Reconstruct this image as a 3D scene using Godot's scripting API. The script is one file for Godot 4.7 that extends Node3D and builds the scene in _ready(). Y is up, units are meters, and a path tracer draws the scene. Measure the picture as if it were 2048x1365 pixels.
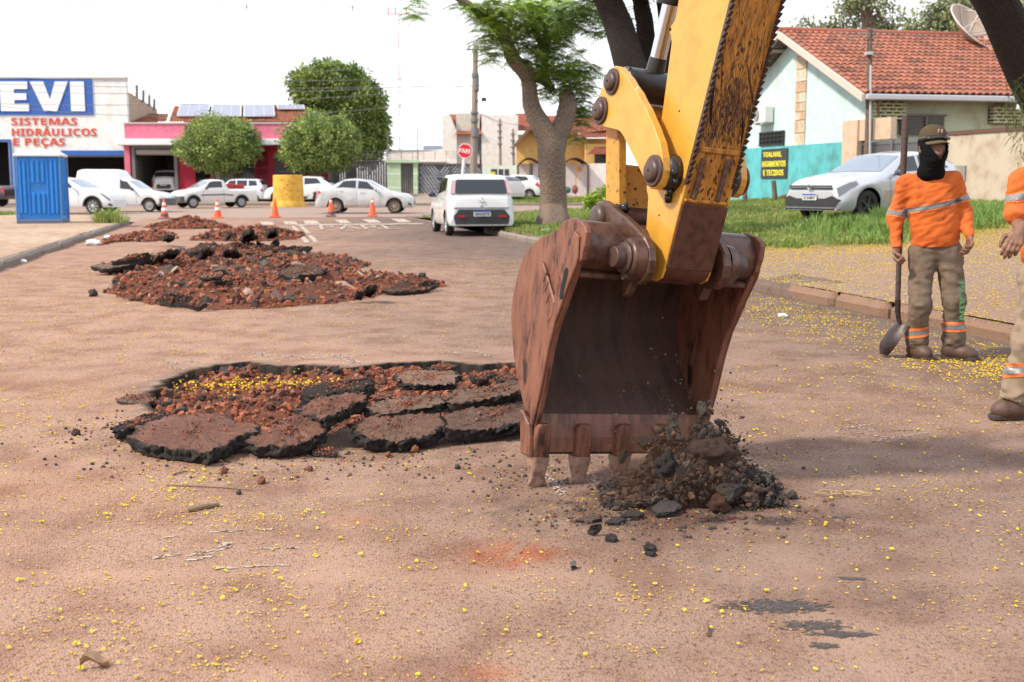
extends Node3D
var rng := RandomNumberGenerator.new()
var mats := {}
var texs := {}
var rn1: FastNoiseLite
var rn2: FastNoiseLite
var rn4: FastNoiseLite
func _ready() -> void:
	rng.seed = 20240
	var cam := Camera3D.new()
	cam.name = "camera"
	cam.position = Vector3(0, 1.3, 0)
	cam.rotation = Vector3(-0.1309, 0, 0)
	cam.near = 0.05
	cam.far = 900.0
	var att := CameraAttributesPhysical.new()
	att.frustum_focal_length = 42.2
	att.frustum_focus_distance = 5.6
	att.exposure_aperture = 5.0
	cam.attributes = att
	add_child(cam)
	cam.fov = 31.75
	cam.current = true
	var sky_mat := ProceduralSkyMaterial.new()
	sky_mat.sky_top_color = Color(0.86, 0.9, 0.97)
	sky_mat.sky_horizon_color = Color(1.0, 1.0, 1.0)
	sky_mat.sky_curve = 0.22
	sky_mat.ground_bottom_color = Color(0.55, 0.46, 0.4)
	sky_mat.ground_horizon_color = Color(0.75, 0.7, 0.66)
	sky_mat.sun_angle_max = 1.0
	var sky := Sky.new()
	sky.sky_material = sky_mat
	var env := Environment.new()
	env.background_mode = Environment.BG_SKY
	env.sky = sky
	env.background_energy_multiplier = 1.22
	env.tonemap_mode = Environment.TONE_MAPPER_LINEAR
	env.tonemap_exposure = 1.38
	env.sdfgi_enabled = true
	env.ssao_enabled = true
	env.ssil_enabled = true
	env.volumetric_fog_enabled = true
	env.volumetric_fog_density = 0.0
	var we := WorldEnvironment.new()
	we.name = "world_environment"
	we.environment = env
	add_child(we)
	var sun := DirectionalLight3D.new()
	sun.name = "sun"
	sun.light_energy = 1.25
	sun.light_color = Color(1.0, 0.955, 0.88)
	sun.light_angular_distance = 5.0
	sun.shadow_enabled = true
	add_child(sun)
	sun.look_at_from_position(Vector3(-0.68, 0.74, 0.30) * 50.0, Vector3.ZERO, Vector3.UP)
	make_textures()
	build_ground()
	build_shops()
	build_far_houses()
	build_right_house()
	build_trees()
	build_street_furniture()
	build_cars()
	build_excavator()
	build_people()
	build_rubble()
	build_litter()

# ---------------------------------------------------------------- mesh builder
class MB:
	var v := PackedVector3Array()
	var c := PackedColorArray()
	var f := PackedInt32Array()
	var col := Color(1, 1, 1)
	func tri(a: Vector3, b: Vector3, d: Vector3) -> void:
		var n := v.size()
		v.append(a); v.append(b); v.append(d)
		c.append(col); c.append(col); c.append(col)
		f.append(n); f.append(n + 1); f.append(n + 2)
	func quad(a: Vector3, b: Vector3, d: Vector3, e: Vector3) -> void:
		var n := v.size()
		v.append(a); v.append(b); v.append(d); v.append(e)
		for i in 4:
			c.append(col)
		f.append_array(PackedInt32Array([n, n + 1, n + 2, n, n + 2, n + 3]))
	func box(at: Vector3, size: Vector3, b := Basis.IDENTITY, bev := 0.0) -> void:
		var h := size * 0.5
		if bev <= 0.0:
			var p := []
			for i in 8:
				p.append(at + b * Vector3(h.x * (1 if i & 1 else -1), h.y * (1 if i & 2 else -1), h.z * (1 if i & 4 else -1)))
			quad(p[0], p[2], p[3], p[1])
			quad(p[4], p[5], p[7], p[6])
			quad(p[0], p[1], p[5], p[4])
			quad(p[2], p[6], p[7], p[3])
			quad(p[0], p[4], p[6], p[2])
			quad(p[1], p[3], p[7], p[5])
			return
		bev = minf(bev, minf(h.x, minf(h.y, h.z)) * 0.9)
		var q := func(x: float, y: float, z: float) -> Vector3: return at + b * Vector3(x, y, z)
		var i2 := h - Vector3.ONE * bev
		for s in [-1.0, 1.0]:
			_face(q.call(-i2.x, -i2.y, h.z * s), q.call(i2.x, -i2.y, h.z * s), q.call(i2.x, i2.y, h.z * s), q.call(-i2.x, i2.y, h.z * s), s < 0)
			_face(q.call(h.x * s, -i2.y, -i2.z), q.call(h.x * s, i2.y, -i2.z), q.call(h.x * s, i2.y, i2.z), q.call(h.x * s, -i2.y, i2.z), s < 0)
			_face(q.call(-i2.x, h.y * s, -i2.z), q.call(-i2.x, h.y * s, i2.z), q.call(i2.x, h.y * s, i2.z), q.call(i2.x, h.y * s, -i2.z), s < 0)
			for t in [-1.0, 1.0]:
				_face(q.call(-i2.x, i2.y * t, h.z * s), q.call(i2.x, i2.y * t, h.z * s), q.call(i2.x, h.y * t, i2.z * s), q.call(-i2.x, h.y * t, i2.z * s), s * t < 0)
				_face(q.call(i2.x * t, -i2.y, h.z * s), q.call(h.x * t, -i2.y, i2.z * s), q.call(h.x * t, i2.y, i2.z * s), q.call(i2.x * t, i2.y, h.z * s), s * t < 0)
				_face(q.call(h.x * s, i2.y * t, -i2.z), q.call(i2.x * s, h.y * t, -i2.z), q.call(i2.x * s, h.y * t, i2.z), q.call(h.x * s, i2.y * t, i2.z), s * t < 0)
				for u in [-1.0, 1.0]:
					var a: Vector3 = q.call(h.x * s, i2.y * t, i2.z * u)
					var d: Vector3 = q.call(i2.x * s, h.y * t, i2.z * u)
					var e: Vector3 = q.call(i2.x * s, i2.y * t, h.z * u)
					if s * t * u > 0:
						tri(a, d, e)
					else:
						tri(a, e, d)
	func _face(a: Vector3, b: Vector3, d: Vector3, e: Vector3, turned: bool) -> void:
		if turned:
			quad(a, e, d, b)
		else:
			quad(a, b, d, e)
	func loft(rings: Array, closed := true, cap0 := true, cap1 := true, flat := false) -> void:
		var m: int = rings[0].size()
		var n0 := v.size()
		if flat:
			for i in rings.size() - 1:
				for j in (m if closed else m - 1):
					var k := (j + 1) % m
					quad(rings[i][j], rings[i][k], rings[i + 1][k], rings[i + 1][j])
		else:
			for r in rings:
				for p in r:
					v.append(p)
					c.append(col)
			for i in rings.size() - 1:
				for j in (m if closed else m - 1):
					var k := (j + 1) % m
					var a := n0 + i * m
					f.append_array(PackedInt32Array([a + j, a + k, a + m + k, a + j, a + m + k, a + m + j]))
		if cap0:
			fan(rings[0], true)
		if cap1:
			fan(rings[rings.size() - 1], false)
	func fan(ring, turned := false) -> void:
		var mid := Vector3.ZERO
		for p in ring:
			mid += p
		mid /= ring.size()
		for j in ring.size():
			var k: int = (j + 1) % ring.size()
			if turned:
				tri(mid, ring[k], ring[j])
			else:
				tri(mid, ring[j], ring[k])
	func tube(path: Array, radii: Array, sides := 8, cap := true, squash := 1.0, flat := false) -> void:
		var rings := []
		var up := Vector3.UP
		for i in path.size():
			var d: Vector3 = (path[mini(i + 1, path.size() - 1)] - path[maxi(i - 1, 0)]).normalized()
			if i == 0:
				up = Vector3.FORWARD if absf(d.y) > 0.9 else Vector3.UP
			var x := d.cross(up).normalized()
			up = x.cross(d).normalized()
			var ring := PackedVector3Array()
			for k in sides:
				var a := TAU * k / sides
				ring.append(path[i] + (-x * cos(a) + up * sin(a) * squash) * radii[i])
			rings.append(ring)
		loft(rings, true, cap, cap, flat)
	func cyl(a: Vector3, b: Vector3, r0: float, r1 := -1.0, sides := 14, cap := true) -> void:
		if r1 < 0.0:
			r1 = r0
		var d := (b - a).normalized()
		var up := Vector3.FORWARD if absf(d.y) > 0.9 else Vector3.UP
		var x := d.cross(up).normalized()
		up = x.cross(d)
		var ra := PackedVector3Array()
		var rb := PackedVector3Array()
		for k in sides:
			var t := TAU * k / sides
			var o := -x * cos(t) + up * sin(t)
			ra.append(a + o * r0)
			rb.append(b + o * r1)
		loft([ra, rb], true, cap, cap)
	func lathe(profile: Array, xf := Transform3D.IDENTITY, sides := 20, squash := 1.0) -> void:
		var rings := []
		for p in profile:
			var ring := PackedVector3Array()
			for k in sides:
				var t := -TAU * k / sides
				ring.append(xf * Vector3(p.x * cos(t), p.y, p.x * sin(t) * squash))
			rings.append(ring)
		loft(rings, true, false, false)
	func prism(poly: PackedVector2Array, xf: Transform3D, depth: float, bev := 0.0) -> void:
		if Geometry2D.is_polygon_clockwise(poly):
			poly = poly.duplicate()
			poly.reverse()
		var m := poly.size()
		var inner := poly
		if bev > 0.0:
			inner = inset(poly, bev)
		var rings := []
		if bev > 0.0:
			rings = [[inner, 0.0], [poly, bev], [poly, depth - bev], [inner, depth]]
		else:
			rings = [[poly, 0.0], [poly, depth]]
		var pts := []
		for r in rings:
			var ring := PackedVector3Array()
			for p in r[0]:
				ring.append(xf * Vector3(p.x, p.y, r[1]))
			pts.append(ring)
		loft(pts, true, false, false, true)
		var t := Geometry2D.triangulate_polygon(inner)
		var last: PackedVector3Array = pts[pts.size() - 1]
		for i in range(0, t.size(), 3):
			var ccw := (inner[t[i + 1]] - inner[t[i]]).cross(inner[t[i + 2]] - inner[t[i]]) > 0.0
			var i1 := t[i + 1] if ccw else t[i + 2]
			var i2 := t[i + 2] if ccw else t[i + 1]
			tri(last[t[i]], last[i1], last[i2])
			tri(pts[0][t[i]], pts[0][i2], pts[0][i1])
	static func inset(poly: PackedVector2Array, by: float) -> PackedVector2Array:
		var out := PackedVector2Array()
		var m := poly.size()
		for i in m:
			var a := (poly[i] - poly[(i + m - 1) % m]).normalized()
			var b := (poly[(i + 1) % m] - poly[i]).normalized()
			var na := Vector2(-a.y, a.x)
			var nb := Vector2(-b.y, b.x)
			var n := (na + nb)
			var l := maxf(n.length_squared(), 0.5)
			out.append(poly[i] + n * (2.0 * by / l))
		return out
	func lump(at: Vector3, size: Vector3, noise: FastNoiseLite, rough := 0.3, det := 6, b := Basis.IDENTITY, flat := false) -> void:
		var rings := []
		for i in det + 1:
			var th := PI * i / det
			var ring := PackedVector3Array()
			for j in det * 2:
				var ph := -TAU * j / (det * 2)
				var d := Vector3(sin(th) * cos(ph), -cos(th), sin(th) * sin(ph))
				var k := 1.0 + rough * noise.get_noise_3dv(d * 60.0 + at * 170.0)
				ring.append(at + b * (d * size * k))
			rings.append(ring)
		loft(rings, true, false, false, flat)
	func sheet(rows: Array, cols = null) -> void:
		var n0 := v.size()
		var m: int = rows[0].size()
		for i in rows.size():
			v.append_array(rows[i])
			if cols != null:
				c.append_array(cols[i])
			else:
				for j in m:
					c.append(col)
		for i in rows.size() - 1:
			for j in m - 1:
				var a := n0 + i * m + j
				f.append_array(PackedInt32Array([a, a + 1, a + m + 1, a, a + m + 1, a + m]))
	func mesh() -> ArrayMesh:
		var n := PackedVector3Array()
		n.resize(v.size())
		var g := PackedInt32Array()
		g.resize(f.size())
		for i in range(0, f.size(), 3):
			var a := f[i]
			var b := f[i + 1]
			var d := f[i + 2]
			var k := (v[b] - v[a]).cross(v[d] - v[a])
			n[a] += k
			n[b] += k
			n[d] += k
			g[i] = a
			g[i + 1] = d
			g[i + 2] = b
		for i in n.size():
			var l := n[i].length()
			n[i] = n[i] / l if l > 1e-12 else Vector3.UP
		var arr := []
		arr.resize(Mesh.ARRAY_MAX)
		arr[Mesh.ARRAY_VERTEX] = v
		arr[Mesh.ARRAY_NORMAL] = n
		arr[Mesh.ARRAY_COLOR] = c
		arr[Mesh.ARRAY_INDEX] = g
		var me := ArrayMesh.new()
		if v.size():
			me.add_surface_from_arrays(Mesh.PRIMITIVE_TRIANGLES, arr)
		return me
func rr(a: float, b: float) -> float:
	return rng.randf_range(a, b)
func rf() -> float:
	return rng.randf()
func T3(p: Vector3) -> Transform3D:
	return Transform3D(Basis.IDENTITY, p)
func V(x: float, y: float, z: float) -> Vector3:
	return Vector3(x, y, z)
func put(called: String, mb, m: Material, parent: Node = self, at := Transform3D.IDENTITY) -> MeshInstance3D:
	var o := MeshInstance3D.new()
	o.name = called
	o.mesh = mb if mb is Mesh else mb.mesh()
	o.material_override = m
	o.transform = at
	parent.add_child(o, true)
	return o
func tag(o: Node, label: String, category: String, group := "") -> Node:
	o.set_meta("label", label)
	o.set_meta("category", category)
	if group != "":
		o.set_meta("group", group)
	return o
func thing(called: String, label: String, category: String, at := Vector3.ZERO, yaw := 0.0, group := "") -> Node3D:
	var o := Node3D.new()
	o.name = called
	o.position = at
	o.rotation.y = yaw
	add_child(o, true)
	tag(o, label, category, group)
	return o
func structure(called: String, mb, m: Material) -> MeshInstance3D:
	var o := put(called, mb, m)
	o.set_meta("kind", "structure")
	return o
func stuff(o: Node) -> Node:
	o.set_meta("kind", "stuff")
	return o
func box1(called: String, at: Vector3, size: Vector3, m: Material, parent: Node = self, bev := 0.0, b := Basis.IDENTITY) -> MeshInstance3D:
	var k := MB.new()
	k.box(Vector3.ZERO, size, Basis.IDENTITY, bev)
	return put(called, k, m, parent, Transform3D(b, at))
func bar(called: String, a: Vector3, b: Vector3, r: float, m: Material, parent: Node = self, r1 := -1.0, sides := 10) -> MeshInstance3D:
	var k := MB.new()
	k.cyl(Vector3.ZERO, b - a, r, r1, sides)
	return put(called, k, m, parent, Transform3D(Basis.IDENTITY, a))
func many(called: String, me: Mesh, m: Material, where: Array, tints = null, parent: Node = self) -> MultiMeshInstance3D:
	var mm := MultiMesh.new()
	mm.transform_format = MultiMesh.TRANSFORM_3D
	mm.use_colors = tints != null
	mm.mesh = me
	mm.instance_count = where.size()
	for i in where.size():
		mm.set_instance_transform(i, where[i])
		if tints != null:
			mm.set_instance_color(i, tints[i])
	var o := MultiMeshInstance3D.new()
	o.name = called
	o.multimesh = mm
	o.material_override = m
	parent.add_child(o, true)
	o.set_meta("kind", "stuff")
	return o
# ---------------------------------------------------------------- materials
func noise(sd: int, freq: float, oct := 4, kind := FastNoiseLite.TYPE_SIMPLEX_SMOOTH) -> FastNoiseLite:
	var n := FastNoiseLite.new()
	n.seed = sd
	n.frequency = freq
	n.noise_type = kind
	n.fractal_octaves = oct
	return n
func ntex(key: String, sd: int, freq: float, oct: int, ramp: Array, size := 512, normal := 0.0, kind := FastNoiseLite.TYPE_SIMPLEX_SMOOTH, gain := 0.5) -> NoiseTexture2D:
	var t := NoiseTexture2D.new()
	t.width = size
	t.height = size
	t.seamless = true
	t.seamless_blend_skirt = 0.2
	t.generate_mipmaps = false
	var n := noise(sd, freq, oct, kind)
	if kind == FastNoiseLite.TYPE_CELLULAR:
		n.cellular_return_type = FastNoiseLite.RETURN_DISTANCE
	n.fractal_gain = gain
	t.noise = n
	if normal > 0.0:
		t.as_normal_map = true
		t.bump_strength = normal
	elif ramp.size():
		var g := Gradient.new()
		var off := PackedFloat32Array()
		var cs := PackedColorArray()
		for r in ramp:
			off.append(r[0])
			cs.append(r[1] if r[1] is Color else Color(r[1], r[1], r[1]))
		g.offsets = off
		g.colors = cs
		t.color_ramp = g
	texs[key] = t
	return t
func make_textures() -> void:
	ntex("mottle", 3, 0.008, 6, [[0.1, 0.84], [0.5, 0.94], [0.9, 1.0]], 512, 0.0, FastNoiseLite.TYPE_SIMPLEX_SMOOTH, 0.6)
	ntex("grain", 5, 0.09, 4, [[0.1, 0.6], [0.5, 0.88], [0.9, 1.0]])
	ntex("wear", 9, 0.02, 6, [[0.3, Color(0.45, 0.33, 0.25)], [0.42, Color(0.8, 0.72, 0.62)], [0.55, Color(1, 1, 1)]])
	ntex("bump", 7, 0.06, 5, [], 512)
	ntex("bump_fine", 8, 0.2, 4, [], 512)
	ntex("cell", 12, 0.06, 2, [], 512, 0.0, FastNoiseLite.TYPE_CELLULAR)
	ntex("asphalt", 21, 0.06, 5, [[0.14, Color(0.5, 0.48, 0.5)], [0.28, Color(0.8, 0.77, 0.76)], [0.4, Color(0.96, 0.94, 0.93)], [0.8, Color(1, 0.99, 0.98)]], 1024, 0.0, FastNoiseLite.TYPE_SIMPLEX_SMOOTH, 0.75)
	ntex("asphalt_soft", 22, 0.008, 6, [[0.15, Color(0.84, 0.79, 0.77)], [0.5, Color(0.96, 0.945, 0.935)], [0.85, Color(1, 1, 1)]], 1024, 0.0, FastNoiseLite.TYPE_SIMPLEX_SMOOTH, 0.6)
	ntex("asphalt_bump", 23, 0.16, 4, [], 1024)
	ntex("rust", 31, 0.012, 7, [[0.12, Color(0.66, 0.61, 0.6)], [0.35, Color(0.85, 0.82, 0.8)], [0.55, Color(0.95, 0.93, 0.92)], [0.85, Color(1.0, 1.0, 1.0)]], 512, 0.0, FastNoiseLite.TYPE_SIMPLEX_SMOOTH, 0.62)
	ntex("chips", 35, 0.012, 8, [[0.16, Color(0.2, 0.1, 0.06)], [0.24, Color(0.5, 0.35, 0.25)], [0.29, Color(0.95, 0.93, 0.9)], [0.7, Color(1, 1, 1)]], 512, 0.0, FastNoiseLite.TYPE_SIMPLEX_SMOOTH, 0.7)
	ntex("scuff_soft", 36, 0.008, 8, [[0.15, Color(0.36, 0.33, 0.34)], [0.24, Color(0.75, 0.71, 0.7)], [0.33, Color(0.97, 0.97, 0.97)], [0.75, Color(1, 1, 1)], [0.9, Color(1, 1, 1)]], 512, 0.0, FastNoiseLite.TYPE_SIMPLEX_SMOOTH, 0.7)
	ntex("bark", 41, 0.035, 5, [[0.2, 0.45], [0.5, 0.8], [0.8, 1.0]])
	ntex("cloth", 51, 0.25, 3, [[0.2, 0.8], [0.8, 1.0]])
	ntex("dirt", 52, 0.008, 7, [[0.12, Color(0.84, 0.79, 0.74)], [0.4, Color(0.95, 0.935, 0.92)], [0.65, Color(1, 1, 1)]], 512, 0.0, FastNoiseLite.TYPE_SIMPLEX_SMOOTH, 0.6)
	ntex("plaster", 61, 0.008, 7, [[0.1, Color(0.92, 0.9, 0.87)], [0.5, Color(0.975, 0.97, 0.96)], [0.9, Color(1, 1, 1)]], 512, 0.0, FastNoiseLite.TYPE_SIMPLEX_SMOOTH, 0.6)
func lin(r: float, g: float, b: float) -> Color:
	return Color(r, g, b).linear_to_srgb()
func mat(key: String, col: Color, rough := 0.8, opts := {}) -> StandardMaterial3D:
	if mats.has(key):
		return mats[key]
	var m := StandardMaterial3D.new()
	m.resource_name = key
	m.albedo_color = col
	m.roughness = rough
	m.metallic = opts.get("metal", 0.0)
	if opts.has("spec"):
		m.metallic_specular = opts.spec
	if opts.has("tex") or opts.has("bump"):
		m.uv1_triplanar = true
		m.uv1_world_triplanar = opts.get("world", false)
		m.uv1_triplanar_sharpness = 4.0
		var s = opts.get("scale", 1.0)
		m.uv1_scale = s if s is Vector3 else Vector3.ONE * float(s)
	if opts.has("tex"):
		m.albedo_texture = texs[opts.tex]
	if opts.has("bump"):
		m.heightmap_enabled = true
		m.heightmap_texture = texs[opts.get("bumptex", "bump")]
		m.heightmap_scale = opts.bump
	if opts.get("vc", false):
		m.vertex_color_use_as_albedo = true
	if opts.has("coat"):
		m.clearcoat_enabled = true
		m.clearcoat = opts.coat
		m.clearcoat_roughness = 0.06
	if opts.has("back"):
		m.backlight_enabled = true
		m.backlight = opts.back
	if opts.has("rim"):
		m.rim_enabled = true
		m.rim = opts.rim
	if opts.has("detail"):
		m.detail_enabled = true
		m.detail_albedo = texs[opts.detail]
		m.detail_blend_mode = BaseMaterial3D.BLEND_MODE_MUL
		m.detail_uv_layer = BaseMaterial3D.DETAIL_UV_2
		m.uv2_triplanar = true
		m.uv2_world_triplanar = opts.get("world", false)
		var ds = opts.get("dscale", 0.2)
		m.uv2_scale = ds if ds is Vector3 else Vector3.ONE * float(ds)
	mats[key] = m
	return m
func lettering(called: String, words: String, w: float, h: float, xf: Transform3D, m: Material, parent: Node, font := "Droid Sans", bold := true, depth := 0.01) -> MeshInstance3D:
	var sf := SystemFont.new()
	sf.font_names = PackedStringArray([font])
	sf.font_weight = 700 if bold else 400
	var t := TextMesh.new()
	t.font = sf
	t.text = words
	t.font_size = 64
	t.pixel_size = 0.01
	t.depth = 0.05
	t.curve_step = 2.0
	var arr := t.get_mesh_arrays() if t.has_method("get_mesh_arrays") else []
	var bb := t.get_aabb()
	var s := Vector3(w / maxf(bb.size.x, 0.001), h / maxf(bb.size.y, 0.001), depth / maxf(bb.size.z, 0.001))
	var mid := bb.position + bb.size * 0.5
	var am := ArrayMesh.new()
	arr = t.surface_get_arrays(0)
	var vs: PackedVector3Array = arr[Mesh.ARRAY_VERTEX]
	for i in vs.size():
		vs[i] = (vs[i] - mid) * s
	arr[Mesh.ARRAY_VERTEX] = vs
	arr[Mesh.ARRAY_TANGENT] = null
	am.add_surface_from_arrays(Mesh.PRIMITIVE_TRIANGLES, arr)
	return put(called, am, m, parent, xf)

# ---------------------------------------------------------------- ground, roads, pavements
const RC := Vector3(0.977, 0.0, -0.215)   # across the road, to the right
const RA := Vector3(-0.215, 0.0, -0.977)  # along the road, away
func road_pt(c: float, a: float, h := 0.0) -> Vector3:
	return RC * c + RA * a + V(0, h, 0)
func road_h(p: Vector3) -> float:
	return 0.012 * rn1.get_noise_2d(p.x, p.z) + 0.005 * rn2.get_noise_2d(p.x, p.z) + 0.0016 * rn4.get_noise_2d(p.x, p.z)
func verge_h(p: Vector3) -> float:
	var h := 0.13 + 0.06 * clampf(p.dot(RC) - 6.05, 0.0, 13.0)
	return h * clampf((46.5 + p.z) / 6.0, 0.02, 1.0)
func far_h(x: float, z: float) -> float:
	var top := lerpf(0.62, 0.28, clampf((x + 2.0) / 5.0, 0.0, 1.0))
	return lerpf(0.13, top, clampf((-71.2 - z) / 4.5, 0.0, 1.0))
func pit_outline() -> PackedVector2Array:
	var out := PackedVector2Array()
	for p in [V(-2.235,0,-7.151), V(-2.284,0,-7.794), V(-2.22,0,-8.237), V(-2.089,0,-8.489), V(-1.906,0,-8.634), V(-1.651,0,-8.442), V(-1.445,0,-8.489), V(-1.14,0,-8.35), V(-0.947,0,-8.513), V(-0.525,0,-8.658), V(-0.229,0,-8.489), V(0.058,0,-8.609), V(0.287,0,-7.895), V(0.233,0,-6.394), V(-0.064,0,-6.287), V(-0.326,0,-6.183), V(-0.699,0,-6.235), V(-0.996,0,-6.108), V(-1.387,0,-6.235), V(-1.665,0,-6.287), V(-1.998,0,-6.604)]:
		out.append(Vector2(p.x, p.z))
	return out
func gauss(p: Vector3, q: Vector3, sx: float, sz: float) -> float:
	var dx := (p.x - q.x) / sx
	var dz := (p.z - q.z) / sz
	return exp(-dx * dx - dz * dz)
func build_ground() -> void:
	var earth := mat("earth", lin(0.26, 0.14, 0.08), 0.95, {"tex": "mottle", "scale": 0.15, "world": true})
	var k := MB.new()
	k.quad(V(-400, -0.4, 200), V(400, -0.4, 200), V(400, -0.4, -500), V(-400, -0.4, -500))
	structure("ground", k, earth)
	var n1 := noise(101, 0.35, 5)
	var n2 := noise(102, 1.6, 4)
	var n3 := noise(103, 0.13, 3)
	var n4 := noise(104, 5.0, 3)
	var pit := pit_outline()
	var pit_box := Rect2(pit[0], Vector2.ZERO)
	for p in pit:
		pit_box = pit_box.expand(p)
	rn1 = n1
	rn2 = n2
	rn4 = n4
	var n5 := noise(105, 13.0, 3)
	var rows := []
	var cols := []
	var a := -5.0
	var tan_ := Color(0.40, 0.262, 0.19)
	var orange := Color(0.37, 0.185, 0.10)
	var grey := Color(0.195, 0.143, 0.118)
	var dark := Color(0.135, 0.108, 0.098)
	while a < 47.0:
		var row := PackedVector3Array()
		var cr := PackedColorArray()
		for j in 221:
			var cc := -3.66 + 9.72 * j / 220.0
			var p := road_pt(cc, a)
			var e1 := n1.get_noise_2d(p.x, p.z)
			var e2 := n2.get_noise_2d(p.x, p.z)
			var e3 := n3.get_noise_2d(p.x, p.z)
			var e4 := n4.get_noise_2d(p.x, p.z)
			var g := clampf(0.30 + 0.5 * e3 + 0.16 * e1 + 0.08 * e2 + 0.2 * (cc - 1.9) + 0.006 * maxf(a - 18.0, 0.0), 0.0, 1.0)
			var col := tan_.lerp(grey, g)
			col = col.lerp(orange, clampf(e1 * 0.5 + e2 * 0.25 - 0.08 - 0.4 * g, 0.0, 0.55))
			var e5 := n5.get_noise_2d(p.x, p.z)
			var dk := clampf((e2 * 0.3 + e4 * 0.5 + e5 * 0.7 - 0.12) * (0.2 + g), 0.0, 0.5)
			col = col.lerp(dark, dk)
			var st := gauss(p, V(-0.021,0,-4.086), 0.15, 0.13) * (0.75 + 0.8 * e2 + 1.0 * e4 + 0.8 * e5)
			st += gauss(p, V(0.029,0,-4.168), 0.09, 0.08) * (0.7 + e4 + e5)
			st += 0.7 * gauss(p, V(-0.066,0,-3.073), 0.07, 0.05) + 0.5 * gauss(p, V(-0.59,0,-4.528), 0.12, 0.05)
			col = col.lerp(Color(0.40, 0.125, 0.05), clampf(st * 0.9, 0.0, 0.85))
			var du := gauss(p, V(0.562,0,-4.761), 0.75, 0.35) * (0.7 + e4 * 1.3)
			du += 0.8 * gauss(p, V(-0.937,0,-5.892), 1.1, 0.35) * (0.3 + e4 * 1.6)
			col = col.lerp(Color(0.12, 0.075, 0.052), clampf(du, 0.0, 0.75))
			var h := 0.012 * e1 + 0.005 * e2 + 0.0016 * e4
			var q := Vector2(p.x, p.z)
			if pit_box.has_point(q) and Geometry2D.is_point_in_polygon(q, pit):
				h = -0.3
			p.y = h * clampf((44.0 - a) / 10.0, 0.0, 1.0) if h > -0.2 else h
			row.append(p)
			cr.append(col)
		rows.append(row)
		cols.append(cr)
		a += 0.05 if a < 8.5 else 0.05 + (a - 8.5) * 0.02
	k = MB.new()
	k.sheet(rows, cols)
	var road := mat("road", Color.WHITE, 0.93, {"tex": "asphalt", "scale": 0.62, "world": true, "vc": true, "bump": 0.7, "bumptex": "asphalt_bump", "detail": "asphalt_soft", "dscale": 0.21, "spec": 0.35})
	structure("road", k, road)
	var rim_in := PackedVector3Array()
	var fine := []
	for i in pit.size():
		var b := pit[(i + 1) % pit.size()]
		var m := maxi(2, int(pit[i].distance_to(b) / 0.025))
		for t in m:
			fine.append(pit[i].lerp(b, float(t) / m))
	var mid := Vector2.ZERO
	for p in pit:
		mid += p / pit.size()
	var rings := [PackedVector3Array(), PackedVector3Array(), PackedVector3Array(), PackedVector3Array()]
	var rcol := [PackedColorArray(), PackedColorArray(), PackedColorArray(), PackedColorArray()]
	for i in fine.size() + 1:
		var p: Vector2 = fine[i % fine.size()]
		var d: Vector2 = (fine[(i + 3) % fine.size()] - fine[(i + fine.size() - 3) % fine.size()]).normalized()
		var o := Vector2(d.y, -d.x)
		if o.dot(p - mid) < 0.0:
			o = -o
		var e := n4.get_noise_2d(p.x * 2.0, p.y * 2.0)
		var e2 := n2.get_noise_2d(p.x * 3.0, p.y * 3.0)
		var inn := p - o * (0.03 + 0.06 * e + 0.05 * e2)
		var up := 0.010 + 0.02 * maxf(e2, 0.0)
		var oo := p + o * (0.16 + 0.03 * e)
		rings[0].append(V(inn.x + o.x * 0.03, -0.16, inn.y + o.y * 0.03))
		rings[1].append(V(inn.x, up + 0.012 * n1.get_noise_2d(inn.x, inn.y), inn.y))
		rings[2].append(V(lerpf(inn.x, oo.x, 0.35), 0.007 + up * 0.6 + 0.012 * n1.get_noise_2d(oo.x, oo.y), lerpf(inn.y, oo.y, 0.35)))
		rings[3].append(V(oo.x, 0.001 + 0.012 * n1.get_noise_2d(oo.x, oo.y), oo.y))
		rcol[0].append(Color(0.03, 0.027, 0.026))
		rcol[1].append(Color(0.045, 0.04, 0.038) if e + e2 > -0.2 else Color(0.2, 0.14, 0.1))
		rcol[2].append(Color(0.33, 0.24, 0.19) if e2 > 0.15 else Color(0.27, 0.18, 0.13))
		rcol[3].append(tan_.lerp(grey, 0.3))
	k = MB.new()
	k.sheet([rings[0], rings[1], rings[2], rings[3]], rcol)
	structure("broken_road_edge", k, road)
	k = MB.new()
	rows = []
	cols = []
	for i in 60:
		var z := -41.0 - 30.4 * i / 59.0
		var row := PackedVector3Array()
		var cr := PackedColorArray()
		for j in 140:
			var x := -75.0 + 150.0 * j / 139.0
			var e := n3.get_noise_2d(x, z * 3.0)
			row.append(V(x, -0.012, z))
			cr.append(Color(0.27, 0.215, 0.19).lerp(Color(0.36, 0.25, 0.185), clampf(0.5 + e * 1.4, 0.0, 1.0)))
		rows.append(row)
		cols.append(cr)
	k.sheet(rows, cols)
	structure("avenue", k, mat("avenue_surface", Color.WHITE, 0.9, {"tex": "asphalt", "scale": 0.5, "world": true, "vc": true, "spec": 0.4}))
	k = MB.new()
	rows = []
	cols = []
	for i in 40:
		var z := -71.2 - (i * 0.35 if i < 16 else 5.6 + (i - 16) * 4.0)
		var row := PackedVector3Array()
		var cr := PackedColorArray()
		for j in 160:
			var x := -80.0 + 160.0 * j / 159.0
			row.append(V(x, far_h(x, z), z))
			var e := n1.get_noise_2d(x, z)
			var col := Color(0.36, 0.28, 0.22).lerp(Color(0.3, 0.2, 0.14), clampf(0.5 + e, 0.0, 1.0))
			if x > 0.0:
				col = Color(0.38, 0.19, 0.12) if z < -79.0 else Color(0.22, 0.24, 0.07)
			cr.append(col)
		rows.append(row)
		cols.append(cr)
	k.sheet(rows, cols)
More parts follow.
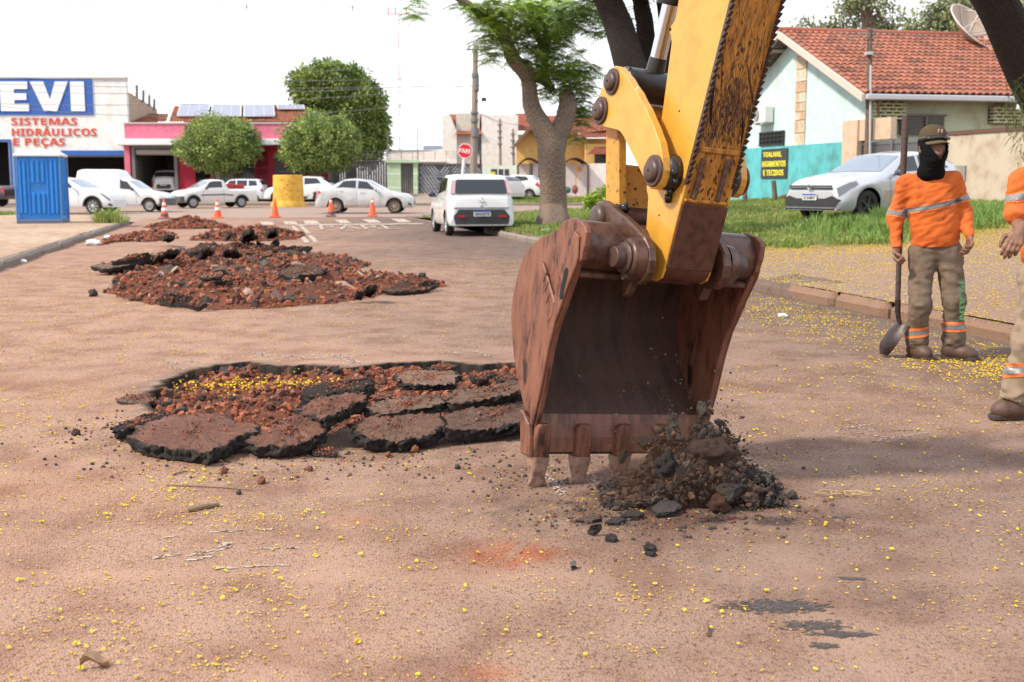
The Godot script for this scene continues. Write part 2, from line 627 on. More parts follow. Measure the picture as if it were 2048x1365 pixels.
	structure("far_pavement", k, mat("far_ground", Color.WHITE, 0.95, {"tex": "mottle", "scale": 0.5, "world": true, "vc": true}))
	var kerb_grey := mat("kerb_concrete", lin(0.3, 0.24, 0.19), 0.9, {"tex": "grain", "scale": 1.5, "bump": 0.6, "world": true})
	k = MB.new()
	k.box(V(0, 0.05, -71.1), V(160, 0.18, 0.18), Basis.IDENTITY, 0.02)
	structure("far_kerb", k, kerb_grey)
	k = MB.new()
	rows = []
	cols = []
	for i in 90:
		var row := PackedVector3Array()
		var cr := PackedColorArray()
		for j in 60:
			var cc := -3.80 - pow((59 - j) / 59.0, 1.6) * 34.0
			var a_end := (45.2 - 0.215 * cc) / 0.977 - 5.0 * pow(clampf((cc + 8.0) / 4.2, 0.0, 1.0), 3.0)
			var aa := lerpf(3.0, a_end, i / 89.0)
			var p := road_pt(cc, aa)
			var e := n1.get_noise_2d(p.x * 0.6, p.z * 0.6)
			var e2 := n2.get_noise_2d(p.x, p.z)
			p.y = 0.125 + 0.012 * e
			var edge := clampf((cc + 4.6) / 0.8, 0.0, 1.0) * clampf((24.0 - aa) / 6.0, 0.0, 1.0)
			cr.append(Color(0.50, 0.375, 0.26).lerp(Color(0.42, 0.27, 0.17), clampf(0.35 + e * 1.2 + e2 * 0.5 + edge, 0.0, 1.0)))
			row.append(p)
		rows.append(row)
		cols.append(cr)
	k.sheet(rows, cols)
	structure("left_pavement", k, mat("left_pavement", Color.WHITE, 0.95, {"tex": "mottle", "scale": 0.5, "world": true, "vc": true, "detail": "asphalt_soft", "dscale": 0.3}))
	k = MB.new()
	rows = []
	cols = []
	for i in 200:
		var aa := -2.0 + 50.0 * pow(i / 199.0, 1.15)
		var row := PackedVector3Array()
		var cr := PackedColorArray()
		for j in 120:
			var cc := 6.2 + 32.0 * pow(j / 119.0, 1.7)
			var p := road_pt(cc, aa)
			var e := n1.get_noise_2d(p.x, p.z)
			var e2 := n2.get_noise_2d(p.x, p.z)
			p.y = verge_h(p) + 0.012 * e
			var paved := clampf((verge_edge(cc) - aa) * 1.6 + e * 0.5, 0.0, 1.0)
			var col := Color(0.15, 0.13, 0.05).lerp(Color(0.3, 0.17, 0.1), clampf(0.4 + e2 + e, 0.0, 1.0))
			var dirt := earth_path(p)
			col = col.lerp(Color(0.34, 0.2, 0.13), dirt)
			col = col.lerp(Color(0.24, 0.175, 0.14).lerp(Color(0.29, 0.185, 0.125), clampf(0.5 + e + 0.5 * e2, 0.0, 1.0)), paved)
			row.append(p)
			cr.append(col)
		rows.append(row)
		cols.append(cr)
	k.sheet(rows, cols)
	structure("right_verge", k, mat("verge", Color.WHITE, 0.95, {"tex": "asphalt", "scale": 0.5, "world": true, "vc": true, "bump": 0.5, "bumptex": "asphalt_bump"}))
	kerb_line("left_kerb", -3.72, 12.0, 40.0, 1.9, kerb_grey, 0.55)
	kerb_line("right_kerb", 6.13, 4.0, 12.6, 1.1, mat("kerb_dusty", lin(0.3, 0.175, 0.11), 0.92, {"tex": "grain", "scale": 2.0, "bump": 0.8, "world": true}), 0.2)
	kerb_line("far_right_kerb", 6.13, 19.0, 30.5, 1.0, kerb_grey, 0.4)
	k = MB.new()
	rows = [PackedVector3Array(), PackedVector3Array(), PackedVector3Array(), PackedVector3Array()]
	for i in 160:
		var aa := 12.6 + 6.6 * i / 159.0
		var e := n2.get_noise_2d(aa * 2.0, 3.0) * 0.10 + n4.get_noise_2d(aa * 2.0, 8.0) * 0.05 + 0.28 * exp(-pow((aa - 14.6) / 0.5, 2.0))
		rows[0].append(road_pt(6.02 + e, aa, -0.03))
		rows[1].append(road_pt(6.04 + e, aa, 0.085))
		rows[2].append(road_pt(6.12 + e, aa, 0.13))
		rows[3].append(road_pt(6.7 + e, aa, 0.172))
	k.col = Color(0.2, 0.135, 0.1)
	k.sheet(rows)
	structure("worn_edge", k, mat("worn_edge", Color.WHITE, 0.95, {"tex": "grain", "scale": 1.5, "world": true, "vc": true, "bump": 1.5}))
	build_markings()
	build_grass(n1, n2)
func verge_edge(cc: float) -> float:
	return 18.3 - 1.3 * clampf((cc - 8.0) / 1.7, 0.0, 1.0) + 1.8 * clampf((cc - 10.0) / 3.0, 0.0, 1.0)
func earth_path(p: Vector3) -> float:
	var z := -27.5 + (p.x - 5.0) * 0.9
	return clampf(1.3 - absf(p.z - z) / 0.55, 0.0, 1.0) * clampf((7.2 - p.x) / 1.0, 0.0, 1.0)
func kerb_line(called: String, cc: float, a0: float, a1: float, step: float, m: Material, worn: float) -> void:
	var root := Node3D.new()
	root.name = called
	root.set_meta("kind", "structure")
	add_child(root, true)
	var b := Basis(RC, Vector3.UP, -RA)
	var a := a0
	while a < a1:
		var l := step * rr(0.94, 1.0)
		var k := MB.new()
		k.box(Vector3.ZERO, V(0.17, 0.24, l - 0.02), Basis.IDENTITY, rr(0.04, 0.065))
		var bb := b.rotated(Vector3.UP, rr(-0.02, 0.02) * (1.0 + worn)).rotated(RA, rr(-0.08, 0.08) * worn)
		put("kerb_stone", k, m, root, Transform3D(bb, road_pt(cc + rr(-0.02, 0.02), a + l * 0.5, 0.022 - 0.03 * worn * rf())))
		a += step
func build_markings() -> void:
	var white := mat("road_paint", lin(0.50, 0.43, 0.36), 0.8, {"tex": "wear", "scale": 0.9, "world": true})
	var marks := Node3D.new()
	marks.name = "road_markings"
	marks.set_meta("kind", "structure")
	add_child(marks)
	var y := 0.014
	for q in [[610, 638, 627, 668, 442, 449], [670, 701, 688, 732, 440, 447.2], [723, 762, 740, 792, 439, 446.3], [781, 823, 800, 850, 438, 445]]:
		pass
	var bars := [[V(-6.58,0,-38.3), V(-6.1,0,-38.3), V(-6.81,0,-41.87), V(-7.24,0,-41.87)], [V(-5.57,0,-39.02), V(-5.21,0,-39.02), V(-5.88,0,-42.72), V(-6.31,0,-42.72)], [V(-4.7,0,-39.5), V(-4.26,0,-39.5), V(-4.92,0,-43.31), V(-5.42,0,-43.31)], [V(-3.77,0,-40.01), V(-3.32,0,-40.01), V(-3.93,0,-43.91), V(-4.44,0,-43.91)], [V(-7.79,0,-37.39), V(-7.39,0,-37.39), V(-8.05,0,-40.52), V(-8.47,0,-40.52)], [V(-7.13,0,-37.84), V(-6.72,0,-37.84), V(-7.39,0,-41.05), V(-7.8,0,-41.05)]]
	for b in bars:
		var k := MB.new()
		k.quad(b[0] + V(0, y, 0), b[1] + V(0, y, 0), b[2] + V(0, y, 0), b[3] + V(0, y, 0))
		put("crossing_bar", k, white, marks)
	var k := MB.new()
	k.quad(V(-6.66,0,-36.95) + V(0, y, 0), V(-2.81,0,-38.07) + V(0, y, 0), V(-2.89,0,-39.06) + V(0, y, 0), V(-6.83,0,-37.93) + V(0, y, 0))
	put("stop_line", k, white, marks)
	for b in [[V(-5.45,0,-30.5), V(-5.32,0,-30.5), V(-6.69,0,-36.95), V(-6.78,0,-36.95)], [V(-5.32,0,-31.1), V(-5.19,0,-31.1), V(-6.44,0,-36.95), V(-6.53,0,-36.95)], [V(-4.52,0,-26.17), V(-4.4,0,-26.17), V(-5.13,0,-29.63), V(-5.24,0,-29.63)], [V(-4.35,0,-26.39), V(-4.24,0,-26.39), V(-4.97,0,-29.91), V(-5.08,0,-29.91)]]:
		k = MB.new()
		k.quad(b[0] + V(0, y, 0), b[1] + V(0, y, 0), b[2] + V(0, y, 0), b[3] + V(0, y, 0))
		put("centre_line", k, white, marks)
	var o := V(-4.55,0,-35.61)
	var xf := Transform3D(Basis(V(0.985, 0, -0.174), V(-0.174, 0, -0.985), Vector3.UP), o + V(0, y, 0))
	lettering("stop_word", "PARE", 2.25, 3.3, xf, white, marks, "Droid Sans", false, 0.004)
	var chalk := mat("old_paint", lin(0.44, 0.36, 0.31), 0.9, {"tex": "wear", "scale": 3.0, "world": true})
	var n := noise(77, 3.0, 3)
	for s in [[V(-1.051,0,-4.186), V(-1.034,0,-4.228), 0.018], [V(-1.263,0,-4.053), V(-1.194,0,-4.086), 0.02], [V(-1.124,0,-4.086), V(-1.014,0,-4.18), 0.022], [V(-1.118,0,-4.03), V(-1.055,0,-4.058), 0.02], [V(-1.01,0,-3.943), V(-0.939,0,-3.932), 0.015], [V(-0.918,0,-3.954), V(-0.771,0,-3.986), 0.012], [V(-1.129,0,-4.354), V(-1.041,0,-4.379), 0.018], [V(-1.279,0,-4.29), V(-1.249,0,-4.315), 0.012], [V(-0.969,0,-4.393), V(-0.906,0,-4.406), 0.012], [V(-0.901,0,-4.156), V(-0.778,0,-4.168), 0.008], [V(1.736,0,-6.235), V(1.907,0,-6.367), 0.03], [V(1.811,0,-6.313), V(1.908,0,-6.235), 0.012], [V(1.82,0,-6.158), V(1.982,0,-6.01), 0.012], [V(1.823,0,-5.951), V(2.168,0,-6.183), 0.012], [V(1.948,0,-6.235), V(2.186,0,-6.235), 0.01], [V(-2.597,0,-8.757), V(-2.431,0,-8.561), 0.05], [V(-2.412,0,-8.757), V(-2.251,0,-8.634), 0.04], [V(-2.01,0,-9.206), V(-1.807,0,-8.963), 0.05], [V(-1.761,0,-9.016), V(-1.432,0,-8.859), 0.06], [V(-1.573,0,-8.808), V(-1.306,0,-9.016), 0.04], [V(-1.359,0,-9.123), V(-1.121,0,-8.609), 0.06], [V(-2.427,0,-8.419), V(-2.314,0,-8.327), 0.05], [V(-0.311,0,-9.346), V(-0.185,0,-8.963), 0.05], [V(-0.479,0,-9.178), V(-0.378,0,-9.069), 0.05], [V(-1.971,0,-12.252), V(-1.676,0,-12.35), 0.04], [V(-1.585,0,-12.449), V(-1.196,0,-12.758), 0.04], [V(0.148,0,-5.269), V(0.223,0,-4.92), 0.025], [V(0.354,0,-5.316), V(0.384,0,-4.961), 0.02], [V(1.114,0,-5.616), V(1.171,0,-5.269), 0.02]]:
		k = MB.new()
		var l: float = s[0].distance_to(s[1])
		for i in int(18 + l * 160.0):
			var p: Vector3 = s[0].lerp(s[1], rf()) + V(rng.randfn(), 0, rng.randfn() * 0.7) * s[2] * 0.55
			var d: Vector3 = ((s[1] - s[0]).normalized() + V(rng.randfn(), 0, rng.randfn()) * 0.3).normalized()
			var w := V(-d.z, 0, d.x) * rr(0.15, 0.4)
			var q: float = rr(0.003, 0.016) * (1.0 + float(s[2]) * 18.0)
			p.y = road_h(p) + 0.002 + 0.0002 * (i % 5)
			k.quad(p - d * q, p - w * q, p + d * q, p + w * q)
		put("old_paint_scrap", k, chalk, marks)
	var oil := mat("oil", lin(0.085, 0.065, 0.058), 0.35, {"bump": 0.35, "bumptex": "asphalt_bump", "scale": 2.0, "world": true})
	for s in [[V(0.798,0,-3.574), 0.13, 0.045], [V(0.881,0,-3.565), 0.09, 0.035], [V(0.897,0,-3.413), 0.085, 0.035], [V(0.969,0,-3.35), 0.07, 0.02], [V(0.889,0,-3.266), 0.03, 0.015], [V(1.287,0,-4.577), 0.03, 0.012], [V(1.125,0,-3.829), 0.03, 0.01]]:
		k = MB.new()
		for i in int(90 + s[1] * 2600.0):
			var p: Vector3 = s[0] + V(rng.randfn() * s[1], 0, rng.randfn() * s[2]) * 0.5
			var q := rr(0.004, 0.016)
			p.y = road_h(p) + 0.0015 + 0.0001 * (i % 9)
			var d := V(1, 0, rng.randfn() * 0.25) * q
			var w := V(0.2, 0, -0.35) * q
			k.quad(p - d, p - w, p + d, p + w)
		put("oil_patch", k, oil, marks)
func tuft_mesh(blades: int, h: float, spread: float, sd: int, wide := 0.006) -> ArrayMesh:
	var r := RandomNumberGenerator.new()
	r.seed = sd
	var k := MB.new()
	for i in blades:
		var t := r.randf() * TAU
		var base := V(cos(t), 0, sin(t)) * spread * sqrt(r.randf()) * 0.6
		var lean := V(cos(t + r.randf_range(-1, 1)), 0, sin(t + r.randf_range(-1, 1))) * h * r.randf_range(0.15, 0.6)
		var hh := h * r.randf_range(0.55, 1.0)
		var w := V(-sin(t), 0, cos(t)).rotated(Vector3.UP, r.randf_range(-1, 1)) * wide
		var p1 := base + lean * 0.4 + V(0, hh * 0.6, 0)
		var p2 := base + lean + V(0, hh * r.randf_range(0.75, 1.0), 0)
		k.col = Color(1, 1, 1).lerp(Color(0.75, 0.85, 0.6), r.randf())
		k.quad(base - w, base + w, p1 + w * 0.8, p1 - w * 0.8)
		k.tri(p1 - w * 0.8, p1 + w * 0.8, p2)
	return k.mesh()
func build_grass(n1: FastNoiseLite, n2: FastNoiseLite) -> void:
	var m := mat("grass", Color.WHITE, 0.7, {"vc": true, "back": Color(0.45, 0.5, 0.2)})
	var short_ := []
	var short_c := []
	var tall := []
	var tall_c := []
	for i in 30000:
		var cc := rr(6.25, 19.0)
		var aa := rr(17.0, 47.0)
		var p := road_pt(cc, aa)
		if p.z < -45.5 or p.z < -39.0 and p.x > 7.0:
			continue
		var e := n1.get_noise_2d(p.x, p.z)
		var e2 := n2.get_noise_2d(p.x, p.z)
		if aa < verge_edge(cc) + e * 0.5:
			continue
		if earth_path(p) > rf() or e2 + e < -0.38 + rf() * 0.2:
			continue
		if p.x < 3.5 and p.z < -36.0 and rf() < 0.75:
			continue
		p.y = verge_h(p)
		var s := rr(0.7, 1.4)
		var rank := clampf(1.2 - absf(aa - verge_edge(cc) - 2.2) / 1.9, 0.0, 0.8) * clampf((p.x - 4.9) / 2.5, 0.0, 1.0)
		var green := Color(0.17, 0.25, 0.05).lerp(Color(0.30, 0.32, 0.10), clampf(0.4 + e + rr(-0.3, 0.3), 0.0, 1.0))
		var t := Transform3D(Basis(Vector3.UP, rf() * TAU).scaled(V(s, s * rr(0.8, 1.3), s)), p)
		if rank > rf():
			tall.append(t)
			tall_c.append(green.lerp(Color(0.17, 0.29, 0.07), 0.6))
		else:
			short_.append(t)
			short_c.append(green)
	many("grass", tuft_mesh(14, 0.11, 0.16, 1), m, short_, short_c)
	many("tall_grass", tuft_mesh(16, 0.30, 0.2, 2, 0.008), m, tall, tall_c)
	var far := []
	var far_c := []
	for i in 5000:
		var p := V(rr(-1.0, 30.0), 0, rr(-79.0, -71.5))
		if i > 4200:
			p = V(rr(-30.0, -19.0), 0.1, rr(-47.0, -44.8))
		else:
			p.y = far_h(p.x, p.z)
		far.append(Transform3D(Basis(Vector3.UP, rf() * TAU).scaled(Vector3.ONE * 1.6), p))
		far_c.append(Color(0.28, 0.31, 0.09).lerp(Color(0.2, 0.26, 0.06), rf()))
	many("far_grass", tuft_mesh(10, 0.12, 0.3, 3, 0.012), m, far, far_c)

# ---------------------------------------------------------------- shops across the avenue
func holed_wall(x0: float, x1: float, y0: float, y1: float, thick: float, holes: Array) -> MB:
	var xs := [x0, x1]
	var ys := [y0, y1]
	for h in holes:
		xs.append(clampf(h.position.x, x0, x1)); xs.append(clampf(h.end.x, x0, x1))
		ys.append(clampf(h.position.y, y0, y1)); ys.append(clampf(h.end.y, y0, y1))
	xs.sort()
	ys.sort()
	var k := MB.new()
	for i in xs.size() - 1:
		for j in ys.size() - 1:
			var w: float = xs[i + 1] - xs[i]
			var g: float = ys[j + 1] - ys[j]
			if w < 0.001 or g < 0.001:
				continue
			var mid := Vector2(xs[i] + w / 2, ys[j] + g / 2)
			var open := false
			for h in holes:
				open = open or h.has_point(mid)
			if not open:
				k.box(V(mid.x, mid.y, -thick / 2), V(w, g, thick))
	return k
func rect(a: Vector3, b: Vector3) -> Rect2:
	return Rect2(Vector2(minf(a.x, b.x), minf(a.y, b.y)), Vector2(absf(a.x - b.x), absf(a.y - b.y)))
func room(x0: float, x1: float, y0: float, y1: float, z: float, deep: float) -> MB:
	var k := MB.new()
	var t := 0.1
	k.box(V((x0 + x1) / 2, y0 - t / 2, z - deep / 2), V(x1 - x0, t, deep))
	k.box(V((x0 + x1) / 2, y1 + t / 2, z - deep / 2), V(x1 - x0, t, deep))
	k.box(V((x0 + x1) / 2, (y0 + y1) / 2, z - deep - t / 2), V(x1 - x0 + 2 * t, y1 - y0 + 2 * t, t))
	k.box(V(x0 - t / 2, (y0 + y1) / 2, z - deep / 2), V(t, y1 - y0, deep))
	k.box(V(x1 + t / 2, (y0 + y1) / 2, z - deep / 2), V(t, y1 - y0, deep))
	return k
func tile_roof(e0: Vector3, e1: Vector3, r0: Vector3, r1: Vector3, cols_n: int, courses: int, tint: Color, sd: int) -> MB:
	var k := MB.new()
	var n := noise(sd, 0.25, 4)
	var nrm := (e1 - e0).cross(r0 - e0).normalized()
	var rg0 := RandomNumberGenerator.new()
	rg0.seed = sd
	var amp := (e1 - e0).length() / cols_n * 0.30
	for j in courses:
		var t0 := float(j) / courses
		var t1 := float(j + 1) / courses + 0.25 / courses
		var lift0 := amp * 0.9
		for i in cols_n:
			var ra := PackedVector3Array()
			var rb := PackedVector3Array()
			var dk := n.get_noise_2d(i * 0.9, j * 2.0)
			var cc := tint * rg0.randf_range(0.82, 1.12)
			cc = cc.lerp(Color(0.09, 0.055, 0.045), clampf(dk * 1.5 - 0.12, 0.0, 0.75))
			for q in 5:
				var u := (i + q / 4.0) / cols_n
				var h := sin(PI * q / 4.0) * amp
				ra.append(e0.lerp(e1, u).lerp(r0.lerp(r1, u), t0) + nrm * (h + lift0))
				rb.append(e0.lerp(e1, u).lerp(r0.lerp(r1, u), minf(t1, 1.0)) + nrm * (h + 0.004))
			k.col = cc
			k.sheet([ra, rb])
			for q in 4:
				k.quad(ra[q] - nrm * amp * 0.6, ra[q + 1] - nrm * amp * 0.6, ra[q + 1], ra[q])
	return k
func build_shops() -> void:
	var white := mat("white_paint_wall", lin(0.76, 0.76, 0.75), 0.85, {"tex": "plaster", "scale": 0.3})
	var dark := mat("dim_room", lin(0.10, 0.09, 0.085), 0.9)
	var blue := mat("blue_paint", lin(0.025, 0.11, 0.42), 0.6, {"tex": "plaster", "scale": 0.5})
	var tile_m := mat("roof_tile", Color.WHITE, 0.9, {"vc": true, "tex": "grain", "scale": 1.0})
	var glass := mat("shop_glass", lin(0.03, 0.035, 0.037), 0.06)
	var grey := mat("grey_steel", lin(0.2, 0.2, 0.2), 0.5, {"tex": "grain", "scale": 1.0})
	var base_y := 0.55
	var Z := -76.0
	var t := thing("workshop_building", "big white workshop front with blue sign panel and red lettering, left of the pink shop", "building")
	var x0 := -46.0
	var x1 := -23.986
	var top := 7.748
	var holes := [rect(V(-27.99,2.99,-76), V(-24.28,0.19,-76)), rect(V(-33.26,3.86,-76), V(-31.52,0.19,-76)), rect(V(-38.57,3.86,-76), V(-34.73,0.19,-76))]
	put("wall", holed_wall(x0, x1, base_y, top, 0.35, holes), white, t, T3(V(0, 0, Z)))
	var tanw := mat("tan_plaster", lin(0.48, 0.37, 0.27), 0.9, {"tex": "plaster", "scale": 0.3})
	var ksw := MB.new()
	ksw.prism(PackedVector2Array([Vector2(-76.36, 0.5), Vector2(-82.4, 0.5), Vector2(-82.4, 6.239), Vector2(-76.36, 6.955)]), Transform3D(Basis(V(0, 0, 1), Vector3.UP, V(-1, 0, 0)), V(x1, 0, 0)), 0.3)
	put("side_wall", ksw, tanw, t)
	for q in [[V(-23.76,7.46,-77.4), V(-23.79,6.66,-77.4)], [V(-23.84,7.27,-79), V(-23.88,6.48,-79)], [V(-23.89,7.06,-80.4), V(-23.91,6.35,-80.4)], [V(-23.92,6.88,-81.6), V(-23.95,6.16,-81.6)]]:
		bar("vent_pipe", q[1], q[0], 0.09, grey, t)
	box1("roof", V((x0 + x1) / 2, 5.2, Z - 3.4), V(x1 - x0 - 0.6, 0.2, 6.0), grey, t)
	box1("coping", V((x0 + x1) / 2, top + 0.04, Z - 0.15), V(x1 - x0 + 0.1, 0.09, 0.5), mat("weathered_coping", lin(0.45, 0.42, 0.4), 0.9), t)
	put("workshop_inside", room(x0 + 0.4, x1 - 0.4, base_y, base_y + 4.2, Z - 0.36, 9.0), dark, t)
	var bt := box1("blue_lintel", V(-26.183, 3.177, Z + 0.04), V(4.053, 0.3, 0.16), blue, t)
	box1("roller_housing", V(-26.183, 3.022, Z - 0.1), V(3.863, 0.18, 0.3), grey, t)
	for px in [-31.395, -33.467]:
		box1("door_jamb", V(px, (base_y + 3.857) / 2, Z + 0.03), V(0.14 if px < -30.0 else 0.28, 3.857 - base_y, 0.12), blue, t)
	box1("door_lintel", V(-32.462, 3.949, Z + 0.03), V(2.217, 0.14, 0.12), blue, t)
	for q in [[-27.439, 1.6, 0.9], [-25.712, 1.2, 1.4], [-24.771, 1.0, 1.1]]:
		box1("shelf_unit", V(q[0], base_y + q[2] / 2, Z - 5.0), V(q[1], q[2], 0.6), grey, t)
	var sp := box1("sign_panel", V((x0 + 12.0 + -26.089) / 2, 6.635, Z + 0.03), V(-26.089 - x0 - 12.0, 2.248, 0.06), blue, t)
	var sw := mat("sign_white", lin(0.8, 0.8, 0.8), 0.6)
	var red := mat("sign_red", lin(0.62, 0.07, 0.03), 0.6, {"tex": "plaster", "scale": 0.5})
	var face := V(0, 0, Z + 0.08)
	var lh := 1.805
	var ly := 6.650
	for q in [["L", -32.839, 1.710], ["E", -30.940, 1.742], ["V", -28.758, 2.343], ["I", -27.015, 0.855]]:
		var w2: float = q[2] / 2
		var h2 := lh / 2
		var pl := PackedVector2Array()
		match q[0]:
			"L":
				pl = PackedVector2Array([Vector2(-w2, -h2), Vector2(w2, -h2), Vector2(w2, -h2 + lh * 0.27), Vector2(-w2 * 0.05, -h2 + lh * 0.27), Vector2(-w2 * 0.05, h2), Vector2(-w2, h2)])
			"E":
				pl = PackedVector2Array([Vector2(-w2, -h2), Vector2(w2, -h2), Vector2(w2, -h2 + lh * 0.25), Vector2(-w2 * 0.02, -h2 + lh * 0.25), Vector2(-w2 * 0.02, -lh * 0.12), Vector2(w2 * 0.85, -lh * 0.12), Vector2(w2 * 0.85, lh * 0.1), Vector2(-w2 * 0.02, lh * 0.1), Vector2(-w2 * 0.02, h2 - lh * 0.25), Vector2(w2 * 0.95, h2 - lh * 0.25), Vector2(w2 * 0.95, h2), Vector2(-w2, h2)])
			"V":
				pl = PackedVector2Array([Vector2(-w2 * 0.32, -h2), Vector2(w2 * 0.36, -h2), Vector2(w2, h2), Vector2(w2 * 0.32, h2), Vector2(w2 * 0.02, -lh * 0.12), Vector2(-w2 * 0.3, h2), Vector2(-w2, h2)])
			"I":
				pl = PackedVector2Array([Vector2(-w2, -h2), Vector2(w2, -h2), Vector2(w2, h2), Vector2(-w2, h2)])
		var k := MB.new()
		k.prism(pl, Transform3D.IDENTITY, 0.05)
		put("letter", k, sw, t, T3(V(q[1], ly, Z + 0.063)))
	for q in [["SISTEMAS", -29.197, 5.119, 4.117, 0.443], ["HIDRÁULICOS", -28.601, 4.519, 5.288, 0.602], ["E PEÇAS", -29.574, 3.795, 3.230, 0.602]]:
		lettering("lettering", q[0], q[3], q[4], T3(V(q[1], q[2], Z + 0.03)), red, t, "Droid Sans", true, 0.04)
	t = thing("pink_shop", "pink and red shop with tiled roof, solar panels and black sign, behind two round trees", "building")
	var pink := mat("pink_paint", lin(0.62, 0.16, 0.25), 0.85, {"tex": "plaster", "scale": 0.4})
	var redw := mat("crimson_paint", lin(0.42, 0.018, 0.05), 0.8, {"tex": "plaster", "scale": 0.4})
	x0 = -24.237 + 0.06
	x1 = -11.553
	base_y = 0.6
	var garage := rect(V(-23.78,3.36,-76), V(-20.94,0.57,-76))
	garage.size.y += 0.4
	garage.position.y = base_y - 0.1
	var door := rect(V(-19.88,2.93,-76), V(-18.96,0.51,-76))
	var win1 := rect(V(-18.75,2.99,-76), V(-17.46,1,-76))
	var win2 := rect(V(-17.34,2.99,-76), V(-16.15,0.94,-76))
	var gate := rect(V(-16.05,3.42,-76), V(-15.28,0.51,-76))
	var canopy_y := 3.826
	put("wall", holed_wall(x0, x1, base_y - 0.05, canopy_y, 0.25, [garage, door, win1, win2, gate]), redw, t, T3(V(0, 0, Z)))
	box1("pillar", V(-24.080, (base_y + canopy_y) / 2, Z + 0.06), V(0.348, canopy_y - base_y, 0.18), pink, t)
	box1("parapet", V((x0 + x1) / 2, (canopy_y + 4.996) / 2, Z - 0.02), V(x1 - x0, 4.996 - canopy_y, 0.3), pink, t)
	box1("parapet_cap", V((x0 + x1) / 2, 5.017, Z), V(x1 - x0 + 0.1, 0.08, 0.4), mat("cap_grey", lin(0.5, 0.47, 0.46), 0.9), t)
	box1("canopy", V((x0 + x1) / 2 - 0.1, canopy_y, Z + 0.45), V(x1 - x0 + 0.3, 0.380, 1.0), mat("canopy_white", lin(0.72, 0.71, 0.72), 0.8), t, 0.03)
	put("shop_inside", room(x0 + 0.2, -19.967, base_y, canopy_y, Z - 0.26, 8.0), mat("garage_inside", lin(0.3, 0.29, 0.28), 0.9), t)
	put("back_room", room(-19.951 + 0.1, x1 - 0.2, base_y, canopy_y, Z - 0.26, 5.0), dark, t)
	var gf := MB.new()
	var gx0: float = garage.position.x
	var gx1: float = garage.end.x
	var gy1: float = garage.end.y
	gf.box(V(gx0 + 0.1, (base_y + gy1) / 2, Z), V(0.2, gy1 - base_y, 0.34))
	gf.box(V(gx1 - 0.1, (base_y + gy1) / 2, Z), V(0.2, gy1 - base_y, 0.34))
	gf.box(V((gx0 + gx1) / 2, gy1 - 0.12, Z), V(gx1 - gx0 - 0.4, 0.24, 0.34))
	var gfo := put("garage_frame", gf, grey, t)
	var sh := MB.new()
	sh.cyl(V(gx0 + 0.25, gy1 - 0.45, Z - 0.1), V(gx1 - 0.25, gy1 - 0.45, Z - 0.1), 0.2, -1.0, 12)
	put("roller_shutter", sh, mat("shutter_grey", lin(0.36, 0.34, 0.33), 0.5), t)
	box1("open_leaf", V(-23.578, base_y + 1.1, Z - 0.7), V(0.06, 2.2, 1.2), grey, t)
	var bars := MB.new()
	for i in 9:
		bars.cyl(V(door.position.x + 0.06 + i * (door.size.x - 0.12) / 8.0, base_y, Z - 0.12), V(door.position.x + 0.06 + i * (door.size.x - 0.12) / 8.0, door.end.y, Z - 0.12), 0.018, -1, 6)
	for i in 4:
		bars.box(V(door.get_center().x, base_y + 0.3 + i * 0.65, Z - 0.12), V(door.size.x, 0.04, 0.03))
	put("door_grille", bars, mat("black_steel", lin(0.02, 0.02, 0.022), 0.5), t)
	for q in [[win1, lin(0.2, 0.25, 0.23)], [win2, lin(0.035, 0.035, 0.04)]]:
		var r: Rect2 = q[0]
		var wo := box1("window", V(r.get_center().x, r.get_center().y, Z - 0.14), V(r.size.x, r.size.y, 0.03), mat("pane_%d" % int(r.position.x * 10), q[1], 0.08), t)
		var wf := MB.new()
		for i in 3:
			wf.box(V(lerpf(r.position.x, r.end.x, i / 2.0), r.get_center().y, Z - 0.10), V(0.07, r.size.y, 0.08))
		for i in 2:
			wf.box(V(r.get_center().x, lerpf(r.position.y, r.end.y, i), Z - 0.10), V(r.size.x, 0.07, 0.07))
		put("window_frame", wf, grey, t)
	var rg := MB.new()
	for i in 8:
		var x := lerpf(gate.position.x + 0.05, gate.end.x - 0.05, i / 7.0)
		rg.box(V(x, (base_y + gate.end.y) / 2, Z - 0.05), V(0.045, gate.end.y - base_y, 0.04))
	for i in 6:
		rg.box(V(gate.get_center().x, base_y + 0.08 + i * (gate.end.y - base_y - 0.16) / 5.0, Z - 0.05), V(gate.size.x, 0.06, 0.06))
	rg.box(V(gate.get_center().x, base_y + 0.5, Z - 0.09), V(gate.size.x, 1.0, 0.02))
	put("red_gate", rg, mat("gate_red", lin(0.38, 0.012, 0.03), 0.5), t)
	var sb := rect(V(-14.91,3.05,-76), V(-12.64,1.88,-76))
	var so := box1("shop_sign", V(sb.get_center().x, sb.get_center().y, Z + 0.05), V(sb.size.x, sb.size.y, 0.08), mat("sign_black", lin(0.012, 0.012, 0.014), 0.35), t)
	script_word(so, V(-0.12, 0.1, 0.05), 1.62)
	lettering("small_word", "aviamentos", 0.85, 0.13, T3(V(-0.42, -0.43, 0.05)), mat("sign_grey", lin(0.25, 0.25, 0.28), 0.6), so, "Droid Sans", false, 0.01)
	box1("meter_box", V(-12.385, 2.062, Z + 0.08), V(0.25, 0.42, 0.16), mat("meter_grey", lin(0.4, 0.42, 0.38), 0.7), t)
	for px in [-20.501, -20.344]:
		box1("house_number", V(px, 2.558, Z + 0.012), V(0.1, 0.13, 0.02), sw, t)
	var e0 := V(-21.598, 5.076, -76.6)
	var e1 := V(-13.105, 5.076, -76.6)
	var r0 := V(-22.729, 6.380, -82.0)
	var r1 := V(-13.753, 6.380, -82.0)
	put("roof", tile_roof(e0, e1, r0, r1, 44, 12, Color(0.46, 0.15, 0.065), 5), tile_m, t)
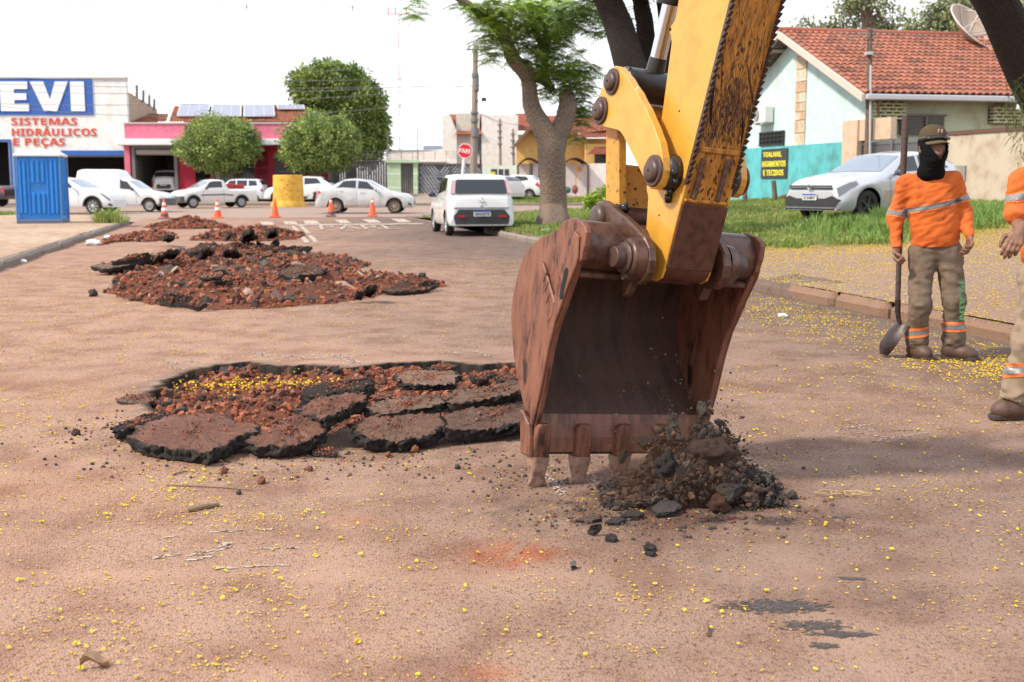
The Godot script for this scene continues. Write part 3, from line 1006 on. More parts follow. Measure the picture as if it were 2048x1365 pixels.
	put("lower_roof", tile_roof(V(-24.359, 5.093, -76.8), V(-21.814, 5.093, -76.8), V(-25.473, 5.851, -81.0), V(-22.831, 5.851, -81.0), 14, 10, Color(0.44, 0.15, 0.07), 6), tile_m, t)
	put("rear_roof", tile_roof(r1 + V(0, -2.4, -6), r0 + V(0, -2.4, -6), r1, r0, 30, 8, Color(0.46, 0.15, 0.065), 7), tile_m, t)
	var panel_m := mat("solar_cells", lin(0.16, 0.16, 0.24), 0.12)
	var frame_m := mat("panel_frame", lin(0.7, 0.7, 0.72), 0.35, {"metal": 0.6})
	var up := (r0 - e0).normalized()
	var nrm := Vector3.RIGHT.cross(up).normalized()
	var pb := Basis(Vector3.RIGHT, up, nrm)
	for q in [[0.05, 0.28, 0.16, 0.97], [0.295, 0.52, 0.14, 0.96], [0.535, 0.765, 0.12, 0.95], [0.78, 0.985, 0.60, 0.92]]:
		var a := e0.lerp(e1, q[0]).lerp(r0.lerp(r1, q[0]), q[2])
		var b := e0.lerp(e1, q[1]).lerp(r0.lerp(r1, q[1]), q[3])
		var mid := (a + b) / 2 + nrm * 0.22
		var sz := Vector2((q[1] - q[0]) * (e1.x - e0.x), (b - a).dot(up))
		var po := box1("solar_panel", mid, V(sz.x, sz.y, 0.05), panel_m, t, 0.0, pb)
		var fr := MB.new()
		for i in 4:
			fr.box(V(-sz.x / 2 + sz.x * i / 3.0, 0, 0.015), V(0.06 if i in [0, 3] else 0.025, sz.y, 0.05))
		for i in 7:
			fr.box(V(0, -sz.y / 2 + sz.y * i / 6.0, 0.012), V(sz.x, 0.06 if i in [0, 6] else 0.02, 0.05))
		put("panel_frame", fr, frame_m, po)
	var gb := box1("grey_flat_building", V(-19.554, 3.6, -100), V(5.093, 2 * (7.504 - 3.6), 6), mat("slate_grey", lin(0.3, 0.31, 0.33), 0.8))
	tag(gb, "flat grey building top far behind the solar panels", "building")
	Z = -79.0
	base_y = 0.3
	t = thing("gate_wall", "pale green wall with grey slatted driveway gate and narrow dark door, behind the silver sedan", "wall")
	var green := mat("pale_green_paint", lin(0.46, 0.6, 0.42), 0.85, {"tex": "plaster", "scale": 0.5})
	var steel := mat("gate_grey", lin(0.105, 0.095, 0.1), 0.55, {"tex": "grain", "scale": 1.0})
	for q in [[-12.009, -11.716, 2.865], [-8.126, -7.245, 2.801], [-6.429, -6.135, 2.801]]:
		box1("pillar", V((q[0] + q[1]) / 2, (base_y + q[2]) / 2, Z), V(q[1] - q[0], q[2] - base_y, 0.4), green, t)
		for yy in [1.0, 1.9]:
			box1("white_line", V((q[0] + q[1]) / 2, yy, Z + 0.205), V(q[1] - q[0] + 0.004, 0.05, 0.012), sw, t)
	box1("lintel", V(-7.147, 2.720, Z + 0.05), V(2.172, 0.198, 0.6), green, t)
	slat_gate("driveway_gate", t, -11.716, -8.126, base_y, 2.769, Z, 22, steel)
	slat_gate("narrow_door", t, -7.245, -6.429, base_y, 2.543, Z - 0.1, 6, steel)
	t = thing("diagonal_gate", "dark grey gate of diagonal slats beside the pale green doorway", "gate")
	var dg := MB.new()
	var dx0 := -6.103
	var dx1 := -1.958
	var dy1 := 2.511
	dg.box(V((dx0 + dx1) / 2, (base_y + dy1) / 2, Z - 0.06), V(dx1 - dx0, dy1 - base_y, 0.04))
	put("panel", dg, mat("gate_blue_grey", lin(0.07, 0.075, 0.085), 0.5), t)
	dg = MB.new()
	var nn := 18
	for i in nn:
		var f := (i + 0.5) / nn
		var cx := lerpf(dx0, dx1, f)
		var sgn := 1.0 if (i / 6) % 2 == 0 else -1.0
		var l := 1.7
		for jj in 3:
			var cy: float = base_y + 0.45 + jj * (dy1 - base_y - 0.9) / 2.0
			dg.box(V(cx, cy, Z), V(0.1, 1.0, 0.05), Basis(V(0, 0, 1), sgn * 0.7))
	put("slats", dg, mat("slat_grey", lin(0.26, 0.27, 0.29), 0.45), t)
	for x in [dx0 + 0.05, (dx0 + dx1) / 2, dx1 - 0.05]:
		box1("gate_post", V(x, (base_y + dy1) / 2, Z + 0.02), V(0.12, dy1 - base_y, 0.12), steel, t)
	box1("top_rail", V((dx0 + dx1) / 2, dy1, Z + 0.02), V(dx1 - dx0, 0.1, 0.12), steel, t)
	t = thing("electric_fence", "thin wire fence on short rods above the grey gates", "fence")
	var wire := mat("wire", lin(0.16, 0.15, 0.15), 0.5)
	for i in 14:
		var x := lerpf(-11.618, -2.089, i / 13.0)
		bar("rod", V(x, 2.769, Z - 0.1), V(x, 2.769 + 0.62, Z - 0.1), 0.018, wire, t, -1, 5)
	for i in 4:
		bar("fence_wire", V(-11.618, 2.769 + 0.15 + i * 0.14, Z - 0.1), V(-2.089, 2.769 + 0.15 + i * 0.14, Z - 0.1), 0.009, wire, t, -1, 4)
func slat_gate(called: String, parent: Node, x0: float, x1: float, y0: float, y1: float, z: float, n: int, m: Material) -> void:
	var k := MB.new()
	for i in n:
		var x := lerpf(x0, x1, (i + 0.5) / n)
		k.box(V(x, (y0 + y1) / 2, z + 0.02 * (i % 2)), V((x1 - x0) / n * 0.86, y1 - y0 - 0.1, 0.05), Basis.IDENTITY, 0.015)
	k.box(V((x0 + x1) / 2, y1 - 0.04, z + 0.03), V(x1 - x0, 0.1, 0.09))
	k.box(V((x0 + x1) / 2, y0 + 0.06, z + 0.03), V(x1 - x0, 0.1, 0.09))
	put(called, k, m, parent)
func script_word(parent: Node, at: Vector3, w: float) -> void:
	var k := MB.new()
	var strokes := [
		[[0.16, 0.8], [0.12, 1.0], [0.05, 0.95], [0.0, 0.6], [0.0, 0.25], [0.05, 0.0], [0.12, 0.05], [0.19, 0.25]],
		[[0.19, 0.25], [0.27, 0.7], [0.28, 1.02], [0.25, 1.0], [0.24, 0.5], [0.26, 0.0], [0.31, 0.12]],
		[[0.31, 0.12], [0.38, 0.4], [0.37, 0.5], [0.33, 0.4], [0.34, 0.05], [0.4, 0.0], [0.45, 0.2], [0.47, 0.48]],
		[[0.47, 0.48], [0.46, 0.1], [0.5, 0.0], [0.55, 0.2], [0.57, 0.48], [0.56, 0.08], [0.6, 0.02], [0.64, 0.25]],
		[[0.64, 0.25], [0.67, 0.48], [0.72, 0.45], [0.68, 0.1], [0.73, -0.05], [0.72, -0.4], [0.66, -0.5], [0.65, -0.3], [0.76, 0.05], [0.82, 0.3]],
		[[0.93, 0.42], [0.87, 0.5], [0.82, 0.25], [0.84, 0.02], [0.9, 0.1], [0.94, 0.45], [0.93, 0.1], [0.98, 0.02], [1.05, 0.2]],
	]
	for s in strokes:
		var path := []
		var cv := Curve3D.new()
		for i in s.size():
			var p := V((s[i][0] - 0.5) * w, (s[i][1] - 0.4) * w * 0.36, 0) + at
			var tn := Vector3.ZERO
			if i > 0 and i < s.size() - 1:
				tn = V((s[i + 1][0] - s[i - 1][0]) * w, (s[i + 1][1] - s[i - 1][1]) * w * 0.36, 0) * 0.17
			cv.add_point(p, -tn, tn)
		for i in 25:
			path.append(cv.sample_baked(cv.get_baked_length() * i / 24.0))
		var rad := []
		for i in 25:
			rad.append(0.03)
		k.tube(path, rad, 6, true)
	put("script_word", k, mat("script_red", lin(0.45, 0.03, 0.02), 0.5), parent)

func prism_wall(called: String, pts: PackedVector2Array, xf: Transform3D, thick: float, m: Material, parent: Node) -> MeshInstance3D:
	var k := MB.new()
	k.prism(pts, xf, thick)
	return put(called, k, m, parent)
func build_far_houses() -> void:
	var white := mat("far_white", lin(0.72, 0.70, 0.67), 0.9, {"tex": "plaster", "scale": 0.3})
	var cream_wall := mat("far_cream", lin(0.55, 0.52, 0.47), 0.9, {"tex": "plaster", "scale": 0.3})  # cream plaster, a darker tone than the white walls
	var tile_m := mat("roof_tile", Color.WHITE, 0.9)
	var glass := mat("shop_glass", lin(0.03, 0.035, 0.037), 0.06)
	var red_tile := Color(0.42, 0.125, 0.065)
	var t := thing("white_house", "two-storey white house with red tiled roof behind the utility pole", "house")
	var Z := -108.0
	box1("wall", V(-3.926, 4.231 / 2 + 2.0, Z - 4.2), V(2.070, 5.721 + 1.0, 8.0), cream_wall, t)
	prism_wall("gable_wall", PackedVector2Array([Vector2(-6.201, -0.5), Vector2(-4.908, -0.5), Vector2(-4.908, 5.896), Vector2(-5.577, 7.337), Vector2(-6.201, 7.163)]), T3(V(0, 0, Z - 9)), 9.2, white, t)
	box1("tower_wall", V(-1.071, 7.294 / 2, Z - 3.0), V(3.240, 7.294, 6.6), white, t)
	put("roof", tile_roof(V(-4.950, 5.550, Z + 0.6), V(-2.564, 5.550, Z + 0.6), V(-5.783, 7.606, Z - 4.5), V(-2.683, 7.606, Z - 4.5), 14, 11, red_tile, 11), tile_m, t)
	put("side_roof", tile_roof(V(0.278, 6.067, Z - 5.0), V(1.758, 6.067, Z - 5.0), V(0.292, 7.944, Z - 9.5), V(1.852, 7.944, Z - 9.5), 8, 11, red_tile, 12), tile_m, t)
	box1("side_wall", V(1.036, 2.6, Z - 9), V(1.615, 6.5, 6.0), cream_wall, t)
	box1("window", V(-2.811, 4.670, Z + 0.0), V(0.5, 1.6, 0.2), glass, t)
	t = thing("shed", "low shed under a pale corrugated roof, behind the diagonal gate", "shed")
	var k := MB.new()
	var e0 := V(-9.015, 2.900, -86)
	var e1 := V(-4.326, 2.900, -86)
	var rows := [PackedVector3Array(), PackedVector3Array()]
	for i in 161:
		var f := i / 160.0
		var o := V(0, 0.03 * sin(i * PI * 0.5), 0)
		rows[0].append(e0.lerp(e1, f) + o)
		rows[1].append(V(-9.552, 3.851, -93).lerp(V(-5.281, 3.851, -93), f) + o)
	k.sheet(rows)
	put("roof", k, mat("sheet_roof", lin(0.5, 0.43, 0.39), 0.8, {"tex": "dirt", "scale": 0.3}), t)
	box1("wall", V(-6.761, 1.4, -89.5), V(4.107, 2.8, 5.0), cream_wall, t)
	var fb := box1("far_blue_roof", V(-8.539, 4.987, -132), V(1.950, 0.6, 4), mat("blue_grey_sheet", lin(0.25, 0.3, 0.42), 0.7))
	tag(fb, "far blue grey metal roof above the pale corrugated shed", "roof")
	box1("shed_wall", V(0, -2.2, 0), V(6.0, 4.0, 3.6), white, fb)
	t = thing("white_wall", "white wall with small dark meter window beside the diagonal gate", "wall")
	box1("wall", V(-0.867, (2.519 + 0.2) / 2, -84), V(2.380, 2.519 - 0.2, 0.3), mat("wall_white_green", lin(0.66, 0.72, 0.64), 0.9, {"tex": "plaster", "scale": 0.4}), t)
	box1("window", V(-0.833, 2.004, -83.86), V(1.260, 0.525, 0.06), glass, t)
	box1("yellow_notice", V(-1.319, 1.936, -83.81), V(0.32, 0.3, 0.03), mat("notice_yellow", lin(0.7, 0.5, 0.03), 0.7), t)
	for px in [-0.972, -0.555]:
		box1("window_bar", V(px, 2.004, -83.81), V(0.07, 0.525, 0.05), white, t)
	Z = -97.0
	t = thing("yellow_house", "yellow house with red tiled roofs behind the thick tree trunk", "house")
	var yel := mat("yellow_paint", lin(0.66, 0.4, 0.13), 0.85, {"tex": "plaster", "scale": 0.3})
	prism_wall("wall", PackedVector2Array([Vector2(0.361, 0), Vector2(7.733, 0), Vector2(7.733, 4.839), Vector2(6.051, 4.839), Vector2(3.446, 5.899), Vector2(1.603, 5.899), Vector2(0.361, 4.327)]), T3(V(0, 0, Z - 6)), 6.0, yel, t)
	box1("porch_wall", V(6.742, 2.0, Z + 0.8), V(1.920, 4.0 + 0.7, 1.6), yel, t)
	put("roof", tile_roof(V(2.324, 4.799, Z + 0.9), V(7.934, 5.428, Z + 0.9), V(1.517, 6.878, Z - 5.0), V(8.048, 6.878, Z - 5.0), 26, 12, red_tile, 13), tile_m, t)
	put("front_roof", tile_roof(V(4.945, 4.766, Z + 2.0), V(7.888, 4.766, Z + 2.0), V(6.251, 5.821, Z - 1.0), V(8.335, 5.821, Z - 1.0), 14, 9, red_tile, 14), tile_m, t)
	put("porch_roof", tile_roof(V(5.747, 3.469, Z + 3.0), V(7.688, 3.469, Z + 3.0), V(6.583, 4.100, Z + 1.7), V(7.852, 4.100, Z + 1.7), 9, 4, red_tile, 15), tile_m, t)
	var brown := mat("brown_board", lin(0.17, 0.08, 0.045), 0.8)
	k = MB.new()
	var g0 := V(0.12,4.29,-97)
	var g1 := V(1.47,5.86,-97)
	for q in [[g0, g1], [g1, V(3.03,4.6,-97)]]:
		var a: Vector3 = q[0]
		var b: Vector3 = q[1]
		k.quad(a + V(0, 0, 1.0), b + V(0, 0, 1.0), b + V(0, 0, -5), a + V(0, 0, -5))
		k.quad(a + V(0, -0.35, 1.0), b + V(0, -0.35, 1.0), b + V(0, 0, 1.0), a + V(0, 0, 1.0))
	put("gable_boards", k, brown, t)
	box1("window", V(6.940, 3.163, Z + 1.62), V(0.9, 0.8, 0.06), glass, t)
	t = thing("carport", "dark curved carport frame in front of the yellow house", "carport")
	var iron := mat("dark_iron", lin(0.06, 0.045, 0.04), 0.6)
	for q in [[V(0.46,2.67,-92), V(2.05,2.82,-92), -92.0], [V(3.94,2.82,-92), V(5.77,2.67,-92), -92.0]]:
		for zz in [0.0, -2.0, -4.0]:
			var path := []
			for i in 9:
				path.append(q[0].lerp(q[1], i / 8.0) + V(0, 0.42 * sin(PI * i / 8.0), zz))
			var kk := MB.new()
			kk.tube(path, [0.05, 0.05, 0.05, 0.05, 0.05, 0.05, 0.05, 0.05, 0.05], 5)
			put("arch", kk, iron, t)
		var rr := [PackedVector3Array(), PackedVector3Array()]
		for i in 9:
			var p: Vector3 = q[0].lerp(q[1], i / 8.0) + V(0, 0.42 * sin(PI * i / 8.0) + 0.06, 0)
			rr[0].append(p + V(0, 0, 0.1))
			rr[1].append(p + V(0, 0, -4.1))
		var ks := MB.new()
		ks.sheet(rr)
		put("cover", ks, mat("carport_sheet", lin(0.2, 0.19, 0.18), 0.5), t)
		for e in [q[0], q[1]]:
			bar("post", V(e.x, 0.28, e.z), e, 0.07, iron, t, -1, 6)
	bar("thick_post", V(1.428, 0.28, -91), V(1.428, 2.769, -91), 0.14, iron, t, -1, 6)
	t = thing("white_gate", "long white slatted gate and wall in front of the yellow house", "gate")
	for q in [[0.384, 1.383], [1.537, 2.997], [3.150, 3.995], [4.072, 4.917], [4.994, 6.070]]:
		slat_gate("gate_panel", t, q[0], q[1], 0.3, 2.763, -93.5, 9, mat("gate_white", lin(0.62, 0.62, 0.64), 0.6))
	box1("wall", V(6.685, (0.25 + 2.801) / 2, -93), V(1.317, 2.801 - 0.25, 0.25), white, t)
	box1("notice", V(5.225, 2.346, -93.36), V(0.310, 0.271, 0.03), mat("notice_orange", lin(0.6, 0.35, 0.05), 0.7), t)
	for q in [[V(4.22,0.79,-92), V(0.28, 0.26, 0.25), Color(0.05, 0.12, 0.12), "teal flower pot at the foot of the white gate", "pot"], [V(4.79,0.83,-92), V(0.25, 0.34, 0.25), Color(0.2, 0.07, 0.04), "brown clay pot at the foot of the white gate", "pot"], [V(2.13,1.47,-92), V(0.4, 0.36, 0.36), Color(0.03, 0.03, 0.04), "black drum beside the dark carport post", "drum"]]:
		k = MB.new()
		k.lump(Vector3.ZERO, q[1], noise(3, 0.01), 0.2, 8)
		tag(put("planter" if q[4] == "pot" else "drum", k, mat("planter_%d" % int(q[0].x * 10), q[2].linear_to_srgb(), 0.8), self, T3(q[0])), q[3], q[4])
# ---------------------------------------------------------------- house on the right: stands square to the road; c to the right, a away
func build_right_house() -> void:
	var RB := Basis(RC, Vector3.UP, -RA)   # x = c, y = up, z = -a
	var frame := Transform3D(RB, Vector3.ZERO)
	var gable := Transform3D(Basis(-RA, Vector3.UP, -RC), Vector3.ZERO)  # x = -a, faces the road
	var side := Transform3D(Basis(RC, Vector3.UP, -RA), Vector3.ZERO)    # x = c, faces the camera
	var aqua := mat("pale_aqua_paint", lin(0.50, 0.66, 0.67), 0.85, {"tex": "plaster", "scale": 0.35})
	var green := mat("pale_green_wall", lin(0.50, 0.54, 0.40), 0.88, {"tex": "dirt", "scale": 0.25})
	var teal := mat("teal_paint", lin(0.10, 0.44, 0.49), 0.8, {"tex": "plaster", "scale": 0.5, "detail": "dirt", "dscale": 0.15})
	var peach := mat("peach_plaster", lin(0.55, 0.41, 0.31), 0.9, {"tex": "plaster", "scale": 0.4})
	var beige := mat("beige_wall", lin(0.46, 0.39, 0.30), 0.92, {"tex": "dirt", "scale": 0.3})
	var fascia := mat("fascia_wood", lin(0.52, 0.44, 0.38), 0.8)
	var under := mat("eave_boards", lin(0.16, 0.12, 0.10), 0.9)
	var tile_m := mat("roof_tile", Color.WHITE, 0.9)
	var black := mat("black_steel", lin(0.02, 0.02, 0.022), 0.5)
	var t := thing("right_house", "pale aqua gabled house with long red tiled roof behind the silver car", "house")
	var A0 := 32.1
	var A1 := 42.3
	var AM := 37.2
	var C0 := 17.65
	var C1 := 36.0
	var eave := 3.95
	var ridge := 6.1
	prism_wall("gable_wall", PackedVector2Array([Vector2(-A0, 0.4), Vector2(-A1, 0.4), Vector2(-A1, eave - 0.05), Vector2(-AM, ridge - 0.12), Vector2(-A0, eave - 0.05)]), Transform3D(gable.basis, RC * (C0 + 0.2)), 0.2, aqua, t)
	var cb1 := Vector2(17.713, 3.108)
	var cb2 := Vector2(18.707, 3.618)
	var cb3 := Vector2(21.519, 3.034)
	var cb4 := Vector2(22.187, 3.537)
	var holes := [Rect2(cb1, cb2 - cb1), Rect2(cb3, cb4 - cb3 + Vector2(0.4, 0))]
	put("side_wall", holed_wall(C0 + 0.2, C1, 0.4, eave, 0.2, holes), green, t, Transform3D(RB, RA * (A0 + 0.1)))
	put("rear_wall", holed_wall(C0 + 0.2, C1, 0.4, eave, 0.2, []), green, t, Transform3D(RB, RA * A1))
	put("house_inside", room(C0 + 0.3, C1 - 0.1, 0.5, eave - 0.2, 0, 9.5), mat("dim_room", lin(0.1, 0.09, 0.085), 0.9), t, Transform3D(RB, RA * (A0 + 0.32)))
	for q in holes:
		var kb := MB.new()
		var n := 5
		for i in n:
			var y: float = q.position.y + q.size.y * (i + 0.5) / n
			kb.box(V(q.get_center().x, y, 0.05), V(q.size.x, q.size.y / n * 0.55, 0.24), Basis.IDENTITY, 0.01)
			for j in 4:
				kb.box(V(q.position.x + q.size.x * (j + (0.35 if i % 2 else 0.75)) / 4.0, y + q.size.y / n * 0.5, 0.03), V(q.size.x * 0.06, q.size.y / n * 0.5, 0.2))
		put("vent_blocks", kb, mat("cream_block", lin(0.56, 0.55, 0.36), 0.85), t, Transform3D(RB, RA * A0))
	var over := 0.62
	var ce := C0 - 0.55
	var slope := (ridge - eave) / (AM - A0)
	var ey := eave - slope * over
	put("roof", tile_roof(road_pt(ce, A0 - over, ey + 0.1), road_pt(C1, A0 - over, ey + 0.1), road_pt(ce, AM, ridge + 0.1), road_pt(C1, AM, ridge + 0.1), 86, 17, Color(0.42, 0.155, 0.095), 21), tile_m, t)
	put("roof_far_side", tile_roof(road_pt(C1, A1 + over, ey + 0.1), road_pt(ce, A1 + over, ey + 0.1), road_pt(C1, AM, ridge + 0.1), road_pt(ce, AM, ridge + 0.1), 60, 14, Color(0.48, 0.135, 0.07), 22), tile_m, t)
	var kr := MB.new()
	var rpath := []
	var rrad := []
	for i in 40:
		rpath.append(road_pt(lerpf(ce - 0.03, C1, i / 39.0), AM, ridge + 0.13))
		rrad.append(0.13 if i % 2 else 0.115)
	kr.tube(rpath, rrad, 8)
	put("ridge_tiles", kr, mat("ridge_clay", lin(0.40, 0.12, 0.07), 0.9, {"tex": "grain", "scale": 1.0}), t)
	var ku := MB.new()
	for q in [[A0 - over, AM], [A1 + over, AM]]:
		ku.quad(road_pt(ce, q[0], ey), road_pt(C0 + 0.25, q[0], ey), road_pt(C0 + 0.25, q[1], ridge - 0.03), road_pt(ce, q[1], ridge - 0.03))
	ku.quad(road_pt(C0, A0 - over, ey), road_pt(C1, A0 - over, ey), road_pt(C1, A0 + 0.1, eave), road_pt(C0, A0 + 0.1, eave))
	put("eave_boards", ku, under, t)
	for i in 5:
		var f := 0.1 + i * 0.19
		box1("purlin", road_pt(ce + 0.3, lerpf(A1 + over, AM, f), lerpf(ey, ridge, f) - 0.1), V(0.75, 0.1, 0.07), fascia, t, 0.0, RB)
	for q in [[A0 - over, AM], [A1 + over, AM]]:
		var kf := MB.new()
		var a := road_pt(ce - 0.03, q[0], ey)
		var b := road_pt(ce - 0.03, q[1], ridge)
		var u := V(0, 0.11, 0)
		var w := RC * 0.05
		kf.loft([PackedVector3Array([a - u - w, a - u + w, a + u + w, a + u - w]), PackedVector3Array([b - u - w, b - u + w, b + u + w, b + u - w])], true, true, true, true)
		put("barge_board", kf, fascia, t)
	var kg := MB.new()
	var ga := road_pt(ce, A0 - over - 0.1, ey + 0.02)
	var gb := road_pt(C1, A0 - over - 0.1, ey + 0.02)
	kg.box((ga + gb) / 2, V(C1 - ce, 0.17, 0.16), RB, 0.03)
	put("gutter", kg, mat("gutter_metal", lin(0.46, 0.45, 0.47), 0.35, {"metal": 0.4}), t)
	var p0 := Vector2(36.977, 2.512)
	var p1 := Vector2(36.213, 5.542)
	var stone_m := [mat("stone_tan", lin(0.52, 0.42, 0.31), 0.9, {"tex": "dirt", "scale": 0.8}), mat("stone_pale", lin(0.6, 0.52, 0.42), 0.9, {"tex": "dirt", "scale": 0.8}), mat("stone_warm", lin(0.5, 0.35, 0.24), 0.9, {"tex": "dirt", "scale": 0.8})]
	var yy := 2.45
	while yy < 5.65:
		var hh := rr(0.25, 0.5)
		var cut := rr(0.35, 0.65)
		var pw := absf(p1.x - p0.x)
		for s in 2:
			var wv: float = pw * (cut if s == 0 else 1.0 - cut)
			var cx: float = -maxf(p0.x, p1.x) + (wv / 2 if s == 0 else pw - wv / 2)
			var kk := MB.new()
			kk.box(Vector3.ZERO, V(wv - 0.015, minf(hh, 5.7 - yy) - 0.015, 0.06), Basis.IDENTITY, 0.015)
			put("stone_slab", kk, stone_m[rng.randi() % 3], t, Transform3D(gable.basis, gable.basis * V(cx, yy + hh / 2, 0) + RC * (C0 - 0.02)))
		yy += hh
	var ac := thing("air_conditioner", "white air conditioner unit high on the pale aqua gable wall", "air conditioner")
	var acp := Vector2(39.119, 3.629)
	ac.transform = Transform3D(gable.basis, gable.basis * V(-acp.x, acp.y, 0) + RC * (C0 - 0.2))
	var acw := mat("ac_white", lin(0.68, 0.68, 0.66), 0.5)
	box1("case", Vector3.ZERO, V(1.05, 0.56, 0.32), acw, ac, 0.02)
	var kf2 := MB.new()
	kf2.lathe([Vector2(0.0, 0.0), Vector2(0.2, 0.0), Vector2(0.215, 0.02), Vector2(0.2, 0.03)], Transform3D(Basis(Vector3.RIGHT, PI / 2), V(-0.15, 0, 0.165)), 18)
	put("fan_grille", kf2, mat("ac_grey", lin(0.22, 0.22, 0.22), 0.6), ac)
	for x in [-0.3, 0.3]:
		box1("bracket", V(x, -0.31, 0.0), V(0.05, 0.05, 0.4), acw, ac)
	var wa := Vector2(39.632, 2.591)
	var wb := Vector2(37.730, 3.029)
	var wc := (wa + wb) / 2
	var ww := absf(wa.x - wb.x)
	var wh := absf(wa.y - wb.y)
	var wx := Transform3D(gable.basis, gable.basis * V(-wc.x, wc.y, 0) + RC * (C0 - 0.02))
	var win := box1("window", Vector3.ZERO, V(ww, wh, 0.06), mat("shop_glass", lin(0.03, 0.035, 0.037), 0.06), t)
	win.transform = wx
	var kw := MB.new()
	for i in 7:
		kw.cyl(V(-ww / 2 + ww * i / 6.0, -wh / 2, 0.05), V(-ww / 2 + ww * i / 6.0, wh / 2, 0.05), 0.02, -1, 5)
	for i in 4:
		kw.box(V(0, -wh / 2 + wh * i / 3.0, 0.045), V(ww + 0.06, 0.05 if i in [0, 3] else 0.02, 0.06))
	put("grille", kw, black, win)
	var sw2 := Vector2(19.283, 2.982)
	box1("side_window", road_pt(sw2.x, A0 - 0.02, sw2.y), V(1.4, 0.55, 0.06), mat("shop_glass", lin(0.03, 0.035, 0.037), 0.06), t, 0.0, RB)
	var kl := MB.new()
	for i in 6:
		kl.box(V(0, -0.22 + i * 0.09, 0.03), V(1.4, 0.03, 0.05), Basis(Vector3.RIGHT, 0.5))
	kl.box(V(0, 0.28, 0.04), V(1.5, 0.06, 0.08))
	kl.box(V(0.1, 0, 0.05), V(0.06, 0.55, 0.06))
	put("shutter_slats", kl, mat("slat_brown", lin(0.16, 0.13, 0.12), 0.6), t, Transform3D(RB, road_pt(sw2.x, A0 - 0.05, sw2.y)))
	var sl := thing("security_light", "twin white security light under the gutter at the right of the house", "lamp")
	var slp := Vector2(22.018, 3.563)
	sl.transform = Transform3D(RB, road_pt(slp.x, A0 - 0.75, slp.y))
	for x in [-0.09, 0.12]:
		var kk := MB.new()
		kk.lump(V(x, -0.05 - absf(x) * 0.4, 0.05), V(0.1, 0.12, 0.1), noise(1, 0.01), 0.0, 8)
		put("lamp_head", kk, mat("lamp_white", lin(0.78, 0.78, 0.78), 0.3), sl)
	bar("arm", V(0, 0.28, 0.05), V(0, 0, 0.05), 0.03, acw, sl)
	var dish := thing("satellite_dish", "large pale mesh satellite dish behind the ridge of the tiled roof", "satellite dish", V(15.21,6.17,-41))
	dish.basis = Basis(V(0, 0, 1), -0.62) * Basis(V(1, 0, 0), 0.62) 
	var dm := mat("dish_mesh", lin(0.42, 0.32, 0.24), 0.6, {"metal": 0.3})
	var prof := []
	for i in 9:
		var r := 1.05 * i / 8.0
		prof.append(Vector2(r, r * r * 0.36))
	var kd := MB.new()
	kd.lathe(prof, T3(Vector3.ZERO), 28)
	put("dish_bowl", kd, dm, dish)
	var rimp := []
	var rimr := []
	for i in 29:
		rimp.append(V(1.06 * cos(TAU * i / 28.0), 0.4, 1.06 * sin(TAU * i / 28.0)))
		rimr.append(0.025)
	kd = MB.new()
	kd.tube(rimp, rimr, 5, false)
	var pale := mat("dish_rib", lin(0.6, 0.55, 0.5), 0.5)
	put("dish_rim", kd, pale, dish)
	for i in 8:
		var kk := MB.new()
		var rp := []
		for j in 6:
			var r := 1.05 * j / 5.0
			rp.append(V(r * cos(TAU * i / 8.0), r * r * 0.36 + 0.02, r * sin(TAU * i / 8.0)))
		kk.tube(rp, [0.018, 0.018, 0.018, 0.018, 0.018, 0.018], 4)
		put("rib", kk, pale, dish)
	for i in 3:
		bar("feed_strut", V(0.95 * cos(TAU * i / 3.0), 0.38, 0.95 * sin(TAU * i / 3.0)), V(0, 0.95, 0), 0.015, pale, dish, -1, 5)
	bar("feed_horn", V(0, 0.9, 0), V(0, 1.05, 0), 0.06, pale, dish)
	bar("mast", V(0, 0, 0), dish.basis.inverse() * V(0.1, -1.2, 0), 0.05, pale, dish)
	var WC := 17.45
	var wall_x := Transform3D(gable.basis, RC * WC)
	var tw := thing("teal_wall", "teal painted boundary wall under the pale aqua gable", "wall")
	put("wall", holed_wall(-48.0, -Vector2(33.248, 2.284).x, 0.3, 2.52, 0.18, []), teal, tw, wall_x)
	var pw2 := thing("peach_wall", "peach plastered gate pillar and wall block beside the teal wall", "wall")
	var pa := Vector2(33.248, 2.284).x
	var pb := Vector2(32.348, 2.260).x
	put("pillar", holed_wall(-pa, -pb, 0.3, 3.12, 0.3, []), peach, pw2, Transform3D(gable.basis, RC * (WC - 0.06)))
	put("block", holed_wall(-pb, -Vector2(30.594, 2.213).x, 2.52, 3.12, 0.18, []), peach, pw2, wall_x)
	var gw := thing("slatted_gate", "dark grey slatted gate between the peach pillar and the beige wall", "gate")
	var ga0 := Vector2(32.319, 2.259).x
	var ga1 := Vector2(28.786, 2.165).x
	var kq := MB.new()
	var ns := 34
	for i in ns:
		kq.box(V(lerpf(-ga0, -ga1, (i + 0.5) / ns), 1.45, -0.1), V(0.07, 2.0, 0.03))
	for y in [0.5, 1.4, 2.42]:
		kq.box(V(-(ga0 + ga1) / 2, y, -0.09), V(ga0 - ga1, 0.08, 0.05))
	put("slats", kq, mat("gate_dark_grey", lin(0.12, 0.115, 0.12), 0.5), gw, wall_x)
	for x in [-ga0 + 0.05, -(ga0 + ga1) / 2, -ga1 - 0.05]:
		put("gate_post", holed_wall(x - 0.04, x + 0.04, 0.3, 2.5, 0.1, []), mat("gate_dark_grey", lin(0.12, 0.115, 0.12), 0.5), gw, Transform3D(gable.basis, RC * (WC + 0.02)))
	var bw := thing("beige_wall", "long beige boundary wall behind the tall grass on the right", "wall")
	put("wall", holed_wall(-ga1, -8.0, 0.2, 2.5, 0.2, []), beige, bw, wall_x)
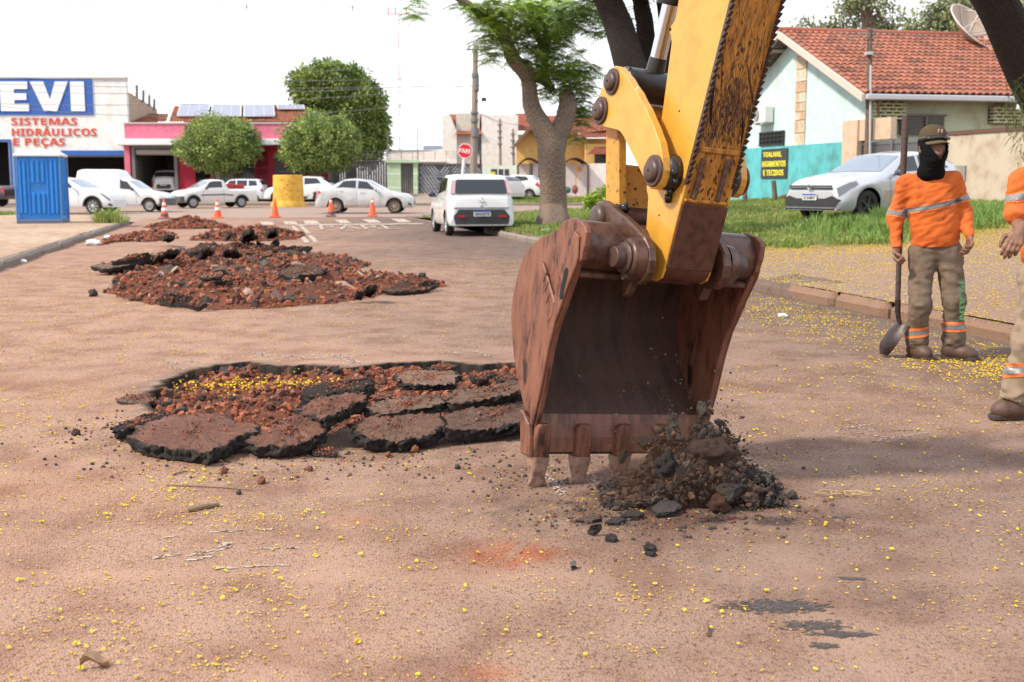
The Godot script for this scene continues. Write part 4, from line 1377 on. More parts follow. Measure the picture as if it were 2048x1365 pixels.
	put("coping", holed_wall(-ga1, -8.0, 2.5, 2.6, 0.26, []), mat("coping_brown", lin(0.16, 0.08, 0.06), 0.9, {"tex": "grain", "scale": 1.0}), bw, Transform3D(gable.basis, RC * (WC - 0.03)))
	var mb := Vector2(27.088, 1.554)
	box1("meter_hatch", RC * (WC - 0.02) + RA * mb.x + V(0, mb.y, 0), V(0.06, 0.36, 0.4), mat("hatch_grey", lin(0.22, 0.22, 0.19), 0.6), bw, 0.0, RB)
	var sa := Vector2(39.058, 1.463)
	var sb := Vector2(37.010, 2.448)
	var sc := (sa + sb) / 2
	var sg := thing("fabric_shop_sign", "black sign with yellow hand lettering on the teal wall", "sign")
	sg.transform = Transform3D(gable.basis, gable.basis * V(-sc.x, sc.y, 0) + RC * (WC - 0.025))
	var sgw := absf(sa.x - sb.x)
	var sgh := absf(sa.y - sb.y)
	box1("board", Vector3.ZERO, V(sgw, sgh, 0.03), mat("poster_black", lin(0.03, 0.03, 0.032), 0.6), sg)
	var yl := mat("poster_yellow", lin(0.75, 0.68, 0.05), 0.6)
	lettering("lettering", "TOALHAS,", sgw * 0.72, sgh * 0.2, T3(V(-0.1, sgh * 0.3, 0.025)), yl, sg, "Droid Sans", true, 0.012)
	lettering("lettering", "AVIAMENTOS", sgw * 0.92, sgh * 0.2, T3(V(0, -0.01, 0.025)), yl, sg, "Droid Sans", true, 0.012)
	lettering("lettering", "E TECIDOS", sgw * 0.78, sgh * 0.2, T3(V(0, -sgh * 0.31, 0.025)), yl, sg, "Droid Sans", true, 0.012)

# ---------------------------------------------------------------- trees
func limb(k: MB, pts: Array, rad: Array, sides := 12, rough := 0.10, sd := 1) -> void:
	var cv := Curve3D.new()
	for i in pts.size():
		var tn := Vector3.ZERO
		if i > 0 and i < pts.size() - 1:
			tn = (pts[i + 1] - pts[i - 1]) * 0.17
		cv.add_point(pts[i], -tn, tn)
	var l := cv.get_baked_length()
	var m := maxi(6, int(l / maxf(rad[0] * 0.45, 0.05)))
	var n := noise(sd, 1.0, 3)
	var up := Vector3.FORWARD
	var rings := []
	for i in m + 1:
		var f := float(i) / m
		var p := cv.sample_baked(l * f)
		var d := (cv.sample_baked(minf(l, l * f + 0.05)) - cv.sample_baked(maxf(0, l * f - 0.05))).normalized()
		var g := f * (rad.size() - 1)
		var a := clampi(int(g), 0, rad.size() - 2)
		var r := lerpf(rad[a], rad[a + 1], g - a)
		var x := d.cross(up).normalized()
		up = x.cross(d).normalized()
		var ring := PackedVector3Array()
		for s in sides:
			var t := TAU * s / sides
			var o := -x * cos(t) + up * sin(t)
			var rr := r * (1.0 + rough * n.get_noise_3dv(V(cos(t) * 1.2, l * f * 0.8 / maxf(rad[0], 0.1) * 0.35, sin(t) * 1.2)) + rough * 0.5 * n.get_noise_3dv(p * 3.0 + o))
			ring.append(p + o * rr)
		rings.append(ring)
	k.loft(rings, true, true, true)
func leaf_ball(n: int, ball: float, leaf: float, sd: int) -> ArrayMesh:
	var r := RandomNumberGenerator.new()
	r.seed = sd
	var k := MB.new()
	for i in n:
		var d := V(r.randfn(), r.randfn(), r.randfn()).normalized()
		var p := d * ball * pow(r.randf(), 0.5)
		var ax := (d + V(r.randf_range(-0.8, 0.8), r.randf_range(-0.9, 0.3), r.randf_range(-0.8, 0.8))).normalized()
		var sdv := ax.cross(V(r.randfn(), r.randfn(), r.randfn())).normalized()
		var s := leaf * r.randf_range(0.7, 1.25)
		k.col = Color.WHITE * r.randf_range(0.72, 1.1)
		k.tri(p, p + ax * s * 0.5 + sdv * s * 0.24, p + ax * s)
		k.tri(p, p + ax * s, p + ax * s * 0.5 - sdv * s * 0.24)
	return k.mesh()
func frond_mesh(sd: int, size: float) -> ArrayMesh:
	var r := RandomNumberGenerator.new()
	r.seed = sd
	var k := MB.new()
	for f in 4:
		var yaw := TAU * f / 4.0 + r.randf_range(-0.5, 0.5)
		var out := V(cos(yaw), r.randf_range(0.0, 0.5), sin(yaw)).normalized()
		var side := out.cross(Vector3.UP).normalized()
		for i in 7:
			var t := (i + 1) / 7.0
			var p := out * size * t + V(0, -size * 0.5 * t * t, 0)
			for s in [1.0, -1.0]:
				var tip: Vector3 = p + (side * s + out * 0.35).normalized() * size * 0.36 * (1.0 - 0.5 * absf(t - 0.45)) + V(0, -size * 0.08, 0)
				var w := out * size * 0.045
				k.col = Color.WHITE * r.randf_range(0.75, 1.1)
				var mid: Vector3 = p.lerp(tip, 0.5) + V(0, size * 0.02, 0)
				k.quad(p - w * 0.6, mid - w, mid + w, p + w * 0.6)
				k.tri(mid - w, tip, mid + w)
	return k.mesh()
func crown_points(blobs: Array, per_m2: float, hollow: float, open: float, sd: int) -> Array:
	var n := noise(sd, 0.55, 3)
	var out := []
	for b in blobs:
		var c: Vector3 = b[0]
		var r: Vector3 = b[1]
		var count := int(per_m2 * (r.x * r.y + r.y * r.z + r.x * r.z) * 4.2)
		for i in count:
			var d := V(rng.randfn(), rng.randfn(), rng.randfn()).normalized()
			var k := pow(rf(), 0.4) if hollow <= 0.0 else rr(hollow, 1.0)
			k *= 1.0 + 0.3 * n.get_noise_3dv(d * 3.0 + c)
			var p := c + d * r * k
			if n.get_noise_3dv(p * 1.3) < -0.5 + open:
				continue
			out.append([p, d, k])
	return out
func foliage(called: String, me: Mesh, pts: Array, pale_tint: Color, deep: Color, s0: float, s1: float, m: Material, parent: Node, sd := 5) -> void:
	var where := []
	var tints := []
	var n := noise(sd, 0.9, 2)
	for q in pts:
		var s := rr(s0, s1)
		where.append(Transform3D(Basis(Vector3.UP, rf() * TAU).rotated(Vector3.RIGHT, rr(-0.5, 0.5)).scaled(Vector3.ONE * s), q[0]))
		tints.append(deep.lerp(pale_tint, clampf(0.5 + 0.7 * n.get_noise_3dv(q[0]) + rr(-0.4, 0.4), 0.0, 1.0)))  # leaf tint varies at random between the deep and the pale green
	many(called, me, m, where, tints, parent)
func build_trees() -> void:
	var leaf := mat("leaf", Color.WHITE, 0.55, {"vc": true, "back": Color(0.5, 0.55, 0.2)})
	var bark := mat("bark", lin(0.33, 0.235, 0.175), 0.95, {"tex": "bark", "scale": V(2.6, 0.7, 2.6), "bump": 3.0, "bumptex": "bark"})
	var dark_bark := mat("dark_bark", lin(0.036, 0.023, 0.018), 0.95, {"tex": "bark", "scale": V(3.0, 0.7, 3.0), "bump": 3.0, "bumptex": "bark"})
	var fine := leaf_ball(22, 0.26, 0.17, 3)
	var base := V(1.04,0.22,-30.61)
	var t := thing("street_tree", "thick forked street tree with feathery leaves beside the white hatchback", "tree", base)
	var at := -base
	var D := 31.0
	var k := MB.new()
	limb(k, [base + V(0, -0.6, 0) + at, base + V(0, 0.05, 0) + at, V(1.05,0.55,-31) + at, V(1.05,1.13,-31) + at, V(1.02,1.89,-31) + at, V(0.97,2.39,-31) + at, V(0.69,2.83,-31) + at, V(0.48,3.21,-31) + at, V(0.43,3.83,-31) + at], [0.6, 0.47, 0.37, 0.34, 0.35, 0.34, 0.25, 0.215, 0.17], 26, 0.2, 3)
	limb(k, [V(1.05,1.76,-31) + at, V(1.12,2.39,-31) + at, V(1.33,2.84,-31.1) + at, V(1.43,3.35,-31.2) + at, V(1.36,3.59,-31.3) + at], [0.3, 0.29, 0.26, 0.24, 0.2], 18, 0.14, 4)
	put("trunk", k, bark, t)
	for q in [[[V(0.46,3.52,-31), V(0.38,3.95,-30.9), V(0.07,4.32,-30.6), V(-0.14,4.75,-30.4), V(-0.29,5.05,-30.2), V(-0.6,5.27,-30), V(-1.06,5.57,-29.8), V(-1.6,5.95,-29.6)], [0.19, 0.19, 0.19, 0.16, 0.14, 0.12, 0.11, 0.09]], [[V(0.07,4.32,-30.6), V(0.45,4.07,-30.9), V(0.82,3.91,-31.2), V(1.04,3.67,-31.4)], [0.17, 0.17, 0.15, 0.1]], [[V(0.84,3.85,-31.2), V(0.84,4.42,-31.3), V(0.87,4.98,-31.3), V(0.91,5.41,-31.3)], [0.12, 0.11, 0.1, 0.08]], [[V(0.79,4.73,-31.3), V(0.61,5.08,-31.2), V(0.48,5.52,-31.2), V(0.43,6.14,-31.2)], [0.08, 0.09, 0.08, 0.07]], [[V(-0.14,4.75,-30.4), V(-0.05,5.35,-30.8), V(0.2,5.99,-31)], [0.07, 0.06, 0.05]]]:
		var pts := []
		for p in q[0]:
			pts.append(p + at)
		k = MB.new()
		limb(k, pts, q[1], 10, 0.14, 5)
		put("limb", k, bark, t)
	var fr := frond_mesh(1, 0.34)
	var pts := crown_points([[V(-0.48,5.06,-30), V(0.55, 0.5, 0.6)], [V(-0.05,5.42,-30), V(0.9, 0.5, 0.8)], [V(0.64,5.37,-31), V(0.9, 0.7, 0.9)], [V(1.23,5.56,-31.5), V(0.8, 0.6, 0.8)], [V(0.96,4.82,-31), V(0.55, 0.5, 0.6)], [V(0.32,4.65,-30.6), V(0.45, 0.5, 0.6)], [V(-0.48,4.58,-30.5), V(0.3, 0.4, 0.4)], [V(0.77,4.14,-31), V(0.6, 0.4, 0.6)], [V(1.34,4.2,-31), V(0.75, 0.45, 0.7)], [V(1.73,3.91,-31.2), V(0.6, 0.45, 0.6)], [V(1.63,3.44,-31.6), V(0.45, 0.6, 0.5)], [V(1.76,2.8,-31.6), V(0.32, 0.5, 0.4)], [V(0.91,3.53,-31.2), V(0.3, 0.3, 0.3)], [V(1.08,5.01,-31), V(0.4, 0.35, 0.4)], [V(-2.38,5.41,-29.5), V(0.2, 0.35, 0.3)], [V(-1.02,5.45,-29.8), V(0.5, 0.25, 0.4)], [V(1.9,5.48,-30), V(0.5, 0.3, 0.5)], [V(2.25,4.88,-29), V(0.25, 0.3, 0.3)]], 15.0, 0.0, 0.16, 8)
	for q in pts:
		q[0] += at
	foliage("crown", fr, pts, Color(0.33, 0.47, 0.06), Color(0.09, 0.17, 0.03), 0.6, 1.15, leaf, t, 6)
	base = V(4.04,0.35,-26.96)
	t = thing("dark_trunk_tree", "dark multi-stemmed street tree partly hidden behind the yellow excavator arm", "tree", base)
	at = -base
	k = MB.new()
	limb(k, [base + at, V(3.17,1,-22) + at, V(2.91,1.9,-22) + at, V(2.58,2.61,-22) + at], [0.5, 0.42, 0.4, 0.36], 16, 0.12, 7)
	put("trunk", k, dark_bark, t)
	for q in [[[V(2.77,2.17,-22), V(2.39,2.88,-22), V(2.1,3.49,-22), V(1.93,4.02,-22), V(1.68,4.58,-22), V(1.21,5.31,-22)], [0.34, 0.31, 0.28, 0.26, 0.22, 0.16]], [[V(2.77,2.27,-22.4), V(2.59,2.91,-22.5), V(2.5,3.55,-22.6), V(2.44,4.18,-22.6), V(2.32,4.8,-22.6), V(2.17,5.69,-22.6)], [0.2, 0.19, 0.18, 0.16, 0.14, 0.1]], [[V(2.83,2.35,-22.2), V(2.8,3.26,-22.4), V(2.83,4.07,-22.4), V(2.7,4.86,-22.4)], [0.18, 0.17, 0.15, 0.13]]]:
		var ps := []
		for p in q[0]:
			ps.append(p + at)
		k = MB.new()
		limb(k, ps, q[1], 14, 0.13, 9)
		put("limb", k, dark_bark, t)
	pts = crown_points([[V(1.27,4.41,-23), V(0.45, 0.3, 0.5)], [V(1.51,4.05,-23), V(0.15, 0.15, 0.3)], [V(1.83,5.06,-22), V(1.0, 0.5, 1.0)], [V(2.9,5.06,-22), V(1.2, 0.5, 1.0)], [V(2.35,4.39,-23.5), V(0.15, 0.5, 0.4)]], 14.0, 0.0, 0.12, 9)
	for q in pts:
		q[0] += at
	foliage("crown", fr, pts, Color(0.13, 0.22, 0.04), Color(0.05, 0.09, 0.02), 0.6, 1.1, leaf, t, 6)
	base = V(5.55, 0.3, -10.6)
	t = thing("leaning_tree", "dark leaning tree limb cut by the upper right corner", "tree", base)
	at = -base
	k = MB.new()
	limb(k, [base + V(0, -0.2, 0) + at, V(5.024,1.071,-10.4) + at, V(4.592,1.742,-10.2) + at, V(4.239,2.176,-10) + at, V(4.029,2.483,-9.9) + at, V(3.827,2.743,-9.8) + at, V(3.542,3.127,-9.6) + at, V(3.284,3.777,-9.4) + at], [0.34, 0.25, 0.21, 0.19, 0.17, 0.16, 0.15, 0.12], 20, 0.12, 12)
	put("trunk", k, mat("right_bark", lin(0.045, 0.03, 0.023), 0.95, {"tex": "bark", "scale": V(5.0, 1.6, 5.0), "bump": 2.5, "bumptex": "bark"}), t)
	var strands := []
	var tints := []
	var ks := MB.new()
	for i in 8:
		var sx := V(0.03 * sin(i * 2.1), -0.05 * i, 0.03 * cos(i * 1.7))
		for s in 3:
			var d := V(cos(i * 2.4 + s * 2.1), -0.9, sin(i * 2.4 + s * 2.1)).normalized() * 0.10
			var w := d.cross(Vector3.UP).normalized() * 0.003
			ks.quad(sx - w, sx + w, sx + d + w * 0.5, sx + d - w * 0.5)
	for q in [V(4.029,2.072,-9.7), V(4.036,1.962,-9.8), V(4.062,1.897,-9.7), V(3.981,2.1,-9.8), V(4.104,1.765,-9.8), V(3.965,2.103,-9.6), V(4.07,2.034,-9.7), V(4.042,2.029,-9.9), V(4.008,2.18,-9.6)]:
		strands.append(Transform3D(Basis(Vector3.UP, rf() * TAU), q + at))
		tints.append(Color(0.16, 0.2, 0.05).lerp(Color(0.08, 0.11, 0.03), rf()))
	many("hanging_leaves", ks.mesh(), leaf, strands, tints, t)
	pts = crown_points([[V(3.263,4.205,-9.4), V(1.6, 0.7, 1.4)], [V(4.67,4.239,-10), V(1.6, 0.7, 1.4)]], 8.0, 0.0, 0.2, 9)
	for q in pts:
		q[0] += at
	foliage("crown", fr, pts, Color(0.13, 0.22, 0.04), Color(0.05, 0.09, 0.02), 0.8, 1.3, leaf, t, 6)
	for q in [["clipped round tree left of the shop door, before the pink parapet", V(-17.9,3.7,-74), V(2.42, 1.78, 2.2), [V(-18.36,0.65,-74), V(-18.26,1.95,-74), V(-18.41,2.86,-74)], [V(-17.87,0.71,-74), V(-17.78,1.8,-74), V(-17.44,2.77,-74)]], ["clipped round tree in front of the black shop sign", V(-11.66,3.79,-74), V(2.42, 1.85, 2.2), [V(-11.93,0.71,-74), V(-11.79,1.8,-74), V(-11.95,2.86,-74)], [V(-11.87,0.95,-74), V(-11.73,1.95,-74), V(-11.4,2.77,-74)]]]:
		base = V(q[3][0].x, 0.55, -74)
		t = thing("round_tree", q[0], "tree", base, 0.0, "clipped round trees before the pink shop")
		at = -base
		k = MB.new()
		limb(k, [q[3][0] + at + V(0, -0.4, 0), q[3][1] + at, q[3][2] + at], [0.16, 0.12, 0.09], 8, 0.1, 3)
		limb(k, [q[4][0] + at + V(0, -0.3, 0), q[4][1] + at, q[4][2] + at], [0.13, 0.11, 0.08], 8, 0.1, 4)
		put("trunk", k, bark, t)
		pts = crown_points([[q[1], q[2]], [q[1] + V(-0.7, -0.4, 0.2), q[2] * 0.72], [q[1] + V(0.8, 0.1, 0.2), q[2] * 0.72]], 24.0, 0.62, 0.14, 21)
		for p in pts:
			p[0] += at
		foliage("crown", fine, pts, Color(0.44, 0.53, 0.15), Color(0.06, 0.12, 0.02), 0.6, 1.0, leaf, t, 8)
	base = V(-12.313, 0.3, -92)
	t = thing("dense_tree", "tall dense green tree rising behind the grey driveway gate", "tree", base)
	at = -base
	k = MB.new()
	limb(k, [V(0, 0, 0), V(0.1, 2, 0), V(-0.2, 4.5, 0)], [0.4, 0.35, 0.25], 10, 0.1, 3)
	put("trunk", k, bark, t)
	pts = crown_points([[V(-13.69,8.44,-92), V(2.9, 1.8, 2.6)], [V(-15.02,8.07,-92), V(1.6, 1.5, 1.6)], [V(-12.21,6.96,-92), V(2.6, 2.4, 2.4)], [V(-10.93,4.92,-92), V(1.6, 2.5, 1.8)], [V(-12.63,4.54,-92), V(2.2, 2.0, 2.0)], [V(-14.68,6.41,-92), V(1.3, 1.3, 1.4)]], 13.0, 0.6, 0.10, 31)
	for p in pts:
		p[0] += at
	foliage("crown", leaf_ball(22, 0.36, 0.26, 4), pts, Color(0.34, 0.43, 0.10), Color(0.07, 0.12, 0.03), 0.8, 1.4, leaf, t, 12)
	var big := leaf_ball(20, 0.5, 0.3, 7)
	for q in [["loose grey green tree left of the utility pole, beyond the tiled roof", [[V(15.5,9.15,-64), V(0.9, 0.6, 1.0)], [V(17.58,9.2,-64), V(1.6, 1.0, 1.2)], [V(16.55,8.95,-64), V(0.9, 0.5, 0.8)]]], ["tall open tree with spreading branches behind the utility pole", [[V(17.86,10.3,-62), V(1.4, 0.7, 1.2)], [V(16.99,10.13,-62), V(0.7, 0.4, 0.8)], [V(18.65,9.45,-62), V(0.6, 1.0, 0.8)], [V(19.06,8.59,-62), V(1.2, 0.8, 1.0)]]], ["broad brownish green tree behind the satellite dish", [[V(22.42,9.45,-66), V(2.4, 1.4, 1.8)], [V(23.46,10.23,-66), V(1.6, 1.2, 1.4)], [V(24.7,9.45,-66), V(2.0, 1.7, 1.6)], [V(21.64,8.93,-66), V(1.6, 0.9, 1.2)], [V(24.1,10.88,-66), V(0.7, 0.8, 0.8)]]], ["pale green tree at the right edge behind the leaning limb", [[V(27.19,10.49,-66), V(1.6, 2.2, 1.4)], [V(26.2,9.06,-66), V(1.6, 1.4, 1.4)]]]]:
		var c: Vector3 = q[1][0][0]
		base = V(c.x, 0.4, c.z)
		t = thing("background_tree", q[0], "tree", base, 0.0, "trees beyond the right house")
		k = MB.new()
		limb(k, [V(0, -0.4, 0), V(0.1, 4, 0), V(0, c.y - 0.6, 0)], [0.3, 0.22, 0.12], 8, 0.1, 3)
		for b in q[1]:
			limb(k, [V(0, c.y - 3.0, 0), (V(0, c.y - 2.0, 0) + (b[0] - base) * 0.5) * 0.75, b[0] - base], [0.14, 0.1, 0.04], 6, 0.1, 4)
		put("trunk", k, bark, t)
		pts = crown_points(q[1], 3.6, 0.0, 0.22, 41)
		for p in pts:
			p[0] -= base
		foliage("crown", big, pts, Color(0.30, 0.32, 0.14), Color(0.08, 0.10, 0.05), 0.6, 1.0, leaf, t, 15)
	for q in [["small lime shrub on the lawn, nearer the thick trunk", V(2.58,0.42,-39.16), 0.42], ["small lime shrub on the lawn, nearer the excavator link", V(2.94,0.43,-37.69), 0.5]]:
		t = thing("lime_shrub", q[0], "shrub", q[1], 0.0, "lime shrubs on the lawn")
		pts = crown_points([[V(0, q[2] * 0.85, 0), V(q[2] * 0.62, q[2] * 0.8, q[2] * 0.62)]], 60.0, 0.4, 0.1, 51)
		foliage("leaves", leaf_ball(16, 0.1, 0.1, 8), pts, Color(0.42, 0.55, 0.04), Color(0.16, 0.26, 0.02), 0.7, 1.2, leaf, t, 15)
		bar("stem", V(0, -0.1, 0), V(0, q[2] * 0.6, 0), 0.03, bark, t)
	t = thing("weed_clump", "tall weedy clump growing on the pale pavement right of the blue toilet", "plant", V(-11.96,0.12,-35.93))
	var where := []
	tints = []
	for i in 26:
		var a := rf() * TAU
		var r := 0.45 * sqrt(rf())
		where.append(Transform3D(Basis(Vector3.UP, rf() * TAU).scaled(V(1, rr(0.5, 1.1), 1)), V(cos(a) * r, 0, sin(a) * r * 0.6)))
		tints.append(Color(0.4, 0.44, 0.16).lerp(Color(0.24, 0.32, 0.09), rf()))
	many("stems", tuft_mesh(9, 0.55, 0.2, 12, 0.02), leaf, where, tints, t)

# ---------------------------------------------------------------- street furniture
func cable(t: Node, called: String, a: Vector3, b: Vector3, sag: float, r: float, m: Material) -> void:
	var k := MB.new()
	var path := []
	var rad := []
	for i in 17:
		var f := i / 16.0
		path.append(a.lerp(b, f) - V(0, sag * 4.0 * f * (1.0 - f), 0))
		rad.append(r)
	k.tube(path, rad, 5, false)
	put(called, k, m, t)
func build_street_furniture() -> void:
	var wire := mat("wire", lin(0.16, 0.15, 0.15), 0.5)
	var grey := mat("grey_steel", lin(0.2, 0.2, 0.2), 0.5)
	var base := V(-13.9,0.12,-35.48)
	var t := thing("portable_toilet", "bright blue portable toilet with white roof standing on the pale pavement", "portable toilet", base, 0.20)
	var blue := mat("toilet_blue", lin(0.015, 0.21, 0.66), 0.45, {"tex": "plaster", "scale": 0.6})
	var W2 := 0.62
	var H2 := 1.88
	box1("cabin", V(0, 0.08 + H2 / 2, -0.6), V(W2 * 2 - 0.06, H2, 1.14), blue, t, 0.03)
	box1("skid_base", V(0, 0.06, -0.6), V(W2 * 2 + 0.06, 0.12, 1.28), mat("toilet_base", lin(0.10, 0.13, 0.2), 0.7), t, 0.02)
	for q in [[-W2, 0.0], [W2, 0.0], [-W2, -1.2], [W2, -1.2]]:
		box1("corner_post", V(q[0], 0.1 + H2 / 2, q[1]), V(0.07, H2, 0.07), mat("toilet_post", lin(0.05, 0.18, 0.42), 0.5), t, 0.02)
	for q in [[-0.50, 0.28, 1.84], [-0.38, 0.28, 1.84], [0.38, 0.28, 1.84], [0.50, 0.28, 1.84], [-0.14, 1.18, 1.84], [0.0, 1.18, 1.84], [0.14, 1.18, 1.84], [-0.14, 0.28, 0.9], [0.0, 0.28, 0.9], [0.14, 0.28, 0.9]]:
		var k := MB.new()
		k.box(V(q[0], (q[1] + q[2]) / 2, 0.0), V(0.085, q[2] - q[1], 0.06), Basis.IDENTITY, 0.022)
		put("rib", k, blue, t)
	for q in [[-0.26, 0.24, 1.9], [0.26, 0.24, 1.9]]:
		box1("door_rib", V(q[0], (q[1] + q[2]) / 2, -0.01), V(0.05, q[2] - q[1], 0.06), blue, t, 0.015)
	for i in 4:
		box1("side_rib", V(W2 - 0.02, 1.05, -0.2 - i * 0.27), V(0.05, 1.64, 0.09), blue, t, 0.02)
	var kr := MB.new()
	var r0 := PackedVector3Array([V(-W2 - 0.04, 1.96, 0.06), V(W2 + 0.04, 1.96, 0.06), V(W2 + 0.04, 1.96, -1.26), V(-W2 - 0.04, 1.96, -1.26)])
	var r1 := PackedVector3Array()
	var r2 := PackedVector3Array()
	for p in r0:
		r1.append(V(p.x, 2.01, p.z))
		r2.append(V(p.x * 0.72, 2.13, (p.z + 0.6) * 0.72 - 0.6))
	kr.loft([r0, r1, r2], true, true, true, true)
	put("roof", kr, mat("toilet_roof", lin(0.62, 0.6, 0.57), 0.6), t)
	base = V(-12.47,0,-67.36) + V(0, -0.01, 0)
	t = thing("yellow_cylinder", "big yellow painted concrete cylinder standing on the avenue before the black sign", "concrete cylinder", base)
	var k := MB.new()
	var cx := Transform3D.IDENTITY
	k.lathe([Vector2(0.98, 0.0), Vector2(0.97, 0.16), Vector2(0.88, 0.26), Vector2(0.85, 0.4), Vector2(0.82, 1.72), Vector2(0.80, 1.76), Vector2(0.70, 1.76), Vector2(0.68, 1.7), Vector2(0.68, 0.4)], cx, 36)
	put("ring", k, mat("cylinder_yellow", lin(0.68, 0.38, 0.05), 0.8, {"tex": "dirt", "scale": 0.5}), t)
	for q in [[0.1, 1.2], [-0.25, 1.5], [0.3, 0.9], [0.05, 0.7], [-0.4, 1.0], [0.2, 1.45], [-0.1, 1.05], [0.42, 1.3]]:
		var kk := MB.new()
		kk.lump(V(sin(q[0]) * 0.835, q[1], cos(q[0]) * 0.835), V(0.04, 0.035, 0.02), noise(4, 0.01), 0.4, 5)
		put("chip", kk, mat("chip_brown", lin(0.25, 0.12, 0.03), 0.9), t)
	var orange := mat("cone_orange", lin(0.75, 0.10, 0.025), 0.5)
	var cone_dirty := mat("cone_dark", lin(0.09, 0.07, 0.08), 0.7)
	var band := mat("cone_white", lin(0.7, 0.68, 0.66), 0.4)
	for q in [[V(-12.75,0,-44.22), "traffic cone with two white bands and dark lower skirt before the white van", 2, true], [V(-11.03,0,-45.17), "traffic cone with two white bands and an orange foot, before the white pickup", 2, false], [V(-9.14,0,-46.51), "plain orange traffic cone without bands beside the yellow cylinder", 0, false], [V(-7.14,0,-47.56), "traffic cone with dark foot at the rear wheel of the silver sedan", 1, true], [V(-5.54,0,-47.92), "orange traffic cone before the front door of the silver sedan", 1, false]]:
		t = thing("traffic_cone", q[1], "traffic cone", q[0], 0.1, "traffic cones across the road end")
		box1("foot", V(0, 0.02, 0), V(0.42, 0.045, 0.42), cone_dirty if q[3] else orange, t, 0.015)
		var kk := MB.new()
		kk.lathe([Vector2(0.16, 0.04), Vector2(0.15, 0.07), Vector2(0.03, 0.70), Vector2(0.02, 0.72), Vector2(0.0, 0.72)], Transform3D.IDENTITY, 18)
		put("cone", kk, orange, t)
		var rad := func(y: float) -> float: return lerpf(0.15, 0.03, (y - 0.07) / 0.63) + 0.004
		var bands := []
		if q[2] >= 1:
			bands.append([0.5, 0.6] if q[2] == 2 else [0.56, 0.63])
		if q[2] == 2:
			bands.append([0.3, 0.41])
		for b in bands:
			kk = MB.new()
			kk.lathe([Vector2(rad.call(b[0]), b[0]), Vector2(rad.call(b[1]), b[1])], Transform3D.IDENTITY, 18)
			put("white_band", kk, band, t)
		if q[3]:
			kk = MB.new()
			kk.lathe([Vector2(rad.call(0.07), 0.07), Vector2(rad.call(0.2), 0.2)], Transform3D.IDENTITY, 18)
			put("dark_skirt", kk, cone_dirty, t)
	base = V(-3.38,0,-76.31)
	base = V(-2.166, 0.0, -49.0)
	t = thing("stop_sign", "red octagonal stop sign reading PARE on a pale leaning post", "sign")
	var s0 := base
	var s1 := V(-1.9,2.59,-49)
	var up := (s1 - s0).normalized()
	var rt := up.cross(V(0.05, 0, 1)).normalized()
	var sb := Basis(rt, up, rt.cross(up))
	bar("post", s0, s1 + up * 0.2 + sb.z * -0.05, 0.07, mat("post_pale", lin(0.6, 0.6, 0.6), 0.5), t)
	for q in [[0.315, 0.0, "plate_rim", mat("sign_white", lin(0.8, 0.8, 0.8), 0.6)], [0.285, 0.006, "plate", mat("stop_red", lin(0.62, 0.012, 0.02), 0.4)]]:
		var oct := PackedVector2Array()
		for i in 8:
			oct.append(Vector2(cos(TAU * (i + 0.5) / 8), sin(TAU * (i + 0.5) / 8)) * q[0])
		var kk := MB.new()
		kk.prism(oct, Transform3D.IDENTITY, 0.02)
		put(q[2], kk, q[3], t, Transform3D(sb, s1 + sb.z * q[1]))
	lettering("lettering", "PARE", 0.46, 0.17, Transform3D(sb, s1 + sb.z * 0.03), mat("sign_white", lin(0.8, 0.8, 0.8), 0.6), t, "Droid Sans", true, 0.006)
	base = V(-2.320, 0.1, -72)
	var pole := mat("pole_concrete", lin(0.33, 0.27, 0.23), 0.9, {"tex": "grain", "scale": 1.0})
	t = thing("utility_pole", "tall concrete utility pole rising behind the stop sign", "utility pole")
	bar("shaft", base, V(-2.14,9.33,-72), 0.24, pole, t, 0.15, 12)
	box1("cross_arm", V(-2.14,9.05,-72) + V(0.2, 0, 0.2), V(1.5, 0.1, 0.1), grey, t)
	for q in [V(-2.52,9.13,-72), V(-1.99,9.13,-72), V(-1.64,9.13,-72), V(-2.05,7.16,-71.8), V(-2,6.59,-71.8), V(-2.03,6.01,-71.8), V(-2.09,5.43,-71.8)]:
		var kk := MB.new()
		kk.lathe([Vector2(0.0, 0.22), Vector2(0.05, 0.2), Vector2(0.04, 0.12), Vector2(0.08, 0.1), Vector2(0.04, 0.06), Vector2(0.03, 0.0)], T3(q), 8)
		put("insulator", kk, mat("insulator", lin(0.12, 0.1, 0.1), 0.4), t)
	box1("junction_box", V(-1.65,6.18,-71.8), V(0.28, 0.22, 0.2), mat("black_trim", lin(0.03, 0.03, 0.032), 0.55), t)
	for q in [[V(-2.11,7.16,-71.8), 0.14, 0.9], [V(-2.18,4.27,-71.8), 0.2, 0.5], [V(-2.17,7.59,-71.8), 0.17, 0.25], [V(-2.21,4.99,-71.8), 0.19, 0.2], [V(-2.21,5.43,-71.8), 0.2, 0.12]]:
		var kk := MB.new()
		kk.cyl(q[0] - V(0, q[2] / 2, 0.1), q[0] + V(0, q[2] / 2, -0.1), q[1] + 0.04, -1, 10)
		put("clamp", kk, grey, t)
